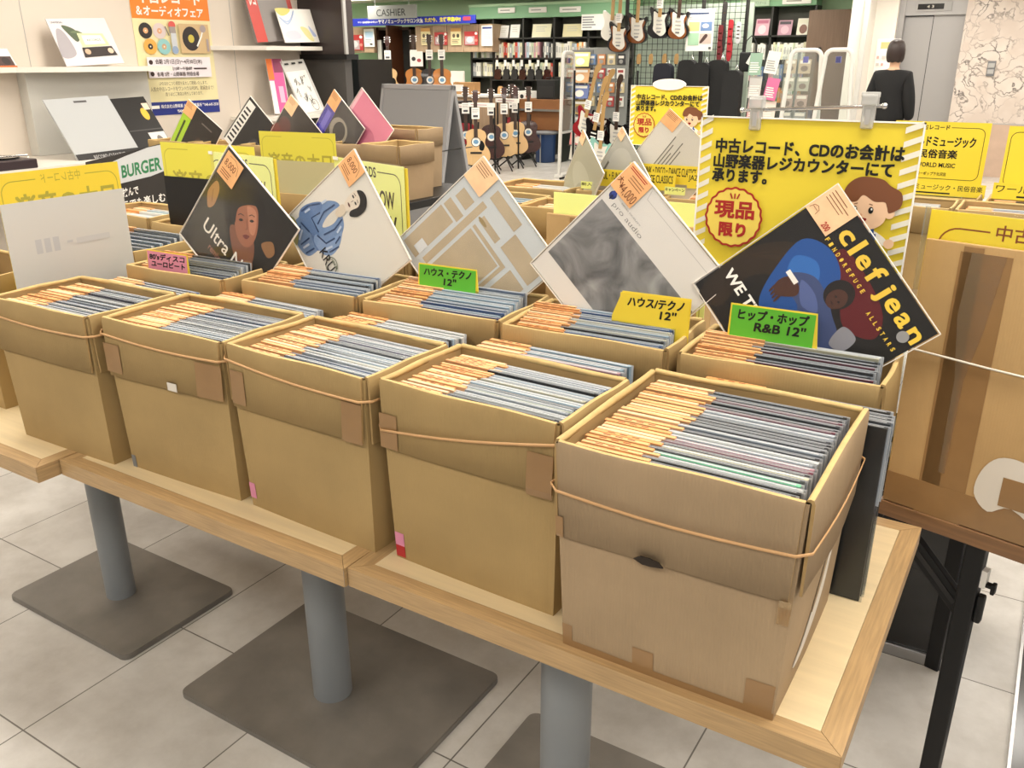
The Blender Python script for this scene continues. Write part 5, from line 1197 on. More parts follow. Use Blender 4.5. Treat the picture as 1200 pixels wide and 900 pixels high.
# ------------------------------------------------------------------ cashier corner
b = MB(); b.cbox(-11.08, -9.93, 12.5, 12.53, 2.30, 2.53, mat('sign_grey', '#8a8b88', 0.5), 0.004)
cv = CV(b, (-11.08, 12.5, 2.30), X1, Z1, 1.15, 0.23, 0.003); cv.text('CASHIER', 0.19, 0.2, 0.79, 0.72, BLACK, 0.005)
for x in (-10.9, -10.1): b.tube([(x, 12.515, 2.53), (x, 12.515, CEIL_Z)], 0.006, STEEL, 6)
tag(b.build('hanging_sign'), 'grey hanging sign reading CASHIER', 'sign')
b = MB(); b.cbox(-11.75, -8.82, 12.78, 12.80, 2.20, 2.335, BLUE, 0.003)
cv = CV(b, (-11.75, 12.78, 2.20), X1, Z1, 2.93, 0.135, 0.003)
cv.text('ヤマハ音楽教室のお申込み', 0.06, 0.35, 0.23, 0.62, PAPER, 0.01); cv.text('ヤマノミュージックサロン大宮', 0.235, 0.2, 0.60, 0.82, PAPER, 0.04)
cv.text('ただ今、生徒募集中!!', 0.615, 0.24, 0.89, 0.84, cm('#e8d23c'), 0.03); cv.rect(0.91, 0.35, 0.965, 0.8, cm('#c43a4a'))
tag(b.build('banner'), 'long blue banner with white and yellow lettering below the CASHIER sign', 'banner')
# wall cabinets of pale wood
xs = [-12.4, -11.75, -11.1, -10.02, -9.76, -9.5, -9.26]
PW = [(-12.55, -11.90), (-11.88, -11.42), (-10.12, -9.80), (-9.78, -9.42), (-9.40, -9.06), (-9.04, -8.78)]
CABX = [at(p, 50, 13.0).x for p in (404, 426, 438, 487, 507, 524, 543, 561, 577)]
zc0, zc1 = 1.72, 2.19
for i, (a, c) in enumerate(zip(CABX[:-1], CABX[1:])):
    if i == 2: continue
    t = thing('wall_cabinet', ['pale wood wall cabinet at the far end over the black display cabinet', 'pale wood wall cabinet with a white notice, left of the dark doorway', '', 'pale wood wall cabinet just right of the dark doorway', 'pale wood wall cabinet with a cream notice above the red guitar',
              'pale wood wall cabinet with a red notice, second from the bookcase side', 'pale wood wall cabinet with a red notice nearest the white notice', 'pale wood wall cabinet with a white blue-topped notice beside the bookcase'][i], 'cabinet', ((a+c)/2, 13.0, zc0), group='wall cabinets under the banner')
    hw = (c-a)/2-0.004
    b = MB(); b.cbox(-hw, hw, 0.02, 0.58, 0, zc1-zc0, WOODP, 0.003); b.build('body', t)
    b = MB(); b.cbox(-hw, hw, 0.0, 0.018, 0.003, zc1-zc0-0.003, WOODP, 0.003); b.build('door', t)
def notice(label, px0, py0, px1, py1, y, m, draw, name='notice', rz=0):
    TL, TR, BL = at(px0, py0, y), at(px1, py0, y), at(px0, py1, y)
    TR.z = TL.z; 
    return quad(name, label, 'notice', TL, TR, Vector((TL.x, TL.y, BL.z)), m, draw, 0.004, 'notices on the wall cabinets')
RN = cm('#b53a3a')
def redn(cv): cv.rect(0.05, 0.05, 0.75, 0.65, cm('#b9a3a6')); cv.ell(0.4, 0.4, 0.25, 0.22, cm('#d9d4d6')); cv.ell(0.86, 0.85, 0.1, 0.1, PAPER); cv.ell(0.86, 0.35, 0.1, 0.1, cm('#d98a7a'))
def crm(cv): cv.rect(0, 0.8, 1, 1, cm('#d9a25a')); cv.ell(0.3, 0.55, 0.14, 0.12, cm('#6b5a4a')); cv.ell(0.7, 0.55, 0.14, 0.12, cm('#4a4a3a')); cv.lines(0.1, 0.1, 0.9, 0.35, 3, cm('#6b6558'))
def wht(cv): cv.rect(0.1, 0.84, 0.95, 0.93, cm('#2a3f8c')); cv.lines(0.2, 0.35, 0.9, 0.75, 5, cm('#a9b3c4'))
def lbl(cv): cv.rect(0.1, 0.5, 0.9, 0.85, cm('#bcd6ea')); cv.lines(0.1, 0.2, 0.8, 0.45, 3, cm('#8a9aa8')); cv.rect(0.55, 0.1, 0.8, 0.2, cm('#4a4a4c'))
notice('red and lilac notice over the black display cabinet', 408, 41, 425, 59, 12.97, RN, redn)
notice('pale blue notice left of the dark doorway', 426, 34, 438, 55, 12.97, PAPER, lbl)
notice('cream notice with orange top, behind the black-headed guitar', 493, 33, 504, 53, 12.97, cm('#ead9a8'), crm)
notice('red notice behind the reddest guitar head', 509, 38, 524, 53, 12.97, RN, redn)
notice('cream notice with orange top, at the centre of the wall cabinets', 528, 33, 540, 53, 12.97, cm('#ead9a8'), crm)
notice('red notice between the cream and the white notice', 544, 37, 560, 53, 12.97, RN, redn)
notice('white notice with a blue heading beside the bookcase', 564, 30, 577, 54, 12.97, PAPER, wht)
# dark doorway cabinet for guitars
t = thing('guitar_closet', 'dark wood closet with an open door, holding guitars under the banner', 'closet', (at(462, 60, 13.1).x, 13.1, 0))
b = MB(); xw = 0.43
b.box(-xw, -xw+0.05, 0, 0.42, 0, 2.18, WOODD); b.box(xw-0.05, xw, 0, 0.42, 0, 2.18, WOODD); b.box(-xw, xw, 0, 0.42, 2.13, 2.18, WOODD); b.box(-xw, xw, 0.38, 0.42, 0, 2.18, mat('closet_back', '#140d0a', 0.6)); b.build('carcass', t)
b = MB(); b.cbox(0.10, 0.14, -0.35, 0.1, 0.02, 2.2, mat('closet_door', '#4a2a18', 0.4), 0.003); b.build('door', t)
b = MB(); b.cbox(-0.40, -0.30, -0.02, 0.02, 0.9, 1.95, mat('pale_strip', '#c9c8c0', 0.4), 0.004); b.build('light_strip', t)
# counter
t = thing('shop_counter', 'wooden shop counter behind the grey board and guitars', 'counter', (-9.3, 12.3, 0))
b = MB(); b.cbox(-1.4, 1.3, -0.3, 0.3, 0, 0.98, WOODP, 0.004); b.build('body', t)
b = MB(); b.cbox(-1.42, 1.32, -0.33, 0.33, 0.98, 1.02, PAPER, 0.004); b.build('worktop', t)
b = MB(); b.cbox(-0.14, 0.14, -0.02, 0.02, 0, 0.26, PAPER, 0.004); b.cbox(-0.05, 0.05, -0.024, -0.02, 0.05, 0.08, DARK, 0.001); tag(b.build('monitor', loc=(at(536,75,12.3).x, 12.3, 1.14)), 'white screen standing on the shop counter', 'screen')
b = MB(); b.cbox(-0.22, 0.22, -0.1, 0.1, 0, 0.20, mat('carton', '#b98d5c', 0.7), 0.004); b.cbox(-0.2, 0.0, -0.11, -0.1, 0.05, 0.16, PAPER, 0.001); tag(b.build('carton', loc=(at(545,97,12.1).x, 12.15, 1.02)), 'tan carton on the counter below the white screen', 'carton')

# ------------------------------------------------------------------ bookcases
def bookcase(name, label, x0, x1, y, ztop, shelves, posts, fas, fasm=GREEND):
    t = thing('bookcase', label, 'bookcase', ((x0+x1)/2, y, 0)); hw = (x1-x0)/2
    b = MB(); b.box(-hw, hw, 0.28, 0.30, 0, ztop, mat('case_back', '#4a4a40', 0.6))
    b.build('back_panel', t)
    for p in posts:
        b = MB(); b.box(p-(x0+x1)/2-0.015, p-(x0+x1)/2+0.015, 0, 0.28, 0, ztop, SHELFD); b.build('upright', t)
    for z in shelves:
        b = MB(); b.box(-hw, hw, 0.0, 0.28, z-0.025, z, SHELFD); b.build('shelf', t)
    b = MB(); b.box(-hw, hw, -0.03, 0.3, ztop, ztop+0.24, fasm); b.box(-hw, hw, -0.06, -0.03, ztop+0.2, ztop+0.24, GREENW); b.build('fascia', t)
    return t
Yb = 13.2
lx = [at(p, 60, Yb).x for p in (552, 578, 613, 649, 689, 742)]
bookcase('b', 'dark bookcase of white music scores under a green fascia, behind the acoustic guitars', lx[0], lx[-1], Yb, 2.28, (0.1, 0.55, 0.95, 1.30, 1.62, 1.955), lx, True)
rx = [at(p, 60, Yb).x for p in (866, 901, 951)]
bookcase('b', 'dark bookcase of magazines under a green fascia, beside the brown wood panel', rx[0]-0.25, rx[-1], Yb, 2.34, (0.1, 0.5, 0.95, 1.27, 1.58, 1.93), [rx[0]-0.25]+rx[1:], True)
def header(label, px0, px1, py, y=13.16):
    a, c = at(px0, py, y), at(px1, py, y)
    b = MB(); b.cbox(a.x, c.x, y-0.02, y, a.z-0.045, a.z+0.045, PAPER, 0.01); cv = CV(b, (a.x, y-0.02, a.z-0.045), X1, Z1, c.x-a.x, 0.09, 0.001); cv.lines(0.15, 0.3, 0.85, 0.7, 1, cm('#9a9a92'), 0.5)
    tag(b.build('shelf_header', None), label, 'shelf sign', 'white shelf headers on the green fascia')
header('white shelf header over the first column of the score bookcase', 584, 604, 12.5); header('white shelf header over the second column of the score bookcase', 620, 641, 12); header('white shelf header over the third column of the score bookcase', 656, 681, 11.5)
header('white shelf header over the magazine bookcase, beside the wood panel', 917, 951, 1.5); 
b = MB(); a = at(868, 3, 13.15); b.cbox(a.x, a.x+0.45, 13.13, 13.15, a.z-0.06, a.z+0.03, cm('#b9d0b4'), 0.004); CV(b, (a.x, 13.13, a.z-0.06), X1, Z1, 0.45, 0.09, 0.001).text('ミュージックスクール', 0.1, 0.25, 0.9, 0.7, cm('#4a6a4c'), 0.0); tag(b.build('shelf_header'), 'pale green shelf header over the magazine bookcase, beside the hanging straps', 'shelf sign')
a = at(682, 17, 13.16); b = MB(); b.cbox(a.x, a.x+0.46, 13.145, 13.165, a.z-0.25, a.z, PAPER, 0.003); CV(b, (a.x, 13.145, a.z-0.25), X1, Z1, 0.46, 0.25, 0.001).lines(0.05, 0.1, 0.6, 0.9, 5, cm('#8c8c90'), 0.5); tag(b.build('notice'), 'white notice board hung on the score bookcase by the electric guitars', 'notice')
# books: spines on the shelves
BC = {'white': '#e8e6dc', 'cream': '#e0dbb8', 'pale green': '#c3d0b0', 'grey': '#9aa0a2', 'red': '#c2402c', 'green': '#6a8c66', 'black': '#2a2a2a', 'pink': '#d8a0a8', 'blue': '#5a78a8', 'orange': '#e0903c', 'pale blue': '#b7c9d6'}
_bk = {}
def book_mesh(c, wdt, hgt):
    k = (c, round(wdt, 3), round(hgt, 2))
    if k not in _bk:
        m = mat('spine_' + c.replace(' ', '_'), BC[c], 0.5); b = MB(); b.box(0, wdt, 0, 0.012, 0, hgt, m); b.box(0.002, wdt-0.002, 0.012, 0.2, 0.003, hgt-0.004, PAPER); b.box(0, 0.002, 0.012, 0.21, 0, hgt, m); b.box(wdt-0.002, wdt, 0.012, 0.21, 0, hgt, m)
        b.box(wdt*0.3, wdt*0.7, -0.0008, 0, hgt*0.35, hgt*0.75, GREY if c != 'grey' else WHITE); _bk[k] = b.mesh('book')
    return _bk[k]
NBOOK = 0
def book_row(x0, x1, z, hmax, mix, where, seed, gap=0.1):
    global NBOOK
    r = random.Random(seed); x = x0+0.02
    while x < x1-0.07:
        if r.random() < gap*0.4: x += r.uniform(0.03, 0.08); continue
        c = mix[r.randrange(len(mix))]; wdt = (0.028, 0.04, 0.055)[r.randrange(3)]; h = round(hmax*(0.86, 0.93, 0.98)[r.randrange(3)], 2)
        o = bpy.data.objects.new('book', book_mesh(c, wdt, h)); COL.objects.link(o); o.location = (x, Yb+0.03, z); tag(o, f'{c} spined book {where}', 'book', 'books ' + where); NBOOK += 1
        x += wdt + 0.002
WM = ['white', 'white', 'cream', 'pale green', 'white', 'cream', 'grey', 'pale blue']
cols = ['first', 'second', 'third', 'fourth']
for i in range(4):
    book_row(lx[i], lx[i+1], 1.62, 0.27, WM + (['red'] if i == 1 else ['pink', 'black'] if i == 2 else ['orange', 'cream'] if i == 3 else []), f'on the second shelf, {cols[i]} column of the score bookcase', i+1)
for i in range(4):
    book_row(lx[i], lx[i+1], 1.30, 0.25, ['white', 'cream', 'pale green', 'white', 'grey', 'cream', 'red'], f'on the third shelf, {cols[i]} column of the score bookcase', i+11, 0.4)
for i, (a, c) in enumerate(((rx[0]-0.2, rx[1]), (rx[1], rx[2]))):
    book_row(a, c, 1.58, 0.26, ['white', 'white', 'pale green', 'cream'] if i else ['white', 'white', 'white', 'pink', 'red'], f'on the second shelf of the magazine bookcase, {cols[i]} column', i+21)
    book_row(a, c, 1.27, 0.24, ['grey', 'pink', 'white', 'blue', 'red', 'cream'], f'on the third shelf of the magazine bookcase, {cols[i]} column', i+31)
    book_row(a, c, 0.95, 0.22, ['green', 'black', 'white', 'pink', 'orange'], f'on the fourth shelf of the magazine bookcase, {cols[i]} column', i+41)
# face-out scores on the top shelves
def faceout(label, px0, px1, py0, py1, c, draw=None, y=13.22):
    a, e = at(px0, py1, y), at(px1, py1, y); h = at(px0, py0, y).z - a.z
    b = MB(); b.box(0, e.x-a.x, 0, 0.012, 0, h, cm(c))
    cv = CV(b, (0, 0, 0), X1, Z1, e.x-a.x, h, 0.0008)
    (draw or (lambda cv: cv.lines(0.2, 0.4, 0.8, 0.85, 3, cm('#c9c7ba'), 0.3)))(cv)
    o = b.build('music_score', loc=(a.x, y+0.03, 1.957 if px0 < 800 else 1.932)); o.rotation_euler = (-0.22, 0, 0); tag(o, label, 'music score', 'scores shown face out')
faceout('white score face out, leftmost on the top shelf of the score bookcase', 583, 594, 25, 40, '#e9e8e2'); faceout('white score face out, second on the top shelf of the score bookcase', 596, 607, 24, 40, '#edece4')
faceout('cream score face out in the second column, on the top shelf', 622, 644, 24, 40, '#ebe7c4'); faceout('cream score face out in the third column, on the top shelf', 658, 681, 24, 39.5, '#e4dcb0')
def mag(c1, c2): return lambda cv: (cv.rect(0.08, 0.72, 0.9, 0.92, cm(c1)), cv.ell(0.5, 0.35, 0.3, 0.28, cm(c2)))
faceout('white magazine with green tones face out, by the hanging straps', 866, 880, 15, 34, '#dfe0d4', mag('#8ca08a', '#c9b46a')); faceout('pink magazine face out, beside the green-toned one', 884, 900, 14, 34, '#d9a9b6', mag('#c06a86', '#e6d0d6'))
faceout('dark pink magazine face out, right of the upright', 911, 927, 14, 32, '#b98a9a', mag('#3a3038', '#d9a9b6')); faceout('cream magazine with a brown haired face, beside the wood panel', 933, 948, 12, 32, '#e4dfcc', mag('#e0dcc4', '#7a4a34'))

# ------------------------------------------------------------------ guitars
GNAT = mat('guitar_spruce', '#d9b480', 0.25, noise=0.06, nscale=4, stretch=(30, 30, 2), coat=0.3)
GSUN = mat('guitar_sunburst', '#b06a22', 0.25, coat=0.4); GBLK = mat('guitar_black', '#141011', 0.2, coat=0.5); GRED = mat('guitar_red', '#8e1a22', 0.25, coat=0.4); GMAH = mat('guitar_mahogany', '#3a1510', 0.25, coat=0.4); GORG = mat('guitar_orange', '#c07a34', 0.3, coat=0.3)
NECK = mat('guitar_neck', '#3a281e', 0.4); MAPLE = mat('maple_neck', '#b08d5a', 0.35); MINT = mat('guitar_mint', '#8fc4b8', 0.25, coat=0.4); GWHT = mat('guitar_white', '#e4e0d6', 0.25, coat=0.4)
def half(pts): return smooth2([(x, z) for x, z in pts] + [(-x, z) for x, z in pts[::-1] if x > 0.001], 5)
AC = half([(0.0,0.0),(0.11,0.012),(0.185,0.07),(0.198,0.14),(0.175,0.215),(0.132,0.275),(0.128,0.33),(0.145,0.39),(0.125,0.45),(0.06,0.485),(0.0,0.487)])
def acoustic(label, loc, top, side, rz=0, tilt=0.0, s=1.0, card_=True, guard=True, group='acoustic guitars', hang=False):
    t = thing('acoustic_guitar', label, 'guitar', loc, 0, group, rot=(-tilt, 0, rz)); t.scale = (s, s, s)
    b = MB(); b.prism(AC, (0, -0.05, 0), X1, Z1, 0.10, top, side, True); bd_ = b.build('body', t)
    b = MB(); cv = CV(b, (0, -0.05, 0), X1, Z1, 1, 1, 0.0012); cv.ring(0, 0.315, 0.062, 0.062, 0.01, NECK, 30); cv.ell(0, 0.315, 0.05, 0.05, BLACK); b.build('sound_hole', bd_)
    if guard:
        b = MB(); b.prism(smooth2([(0.05,0.31),(0.085,0.33),(0.12,0.27),(0.10,0.20),(0.05,0.21),(0.045,0.27)], 4), (0, -0.0505, 0), X1, Z1, 0.0015, BLACKG); b.T = Matrix.Identity(4); b.build('pickguard', bd_)
    b = MB(); b.cbox(-0.08, 0.08, -0.062, -0.05, 0.155, 0.180, BLACK if top != GBLK else NECK, 0.003); b.build('bridge', bd_)
    b = MB(); b.cbox(-0.026, 0.026, -0.066, -0.040, 0.37, 0.84, NECK, 0.004); b.build('neck', t)
    b = MB(); b.prism([(-0.025,0.84),(0.025,0.84),(0.038,0.88),(0.036,1.0),(-0.036,1.0),(-0.038,0.88)], (0, -0.052, 0), X1, Z1, 0.014, NECK if top is not GNAT else GMAH)
    for k in range(3):
        for sx in (-1, 1): b.cbox(sx*0.045-0.010, sx*0.045+0.010, -0.06, -0.05, 0.895+k*0.035, 0.910+k*0.035, CHROME, 0.003)
    b.build('headstock', t)
    b = MB(); cv = CV(b, (0, -0.054, 0), X1, Z1, 1, 1, 0.001); cv.ell(0.0, 0.315, 0.058, 0.058, PAPER); cv.ell(0, 0.315, 0.036, 0.03, cm('#6a9ac0')); b.build('sound_hole_card', bd_)
    if card_:
        b = MB(); b.box(-0.055, 0.055, -0.074, -0.071, 0.62, 0.77, PAPER); cv = CV(b, (-0.055, -0.074, 0.62), X1, Z1, 0.11, 0.15, 0.0008); cv.lines(0.1, 0.5, 0.9, 0.9, 3, cm('#8a8a90'), 0.3); cv.rect(0.2, 0.15, 0.8, 0.35, cm('#4a4a50')); p = b.build('price_card', t); p['label'] = 'white price card'
    return t
def gstand(loc, label, s=1.0):
    t = thing('guitar_stand', label, 'guitar stand', loc, 0, 'black guitar stands')
    b = MB()
    for a in (-150, -30, 90): b.tube([(0, 0.02, 0.22), (0.26*math.cos(math.radians(a)), 0.26*math.sin(math.radians(a)), 0.012)], 0.011, BLACKM, 8)
    b.build('legs', t); b = MB(); b.tube([(0, 0.02, 0.2), (0, 0.07, 0.78)], 0.011, BLACKM, 8); b.build('upright', t)
    b = MB(); b.tube([(-0.12, -0.10, 0.22), (-0.12, 0.03, 0.19), (0.12, 0.03, 0.19), (0.12, -0.10, 0.22)], 0.010, BLACKM, 8); b.build('cradle', t)
    for ch in t.children: pass
    return t
def gpos(px, py, y): p = at(px, py, y); return p
# front row on the floor: (pixel x of the lower bout centre, depth)
for px, y, top, sd, lab in ((558, 9.3, GNAT, GMAH, 'natural acoustic guitar with a dark pickguard, foremost of the floor row'), (576, 10.1, GMAH, GMAH, 'dark red-brown acoustic guitar second in the row on the floor'),
                            (591, 10.45, GNAT, GNAT, 'natural acoustic guitar third in the row, behind the dark red-brown one'), (604, 10.85, GNAT, GNAT, 'natural acoustic guitar fourth in the row on the floor'), (619, 11.15, GMAH, GMAH, 'dark acoustic guitar last in the row, by the blue bin')):
    p = at(px, 180, y); fz = math.atan2(CAM_LOC.x-p.x, p.y-CAM_LOC.y)
    gstand((p.x, y, 0), 'black stand under the ' + lab.split(',')[0] if False else 'black stand holding the ' + lab, 1)
    acoustic(lab, (p.x, y, 0.20), top, sd, rz=fz, tilt=0.10, guard=(px < 560), group='acoustic guitars on floor stands')
for px, y, top, lab in ((546, 10.0, GRED, 'red guitar half hidden behind the foremost natural guitar'), (600, 11.5, GRED, 'red guitar half hidden behind the third guitar of the row'), (531, 10.2, GNAT, 'pale guitar half hidden behind the grey board')):
    p = at(px, 150, y); acoustic(lab, (p.x, y, 0.22), top, top, rz=0.6, tilt=0.08, guard=False, group='guitars half hidden behind the row')
    gstand((p.x, y, 0.0), 'black stand holding the ' + lab)
# narrow white price rails above the row
for px0, px1, py, y, lab in ((549, 580, 122.5, 9.85, 'white price rail over the two foremost guitars'), (581, 608, 117.5, 10.7, 'white price rail over the rear natural guitars'), (532, 546, 124, 10.6, 'white price rail beside the grey board')):
    a, e = at(px0, py, y), at(px1, py, y); b = MB(); b.cbox(a.x, e.x, y-0.01, y+0.01, a.z-0.03, a.z+0.03, PAPER, 0.003); CV(b, (a.x, y-0.01, a.z-0.03), X1, Z1, e.x-a.x, 0.06, 0.001).lines(0.1, 0.3, 0.9, 0.7, 1, cm('#c08a9a'), 0.4)
    for x in (a.x+0.02, e.x-0.02): b.tube([(x, y+0.02, a.z), (x, y+0.02, 0.0)], 0.012, BLACKM, 6)
    tag(b.build('price_rail'), lab, 'price rail', 'white price rails in the guitar rows')
# upper row by the closet
for px, py, y, top, sd, lab in ((457, 118, 11.0, GNAT, GNAT, 'natural acoustic guitar before the dark closet'), (487, 121, 10.6, GORG, GORG, 'orange-brown acoustic guitar with a large white card'), (505, 121, 10.65, GBLK, GBLK, 'black acoustic guitar between the orange-brown and the red one'), (519, 121, 10.7, GORG, GRED, 'amber-topped acoustic guitar with red sides at the closet row end')):
    p = at(px, py, y); g = acoustic(lab, (p.x, y, 0.98), top, sd, rz=0.62, tilt=0.06, guard=(px == 457), s=0.98, group='acoustic guitars in the row before the closet')
b = MB(); b.cbox(at(445, 100, 10.8).x, at(532, 100, 10.8).x, 10.5, 11.3, 0.0, 0.96, mat('rack_dark', '#2a2624', 0.5), 0.004); tag(b.build('guitar_plinth'), 'dark plinth carrying the row of guitars before the closet', 'plinth')
p = at(488, 69, 10.4); b = MB(); b.box(-0.10, 0.10, 0, 0.003, -0.11, 0.11, PAPER); cv = CV(b, (-0.10, 0, -0.11), X1, Z1, 0.2, 0.22, 0.001); cv.ell(0.28, 0.5, 0.16, 0.14, cm('#3a3a3c')); cv.ell(0.7, 0.4, 0.16, 0.12, cm('#b04a50')); tag(b.build('picture_card', loc=(p.x, 10.4, p.z), rz=0.62), 'large white picture card hung on the orange-brown guitar', 'card')
# shelf of small dark guitars and things in front of the score bookcase
t = thing('merchandise_rack', 'dark rack with small instruments and white price tags before the score bookcase', 'rack', (at(615, 90, 12.7).x, 12.72, 0))
b = MB()
for z in (0.55, 0.92, 1.26): b.box(-0.62, 0.55, -0.15, 0.2, z-0.02, z, SHELFD)
for x in (-0.62, 0.55): b.box(x-0.015, x+0.015, -0.15, 0.2, 0, 1.28, SHELFD)
b.build('frame', t)
for k in range(7):
    p = at(583+k*9.6, 78, 12.55)
    b = MB(); b.prism(half([(0,0),(0.05,0.005),(0.07,0.05),(0.05,0.10),(0.055,0.14),(0.03,0.17),(0,0.172)]), (0, 0, 0), X1, Z1, 0.05, DARK if k % 3 else GMAH); b.cbox(-0.012, 0.012, -0.01, 0.01, 0.16, 0.33, BLACKM, 0.003); b.cbox(-0.02, 0.02, -0.01, 0.01, 0.33, 0.40, NECK, 0.003); b.box(-0.025, 0.025, -0.016, -0.014, 0.22, 0.32, PAPER)
    tag(b.build('ukulele', loc=(p.x, 12.55, 1.262)), 'dark ukulele with a white tag, hung in the row on the rack', 'ukulele', 'dark ukuleles in a row on the rack')
for px, py, lab, c, wd, h in ((586, 107, 'tan guitar headstock figure on the rack shelf', '#c9a070', 0.09, 0.22), (601, 106, 'pink-tan guitar headstock figure on the rack shelf', '#d09a80', 0.10, 0.24)):
    p = at(px, py, 12.5); b = MB(); b.prism(smooth2([(-wd/2,0),(wd/2,0),(wd*0.6,h*0.6),(wd*0.4,h),(-wd*0.4,h),(-wd*0.6,h*0.6)], 4), (0, 0, 0), X1, Z1, 0.03, cm(c)); tag(b.build('ukulele', loc=(p.x, 12.5, 0.922)), lab, 'ukulele')
p = at(618, 112, 12.5); b = MB(); b.cbox(-0.13, 0.13, -0.1, 0.1, 0, 0.16, PAPER, 0.004); CV(b, (-0.13, -0.1, 0), X1, Z1, 0.26, 0.16, 0.001).ell(0.3, 0.45, 0.14, 0.22, DARK).ell(0.7, 0.45, 0.1, 0.16, cm('#b0584a')).rect(0.88, 0, 1, 1, RED); tag(b.build('small_carton', loc=(p.x, 12.5, 0.922)), 'white and red small carton on the rack', 'carton')
p = at(643, 115, 12.0); b = MB(); b.cbox(-0.17, 0.17, -0.11, 0.11, 0, 0.30, mat('amp_black', '#1b1b1c', 0.6), 0.01); b.box(-0.14, 0.14, -0.115, -0.11, 0.03, 0.20, DARK); b.tube([(-0.07,0,0.3),(-0.05,0,0.33),(0.05,0,0.33),(0.07,0,0.3)], 0.008, BLACKM, 6); tag(b.build('amplifier', loc=(p.x, 12.0, 0.98)), 'small black amplifier on the brown wood case by the gate', 'amplifier')
p = at(640, 130, 12.0); t = thing('wood_case', 'brown wooden case under the small black amplifier', 'case', (p.x, 12.0, 0))
b = MB(); b.cbox(-0.40, 0.42, -0.2, 0.25, 0.50, 0.98, mat('brown_case', '#8a5a32', 0.5, noise=0.1, nscale=5), 0.005); b.build('body', t); b = MB(); b.box(-0.44, 0.45, -0.26, -0.2, 0.80, 0.83, STEEL); b.build('front_rail', t)
for x in (-0.36, 0.38): b = MB(); b.box(x-0.02, x+0.02, -0.18, 0.2, 0, 0.5, BLACKM); b.build('leg', t)
p = at(641, 175, 11.8); t = thing('blue_bin', 'blue and black drum-shaped bin with a round grey lid on the floor', 'bin', (p.x, 11.75, 0))
b = MB(); b.lathe([(0.15, 0.0), (0.16, 0.02), (0.17, 0.45)], mat('bin_blue', '#23406e', 0.4), 24); b.build('body', t); b = MB(); b.lathe([(0.20, 0.45), (0.21, 0.46), (0.20, 0.49), (0.05, 0.5)], MIDG, 24); b.build('lid', t)
b = MB(); b.box(-0.008, 0.008, -0.176, -0.165, 0, 0.45, GREY); b.build('trim_band', t)

# ------------------------------------------------------------------ security gates
GATE = mat('gate_white', '#d5d3cd', 0.4)
def gate(label, loc, rz, wdt, h, top):
    t = thing('security_gate', label, 'security gate', loc, rz, 'white security gates')
    def arch(w0, w1, z0, z1, r=0.08):
        return [(-w0/2, z0)] + [(-w1/2 + r - r*math.cos(math.radians(a)), z1 - r + r*math.sin(math.radians(a))) for a in range(0, 91, 15)] + [(w1/2 - r + r*math.sin(math.radians(a)), z1 - r + r*math.cos(math.radians(a))) for a in range(0, 91, 15)] + [(w0/2, z0)]
    b = MB(); P = arch(wdt, top, 0.05, h); b.tube([(x, 0, z) for x, z in P], 0.026, GATE, 10); b.tube([(-wdt*0.46, 0, 0.62), (wdt*0.46, 0, 0.62)], 0.018, GATE, 8); b.build('frame', t)
    b = MB(); Q = arch(wdt*0.94, top*0.9, 0.62, h-0.03); b.prism(Q[::-1], (0, -0.004, 0), X1, Z1, -0.008, CLEARG); b.build('clear_panel', t)
    b = MB(); b.cbox(-wdt/2-0.03, wdt/2+0.03, -0.07, 0.07, 0, 0.05, GATE, 0.01); b.build('base', t)
    b = MB(); b.cbox(-0.03, 0.03, -0.012, 0.012, h-0.14, h-0.07, cm('#6a6aa8'), 0.003); b.build('sensor_plate', t)
    return t
p = at(655, 205, 10.3); gate('white security gate seen edge-on before the magazine stand', (p.x+0.12, 10.3, 0), math.radians(94), 0.50, 1.68, 0.36)
p = at(941, 100, 10.0); gate('white security gate in front of the flyer holder', (p.x, 10.0, 0), math.radians(10), 0.52, 1.69, 0.34)
p = at(979, 100, 10.0); gate('white security gate nearest the lift, with a small blue plate', (p.x, 10.0, 0), math.radians(0), 0.52, 1.69, 0.30)

# ------------------------------------------------------------------ magazine stand, flyer holder, leaflet rack
t = thing('magazine_stand', 'tall stand of magazines right of the edge-on security gate', 'stand', (at(680, 120, 10.9).x, 10.9, 0))
b = MB(); b.box(-0.16, 0.18, 0.02, 0.05, 0, 1.72, MIDG); 
for k in range(7): b.box(-0.16, 0.18, -0.09, 0.02, 0.16+k*0.22, 0.17+k*0.22, CLEARG)
b.build('frame', t)
mg = [('#d9d4c8','white'),('#d98a86','coral'),('#a9b0b4','grey'),('#a89050','olive'),('#6a7ab0','blue'),('#d8a878','tan'),('#e6d98a','pale yellow')]
for k, (c, nm) in enumerate(mg):
    b = MB(); b.box(-0.14, 0.15, 0, 0.01, 0, 0.20, cm(c)); cv = CV(b, (-0.14, 0, 0), X1, Z1, 0.29, 0.2, 0.001); cv.rect(0.1, 0.72, 0.9, 0.9, cm('#f0ede6') if k != 0 else cm('#4a4a4a')); cv.ell(0.5, 0.35, 0.25, 0.25, cm('#6a5a50') if k in (0, 3) else cm('#e8e2d8'))
    o = b.build('magazine', loc=(at(680,120,10.9).x, 10.84, 0.175+k*0.22)); o.rotation_euler = (-0.25, 0, 0); tag(o, f'{nm} magazine on the tall magazine stand', 'magazine', 'magazines on the tall stand')
t = thing('flyer_holder', 'clear wall of flyer pockets behind the white security gate', 'flyer holder', (at(932, 100, 10.7).x, 10.7, 0))
b = MB(); b.box(-0.20, 0.20, 0.02, 0.03, 0.2, 1.70, CLEARG); b.box(-0.02, 0.02, 0.03, 0.06, 0, 1.7, GREY); b.box(-0.2, 0.2, -0.1, 0.2, 0, 0.02, GREY); b.build('frame', t)
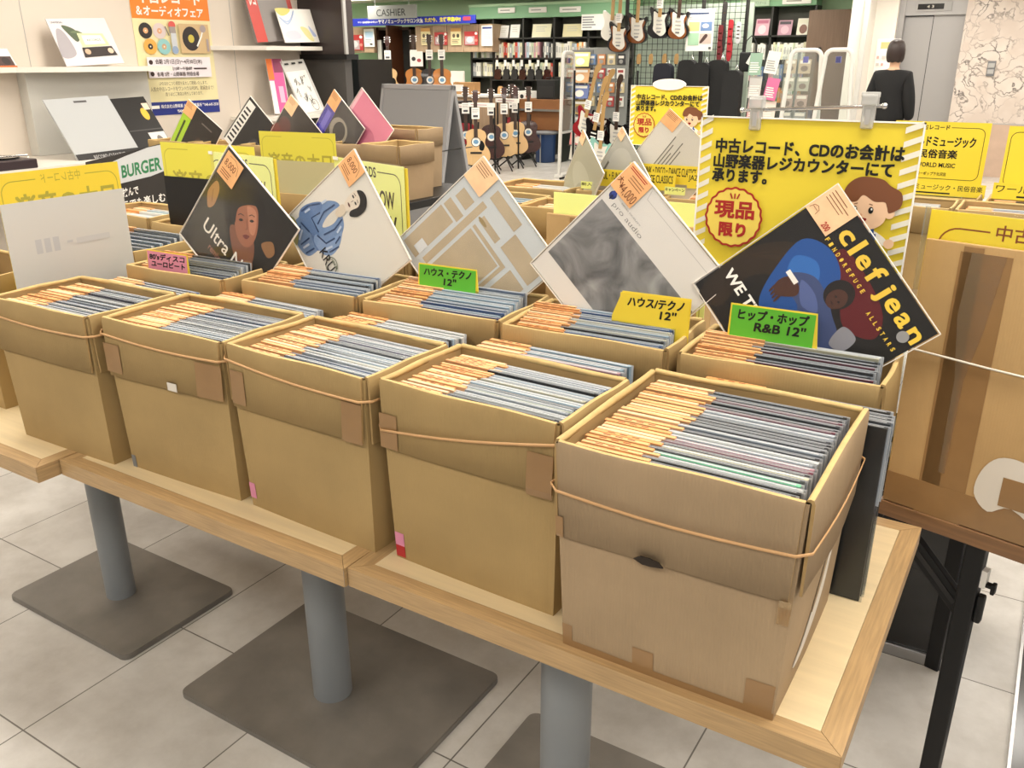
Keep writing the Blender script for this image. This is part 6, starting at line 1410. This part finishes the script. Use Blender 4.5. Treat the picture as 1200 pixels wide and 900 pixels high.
for r_ in range(5):
    for c_ in range(2):
        b = MB(); col = ('#b8a890', '#a8a898', '#b09a90', '#9a9a98', '#c9606a')[r_]; b.box(-0.075, 0.075, 0, 0.006, 0, 0.17, cm(col)); cv = CV(b, (-0.075, 0, 0), X1, Z1, 0.15, 0.17, 0.001); cv.rect(0.1, 0.7, 0.9, 0.92, cm('#e6e0d4')); cv.ell(0.5, 0.35, 0.3, 0.2, cm('#7a6a60'))
        o = b.build('flyer', loc=(at(932,100,10.7).x - 0.09 + c_*0.18, 10.69, 1.42 - r_*0.21)); o.rotation_euler = (-0.15, 0, 0); tag(o, ['upper', 'second', 'third', 'fourth', 'red fifth'][r_] + ' row flyer in the ' + ('outer', 'inner')[c_] + ' column of the clear holder behind the gate', 'flyer', f'flyers in the clear holder')
t = thing('leaflet_rack', 'clear leaflet rack with white and pink leaflets below the black tote bag', 'leaflet rack', (at(900, 110, 10.6).x, 10.6, 0))
b = MB(); b.box(-0.28, 0.18, 0.05, 0.06, 0.1, 1.62, CLEARG); b.box(-0.28, 0.18, -0.1, 0.06, 0, 0.02, GREY); b.box(-0.27, -0.25, 0.05, 0.07, 0, 1.6, GREY); b.build('frame', t)
for k, (dx, z, c, lab) in enumerate(((-0.2, 1.40, '#8fb09a', 'green-topped leaflet'), (0.0, 1.42, '#e9e8e2', 'white upright leaflet'), (-0.18, 1.12, '#c9c6c2', 'grey patterned leaflet'), (0.02, 1.10, '#d96a9a', 'pink and white leaflet'), (-0.17, 0.84, '#d9a0a0', 'rose leaflet'), (0.03, 0.82, '#e9dcd0', 'cream leaflet'))):
    b = MB(); b.box(-0.08, 0.08, 0, 0.006, 0, 0.27, cm(c)); cv = CV(b, (-0.08, 0, 0), X1, Z1, 0.16, 0.27, 0.001); cv.lines(0.1, 0.1, 0.9, 0.6, 5, PAPER if k not in (1,) else GREY, 0.5)
    o = b.build('leaflet', loc=(at(900,110,10.6).x+dx, 10.58, z)); o.rotation_euler = (-0.2, 0.12 if k in (1, 3) else 0, 0); tag(o, lab + ' in the clear rack below the tote bag', 'leaflet', 'leaflets in the clear rack')

# ------------------------------------------------------------------ grid wall with electric guitars
gx0, gx1 = at(735, 50, 11.0).x, at(872, 50, 11.0).x
t = thing('grid_wall', 'black wire grid wall hung with electric guitars', 'grid panel', ((gx0+gx1)/2, 11.0, 0))
b = MB(); hw = (gx1-gx0)/2
n = int((gx1-gx0)/0.075)
for i in range(n+1): x = -hw + 2*hw*i/n; b.box(x-0.003, x+0.003, -0.003, 0.003, 0.12, 2.35, BLACKM)
for k in range(30): z = 0.14+k*0.075; b.box(-hw, hw, -0.006, -0.001, z-0.003, z+0.003, BLACKM)
b.build('wire_grid', t)
for x in (-hw-0.03, 0.25, hw): b = MB(); b.box(x-0.02, x+0.02, 0.005, 0.045, 0, CEIL_Z-0.01, SHELFD); b.build('post', t)
b = MB(); b.box(gx0, gx1, 11.30, 11.33, 0, 2.3, mat('grid_back', '#b9c9b9', 0.5)); tag(b.build('partition'), 'pale green panel behind the wire grid wall', 'panel')
EL = smooth2([(0.0,0.0),(0.10,0.012),(0.155,0.07),(0.15,0.14),(0.115,0.20),(0.115,0.25),(0.145,0.31),(0.13,0.35),(0.09,0.325),(0.05,0.33),(0.0,0.335),(-0.05,0.34),(-0.10,0.375),(-0.145,0.40),(-0.155,0.35),(-0.125,0.27),(-0.125,0.20),(-0.165,0.14),(-0.165,0.07),(-0.10,0.012)], 4)
PG = smooth2([(0.03,0.03),(0.10,0.08),(0.09,0.16),(0.075,0.24),(0.10,0.31),(0.05,0.30),(-0.02,0.31),(-0.09,0.34),(-0.09,0.24),(-0.085,0.17),(-0.08,0.10)], 4)
def electric(label, loc, body, guard, neck, rz=0, tilt=0, roll=0.0, burst=None, group='electric guitars on the grid wall', tagc=True):
    t = thing('electric_guitar', label, 'guitar', loc, 0, group, rot=(tilt, roll, rz))
    b = MB(); b.prism(EL, (0, -0.022, 0), X1, Z1, 0.044, body, body, True); bd_ = b.build('body', t)
    if burst:
        b = MB(); b.prism([(x*0.8, 0.02+(z-0.02)*0.84) for x, z in EL], (0, -0.0228, 0), X1, Z1, 0.0006, burst); b.build('sunburst_top', bd_)
    b = MB(); b.prism(PG, (0, -0.0255, 0), X1, Z1, 0.0022, guard)
    for z in (0.12, 0.17, 0.22): b.box(-0.04, 0.04, -0.032, -0.0255, z, z+0.016, PAPER if guard is not GWHT else GREY)
    b.build('pickguard', bd_)
    b = MB(); b.cbox(-0.03, 0.03, -0.033, -0.022, 0.075, 0.095, CHROME, 0.002); b.build('bridge', bd_)
    b = MB(); b.cbox(-0.024, 0.024, -0.04, -0.020, 0.27, 0.80, neck, 0.004); b.build('neck', t)
    b = MB(); b.prism(smooth2([(-0.022,0.80),(0.022,0.80),(0.03,0.86),(0.06,0.92),(0.05,0.98),(0.0,0.97),(-0.025,0.90)], 4), (0, -0.03, 0), X1, Z1, 0.014, neck)
    for k in range(6): b.cbox(-0.05, -0.03, -0.04, -0.03, 0.83+k*0.02, 0.84+k*0.02, CHROME, 0.002)
    b.build('headstock', t)
    if tagc:
        b = MB(); b.box(-0.045, 0.045, -0.052, -0.049, 0.38, 0.5, PAPER); CV(b, (-0.045, -0.052, 0.38), X1, Z1, 0.09, 0.12, 0.001).lines(0.1, 0.2, 0.9, 0.9, 4, cm('#9a9aa2'), 0.4); p = b.build('price_card', t); p['label'] = 'white price card'
    return t
BUR = mat('burst_amber', '#7d4517', 0.25, coat=0.4)
for px, py, y, bd, nk, bu, lab in ((724.5, 61, 10.88, GBLK, MAPLE, BUR, 'sunburst electric guitar hung foremost at the end of the grid wall'), (717, 48, 10.95, GWHT, MAPLE, None, 'pale electric guitar edge half hidden behind the foremost sunburst one'), (746, 51, 10.96, GBLK, MAPLE, BUR, 'sunburst electric guitar with a worn edge, second along the grid wall'), (772, 45, 10.96, GBLK, MAPLE, None, 'black electric guitar with a white guard on the grid wall'), (794, 46, 10.96, GBLK, NECK, BUR, 'sunburst electric guitar nearest the white poster on the grid wall')):
    p = at(px, py, y); electric(lab, (p.x, y, p.z), bd, GWHT, nk, burst=bu, tagc=(px in (724.5, 772)), roll=0.03)
a, e = at(806, 11, 10.985), at(838, 11, 10.985); zb = at(806, 60, 10.985).z
def gp(cv): cv.lines(0.1, 0.86, 0.9, 0.93, 1, cm('#3a4a6a'), 0.7); cv.lines(0.1, 0.74, 0.85, 0.82, 2, cm('#9a9aa2'), 0.4); cv.rect(0.08, 0.48, 0.48, 0.70, cm('#e0c88a')); cv.rect(0.52, 0.48, 0.94, 0.70, cm('#6a86b0')); cv.ell(0.7, 0.6, 0.12, 0.05, PAPER); cv.rect(0.08, 0.14, 0.48, 0.44, cm('#a8cfae')); cv.rect(0.5, 0.18, 0.94, 0.42, cm('#c9b8ae')); cv.blob([(0.52,0.22),(0.7,0.4),(0.8,0.36),(0.6,0.2)], cm('#4a3430')); cv.rect(0.86, 0.04, 0.95, 0.1, cm('#5a5a5a'))
quad('poster', 'white information poster with four colour panels on the grid wall', 'poster', a, (e.x, 10.985, a.z), (a.x, 10.985, zb), PAPER, gp, 0.003)
# small hats and gig bags hanging below
BAG = mat('gig_bag_black', '#111214', 0.7, bump=0.15, bscale=25); NAVY = mat('gig_bag_navy', '#141625', 0.7, bump=0.15, bscale=25)
def gigbag(label, px, py0, py1, y, wdt, m=BAG):
    top, bot = at(px, py0, y), at(px, py1, y); h = max(0.9, top.z - 0.15)
    t = thing('gig_bag', label, 'gig bag', (top.x, y, top.z), 0, 'black gig bags hanging by the grid wall')
    b = MB(); P = smooth2([(0,0),(wdt*0.22,-0.02),(wdt*0.30,-0.12),(wdt*0.32,-h*0.45),(wdt*0.5,-h*0.62),(wdt*0.5,-h*0.9),(wdt*0.3,-h),(-wdt*0.3,-h),(-wdt*0.5,-h*0.9),(-wdt*0.5,-h*0.62),(-wdt*0.34,-h*0.45),(-wdt*0.30,-0.12),(-wdt*0.22,-0.02)], 4)
    b.prism(P[::-1], (0, -0.07, 0), X1, Z1, -0.14, m, m, True); b.build('bag', t)
    b = MB(); b.box(-wdt*0.2, wdt*0.2, -0.085, -0.07, -h*0.9, -h*0.5, m); b.build('pocket', t)
    b = MB(); b.tube([(-0.03, 0, -0.02), (0, 0, 0.06), (0.03, 0, -0.02)], 0.006, CHROME, 6); b.build('hook', t)
gigbag('navy gig bag at the front of the hanging row, above the second payment sign', 783, 74, 140, 10.86, 0.42, NAVY)
for i, (px, py, y, wd) in enumerate(((811, 70, 10.88, 0.40), (828, 73, 10.80, 0.38), (847, 70, 10.86, 0.42), (864, 82, 10.70, 0.38))):
    gigbag(['black gig bag beside the navy one', 'black gig bag second from the navy one', 'black gig bag below the red strap', 'black gig bag nearest the tote bag'][i], px, py, 140, y, wd)
t = thing('tote_bag', 'black tote bag with a white tag, hung right of the straps', 'tote bag', (at(878, 75, 10.9).x, 10.9, at(878, 84, 10.9).z))
b = MB(); b.cbox(-0.13, 0.13, -0.04, 0.04, 0, 0.24, BAG, 0.015); b.build('bag', t); b = MB(); b.tube([(-0.08,0,0.23),(-0.06,0,0.38),(0.0,0,0.44),(0.06,0,0.38),(0.08,0,0.23)], 0.008, BAG, 6); b.build('handle', t)
b = MB(); b.T = Matrix.Translation((0.03, -0.045, 0.14)) @ Matrix.Rotation(0.5, 4, 'Y'); b.box(-0.04, 0.04, 0, 0.002, -0.06, 0.06, PAPER); b.T = Matrix.Identity(4); b.build('tag', t)
for px, py0, py1, y, c, lab in ((857, 26, 70, 10.975, '#a81f2a', 'red guitar strap hanging beside the white poster'), (866, 28, 50, 10.975, '#c9c9cc', 'pale grey guitar strap hanging beside the red one'), (845, 32, 72, 10.97, '#6a1a20', 'dark red guitar strap between the poster and the red strap'), (850, 5, 60, 10.98, '#2a2624', 'dark guitar strap with brass buckles beside the white poster')):
    a, e = at(px, py0, y), at(px, py1, y); b = MB(); h = a.z-e.z
    b.prism(smooth2([(-0.03,0),(0.0,0.03),(0.035,0),(0.03,-h*0.4),(0.045,-h*0.7),(0.03,-h),(-0.02,-h),(-0.03,-h*0.6)], 4)[::-1], (a.x, y, a.z), X1, Z1, -0.012, cm(c))
    for k in range(4): b.cbox(a.x-0.02, a.x+0.02, y-0.012, y-0.002, a.z-h*(0.2+0.2*k), a.z-h*(0.2+0.2*k)+0.02, mat('brass', '#b08c4a', 0.3, metal=0.8), 0.002)
    tag(b.build('guitar_strap'), lab, 'guitar strap', 'guitar straps beside the grid wall')
# electric guitars standing in the rack left of the grid wall
for px, py, y, bd, gd, nk, roll, lab in ((703, 178, 9.6, MINT, GWHT, MAPLE, 0.06, 'mint green electric guitar standing behind the edgeways albums'), (683, 150, 10.0, GRED, GWHT, MAPLE, 0.22, 'red electric guitar with a pale neck leaning in the rack'), (700, 155, 10.3, GBLK, GWHT, MAPLE, 0.2, 'black electric guitar with a pale neck leaning in the rack'), (693, 165, 9.9, GBLK, GBLK, MAPLE, 0.2, 'all-black electric guitar leaning behind the mint green one'), (722, 165, 10.2, GBLK, GWHT, NECK, 0.02, 'dark electric guitar standing by the second payment sign')):
    p = at(px, py, y); zg = 0.22 if bd is MINT else max(0.12, p.z-0.12)
    if bd is MINT: gstand((p.x, y, 0), 'black stand holding the mint green electric guitar')
    electric(lab, (p.x, y, zg), bd, gd, nk, roll=roll, group='electric guitars in the floor rack')
t = thing('guitar_rack', 'black floor rack holding the leaning electric guitars', 'guitar rack', (at(703, 150, 10.1).x, 10.15, 0))
b = MB()
for z in (0.10, 0.72): b.tube([(-0.5, 0.12, z), (0.45, 0.12, z)], 0.016, BLACKM, 8)
for x in (-0.5, 0.45): b.tube([(x, 0.12, 0.0), (x, 0.12, 1.45)], 0.016, BLACKM, 8); b.tube([(x, -0.25, 0.015), (x, 0.3, 0.015)], 0.016, BLACKM, 8)
b.build('frame', t)
# small goods in packets on the rack beside the grid
hp = [(662+ (k % 6)*12, 66 + (k//6)*15) for k in range(18)]
pc = ['#e6e4de', '#b04a4a', '#d8c9a0', '#6a86b0', '#e0e0d8', '#3a3a3c', '#c98a5a']
t = thing('pegboard', 'pale pegboard carrying packets of strings left of the grid wall', 'pegboard', (at(708, 80, 10.9).x, 10.93, 0))
b = MB(); b.cbox(-0.42, 0.36, 0, 0.03, 0.3, 1.75, mat('peg_grey', '#8c8f8c', 0.5), 0.003); b.build('board', t)
names = ['white', 'red', 'tan', 'blue', 'pale', 'black', 'copper']
for k in range(20):
    cx, cz = -0.36 + (k % 5)*0.155, 1.62 - (k//5)*0.19
    q = (k*3 + k//5) % 7
    b = MB(); b.cbox(-0.06, 0.06, -0.02, 0, 0, 0.14, cm(pc[q]), 0.003); cv = CV(b, (-0.06, -0.02, 0), X1, Z1, 0.12, 0.14, 0.001); cv.rect(0.15, 0.6, 0.85, 0.85, PAPER if q not in (0, 4) else cm('#a04a4a')); cv.ell(0.5, 0.3, 0.25, 0.2, cm('#9a9a96'))
    tag(b.build('string_packet', loc=(at(708,80,10.9).x + cx, 10.925, cz-0.1)), f'{names[q]} packet of strings on the pegboard, ' + ['top', 'second', 'third', 'lowest'][k//5] + ' row', 'packet', 'string packets on the pegboard')
for px in (747, 761, 777, 791):
    p = at(px, 75, 10.9); b = MB(); b.prism(smooth2([(-0.02,0),(0.02,0),(0.03,0.06),(0.02,0.13),(-0.02,0.12),(-0.03,0.05)], 4), (0, 0, 0), X1, Z1, 0.02, MAPLE); b.box(-0.008, 0.008, -0.012, 0.0, -0.03, 0, BLACKM); tag(b.build('wooden_peg', loc=(p.x, 10.93, p.z)), 'pale wooden guitar hanger head in the row low on the grid wall', 'hanger', 'wooden hangers on the grid wall')

# ------------------------------------------------------------------ the person by the lift
def skin_mesh(name, verts, edges, radii, m, parent, sub=2, root=0):
    me = bpy.data.meshes.new(name); me.from_pydata(verts, edges, []); me.update()
    o = bpy.data.objects.new(name, me); COL.objects.link(o)
    s = o.modifiers.new('skin', 'SKIN'); s.use_smooth_shade = True
    for i, r in enumerate(radii): me.skin_vertices[0].data[i].radius = r if isinstance(r, tuple) else (r, r)
    for i in range(len(verts)): me.skin_vertices[0].data[i].use_root = (i == root)
    ss = o.modifiers.new('sub', 'SUBSURF'); ss.levels = sub; ss.render_levels = sub
    dg = bpy.context.evaluated_depsgraph_get(); ev = o.evaluated_get(dg)
    nm = bpy.data.meshes.new_from_object(ev); nm.name = name
    o.modifiers.clear(); o.data = nm; nm.materials.clear(); nm.materials.append(m)
    for p in nm.polygons: p.use_smooth = True
    if parent: o.parent = parent
    return o
PS = mat('person_skin', '#d8ab8c', 0.5); KNIT = mat('black_knit', '#0d0d0f', 0.85, bump=0.1, bscale=60); TROU = mat('dark_trousers', '#17181c', 0.8); HAIR = mat('dark_hair', '#2a1a15', 0.4, bump=0.3, bscale=80, stretch=(6, 6, 0.5)); SHOE = mat('black_shoe', '#121212', 0.4)
pp = at(1045, 100, 10.0)
P = thing('person', 'person with short dark hair in a black top, standing before the lift, back turned', 'person', (pp.x, 10.0, 0), math.radians(172))
# body faces local -y; the whole figure is turned so that the back faces the camera
V = [(0,0,0.93),(0,0.0,1.08),(0,0.01,1.25),(0,0.02,1.40),(0,0.015,1.475),(0,0.0,1.52),(0,-0.005,1.60),(0,-0.005,1.69),
     (0.17,0.015,1.405),(0.23,0.03,1.14),(0.235,-0.05,0.92),(-0.17,0.015,1.405),(-0.23,0.03,1.14),(-0.235,-0.05,0.92),
     (0.09,0,0.86),(0.095,0.0,0.48),(0.10,0.03,0.08),(0.105,-0.10,0.035),(-0.09,0,0.86),(-0.095,0.0,0.48),(-0.10,0.03,0.08),(-0.105,-0.10,0.035)]
E = [(0,1),(1,2),(2,3),(3,4),(4,5),(5,6),(6,7),(3,8),(8,9),(9,10),(3,11),(11,12),(12,13),(0,14),(14,15),(15,16),(16,17),(0,18),(18,19),(19,20),(20,21)]
Rr = [(0.14,0.11),(0.125,0.10),(0.14,0.11),(0.12,0.09),0.055,0.055,(0.078,0.092),(0.070,0.085),0.06,0.043,0.030,0.06,0.043,0.030,0.085,0.058,0.042,0.036,0.085,0.058,0.042,0.036]
# hands: palm, thumb and four fingers each
def hand_chain(V, E, Rr, wrist, sx):
    w = Vector(V[wrist]); pm = len(V)
    V.append(tuple(w + Vector((0, -0.015, -0.07)))); Rr.append((0.018, 0.034)); E.append((wrist, pm))
    for k, (dy, L) in enumerate(((-0.030, 0.066), (-0.010, 0.076), (0.010, 0.070), (0.028, 0.054))):
        a = Vector(V[pm]) + Vector((0, dy, -0.018)); i = len(V)
        V.append(tuple(a)); Rr.append(0.009); E.append((pm, i))
        V.append(tuple(a + Vector((-sx*0.006, -0.004, -L*0.5)))); Rr.append(0.0085); E.append((i, i+1))
        V.append(tuple(a + Vector((-sx*0.022, -0.010, -L)))); Rr.append(0.0075); E.append((i+1, i+2))
    i = len(V); a = w + Vector((0, -0.035, -0.045)); V.append(tuple(a)); Rr.append(0.010); E.append((pm, i)); V.append(tuple(a + Vector((-sx*0.012, -0.022, -0.04)))); Rr.append(0.0085); E.append((i, i+1))
hand_chain(V, E, Rr, 10, 1); hand_chain(V, E, Rr, 13, -1)
body = skin_mesh('body', V, E, Rr, PS, P)
b = MB()
b.ball((0, -0.006, 1.655), (0.079, 0.094, 0.112), PS, 20, 14)
b.prism(smooth2([(-0.012,0),(0.012,0),(0.008,0.04),(-0.008,0.04)], 3), (0, -0.118, 1.63), X1, Z1, 0.03, PS)
for s in (-1, 1):
    b.ball((s*0.082, 0.0, 1.65), (0.012, 0.022, 0.032), PS, 10, 6); b.ball((s*0.032, -0.094, 1.668), (0.013, 0.006, 0.008), PAPER, 10, 6); b.ball((s*0.032, -0.099, 1.668), (0.006, 0.004, 0.006), BLACK, 8, 5)
b.ball((0, -0.092, 1.605), (0.024, 0.008, 0.007), mat('lips', '#b0645c', 0.5), 10, 6); b.build('head', body)
# hair: rounded bob covering the back and the sides
b = MB(); prof = [(0.0, 1.786), (0.045, 1.782), (0.080, 1.762), (0.101, 1.725), (0.110, 1.68), (0.112, 1.635), (0.108, 1.595), (0.096, 1.562), (0.080, 1.548), (0.06, 1.556)]
vs = []; fs = []; sg = 36
for r_, z in prof:
    for k in range(sg):
        a = 2*math.pi*k/sg; x, y = r_*0.93*math.cos(a), 0.018 + r_*1.02*math.sin(a)
        if z < 1.735 and y < -0.045: y = -0.045 - (y+0.045)*0.1 if z < 1.72 else -0.07
        wob = 1 + 0.012*math.sin(9*a + z*30)
        vs.append((x*wob, y*wob, z + 0.004*math.sin(7*a)))
for i in range(len(prof)-1):
    for k in range(sg): fs.append((i*sg+k, (i+1)*sg+k, (i+1)*sg+(k+1) % sg, i*sg+(k+1) % sg))
b.add(vs, fs, HAIR, True); b.build('hair', P)
TV = [(0,0,0.80),(0,0,1.08),(0,0.01,1.25),(0,0.02,1.39),(0,0.012,1.47),(0.165,0.015,1.39),(0.235,0.03,1.14),(0.245,-0.04,0.93),(-0.165,0.015,1.39),(-0.235,0.03,1.14),(-0.245,-0.04,0.93)]
TE = [(0,1),(1,2),(2,3),(3,4),(3,5),(5,6),(6,7),(3,8),(8,9),(9,10)]
skin_mesh('black_top', TV, TE, [(0.235,0.18),(0.21,0.16),(0.195,0.15),(0.165,0.115),(0.072,0.066),0.092,0.078,0.062,0.092,0.078,0.062], KNIT, P)
skin_mesh('trousers', [(0,0,0.98),(0.09,0,0.86),(0.097,0,0.48),(0.10,0.03,0.10),(-0.09,0,0.86),(-0.097,0,0.48),(-0.10,0.03,0.10)], [(0,1),(1,2),(2,3),(0,4),(4,5),(5,6)], [(0.17,0.14),0.105,0.08,0.075,0.105,0.08,0.075], TROU, P)
P.scale = (0.93, 0.93, 1.005)
for s in (-1, 1):
    b = MB(); b.ball((s*0.105, -0.05, 0.045), (0.052, 0.135, 0.048), SHOE, 16, 8); b.cbox(s*0.105-0.05, s*0.105+0.05, -0.18, 0.085, 0.0, 0.02, SHOE, 0.006); b.build('shoe', P)
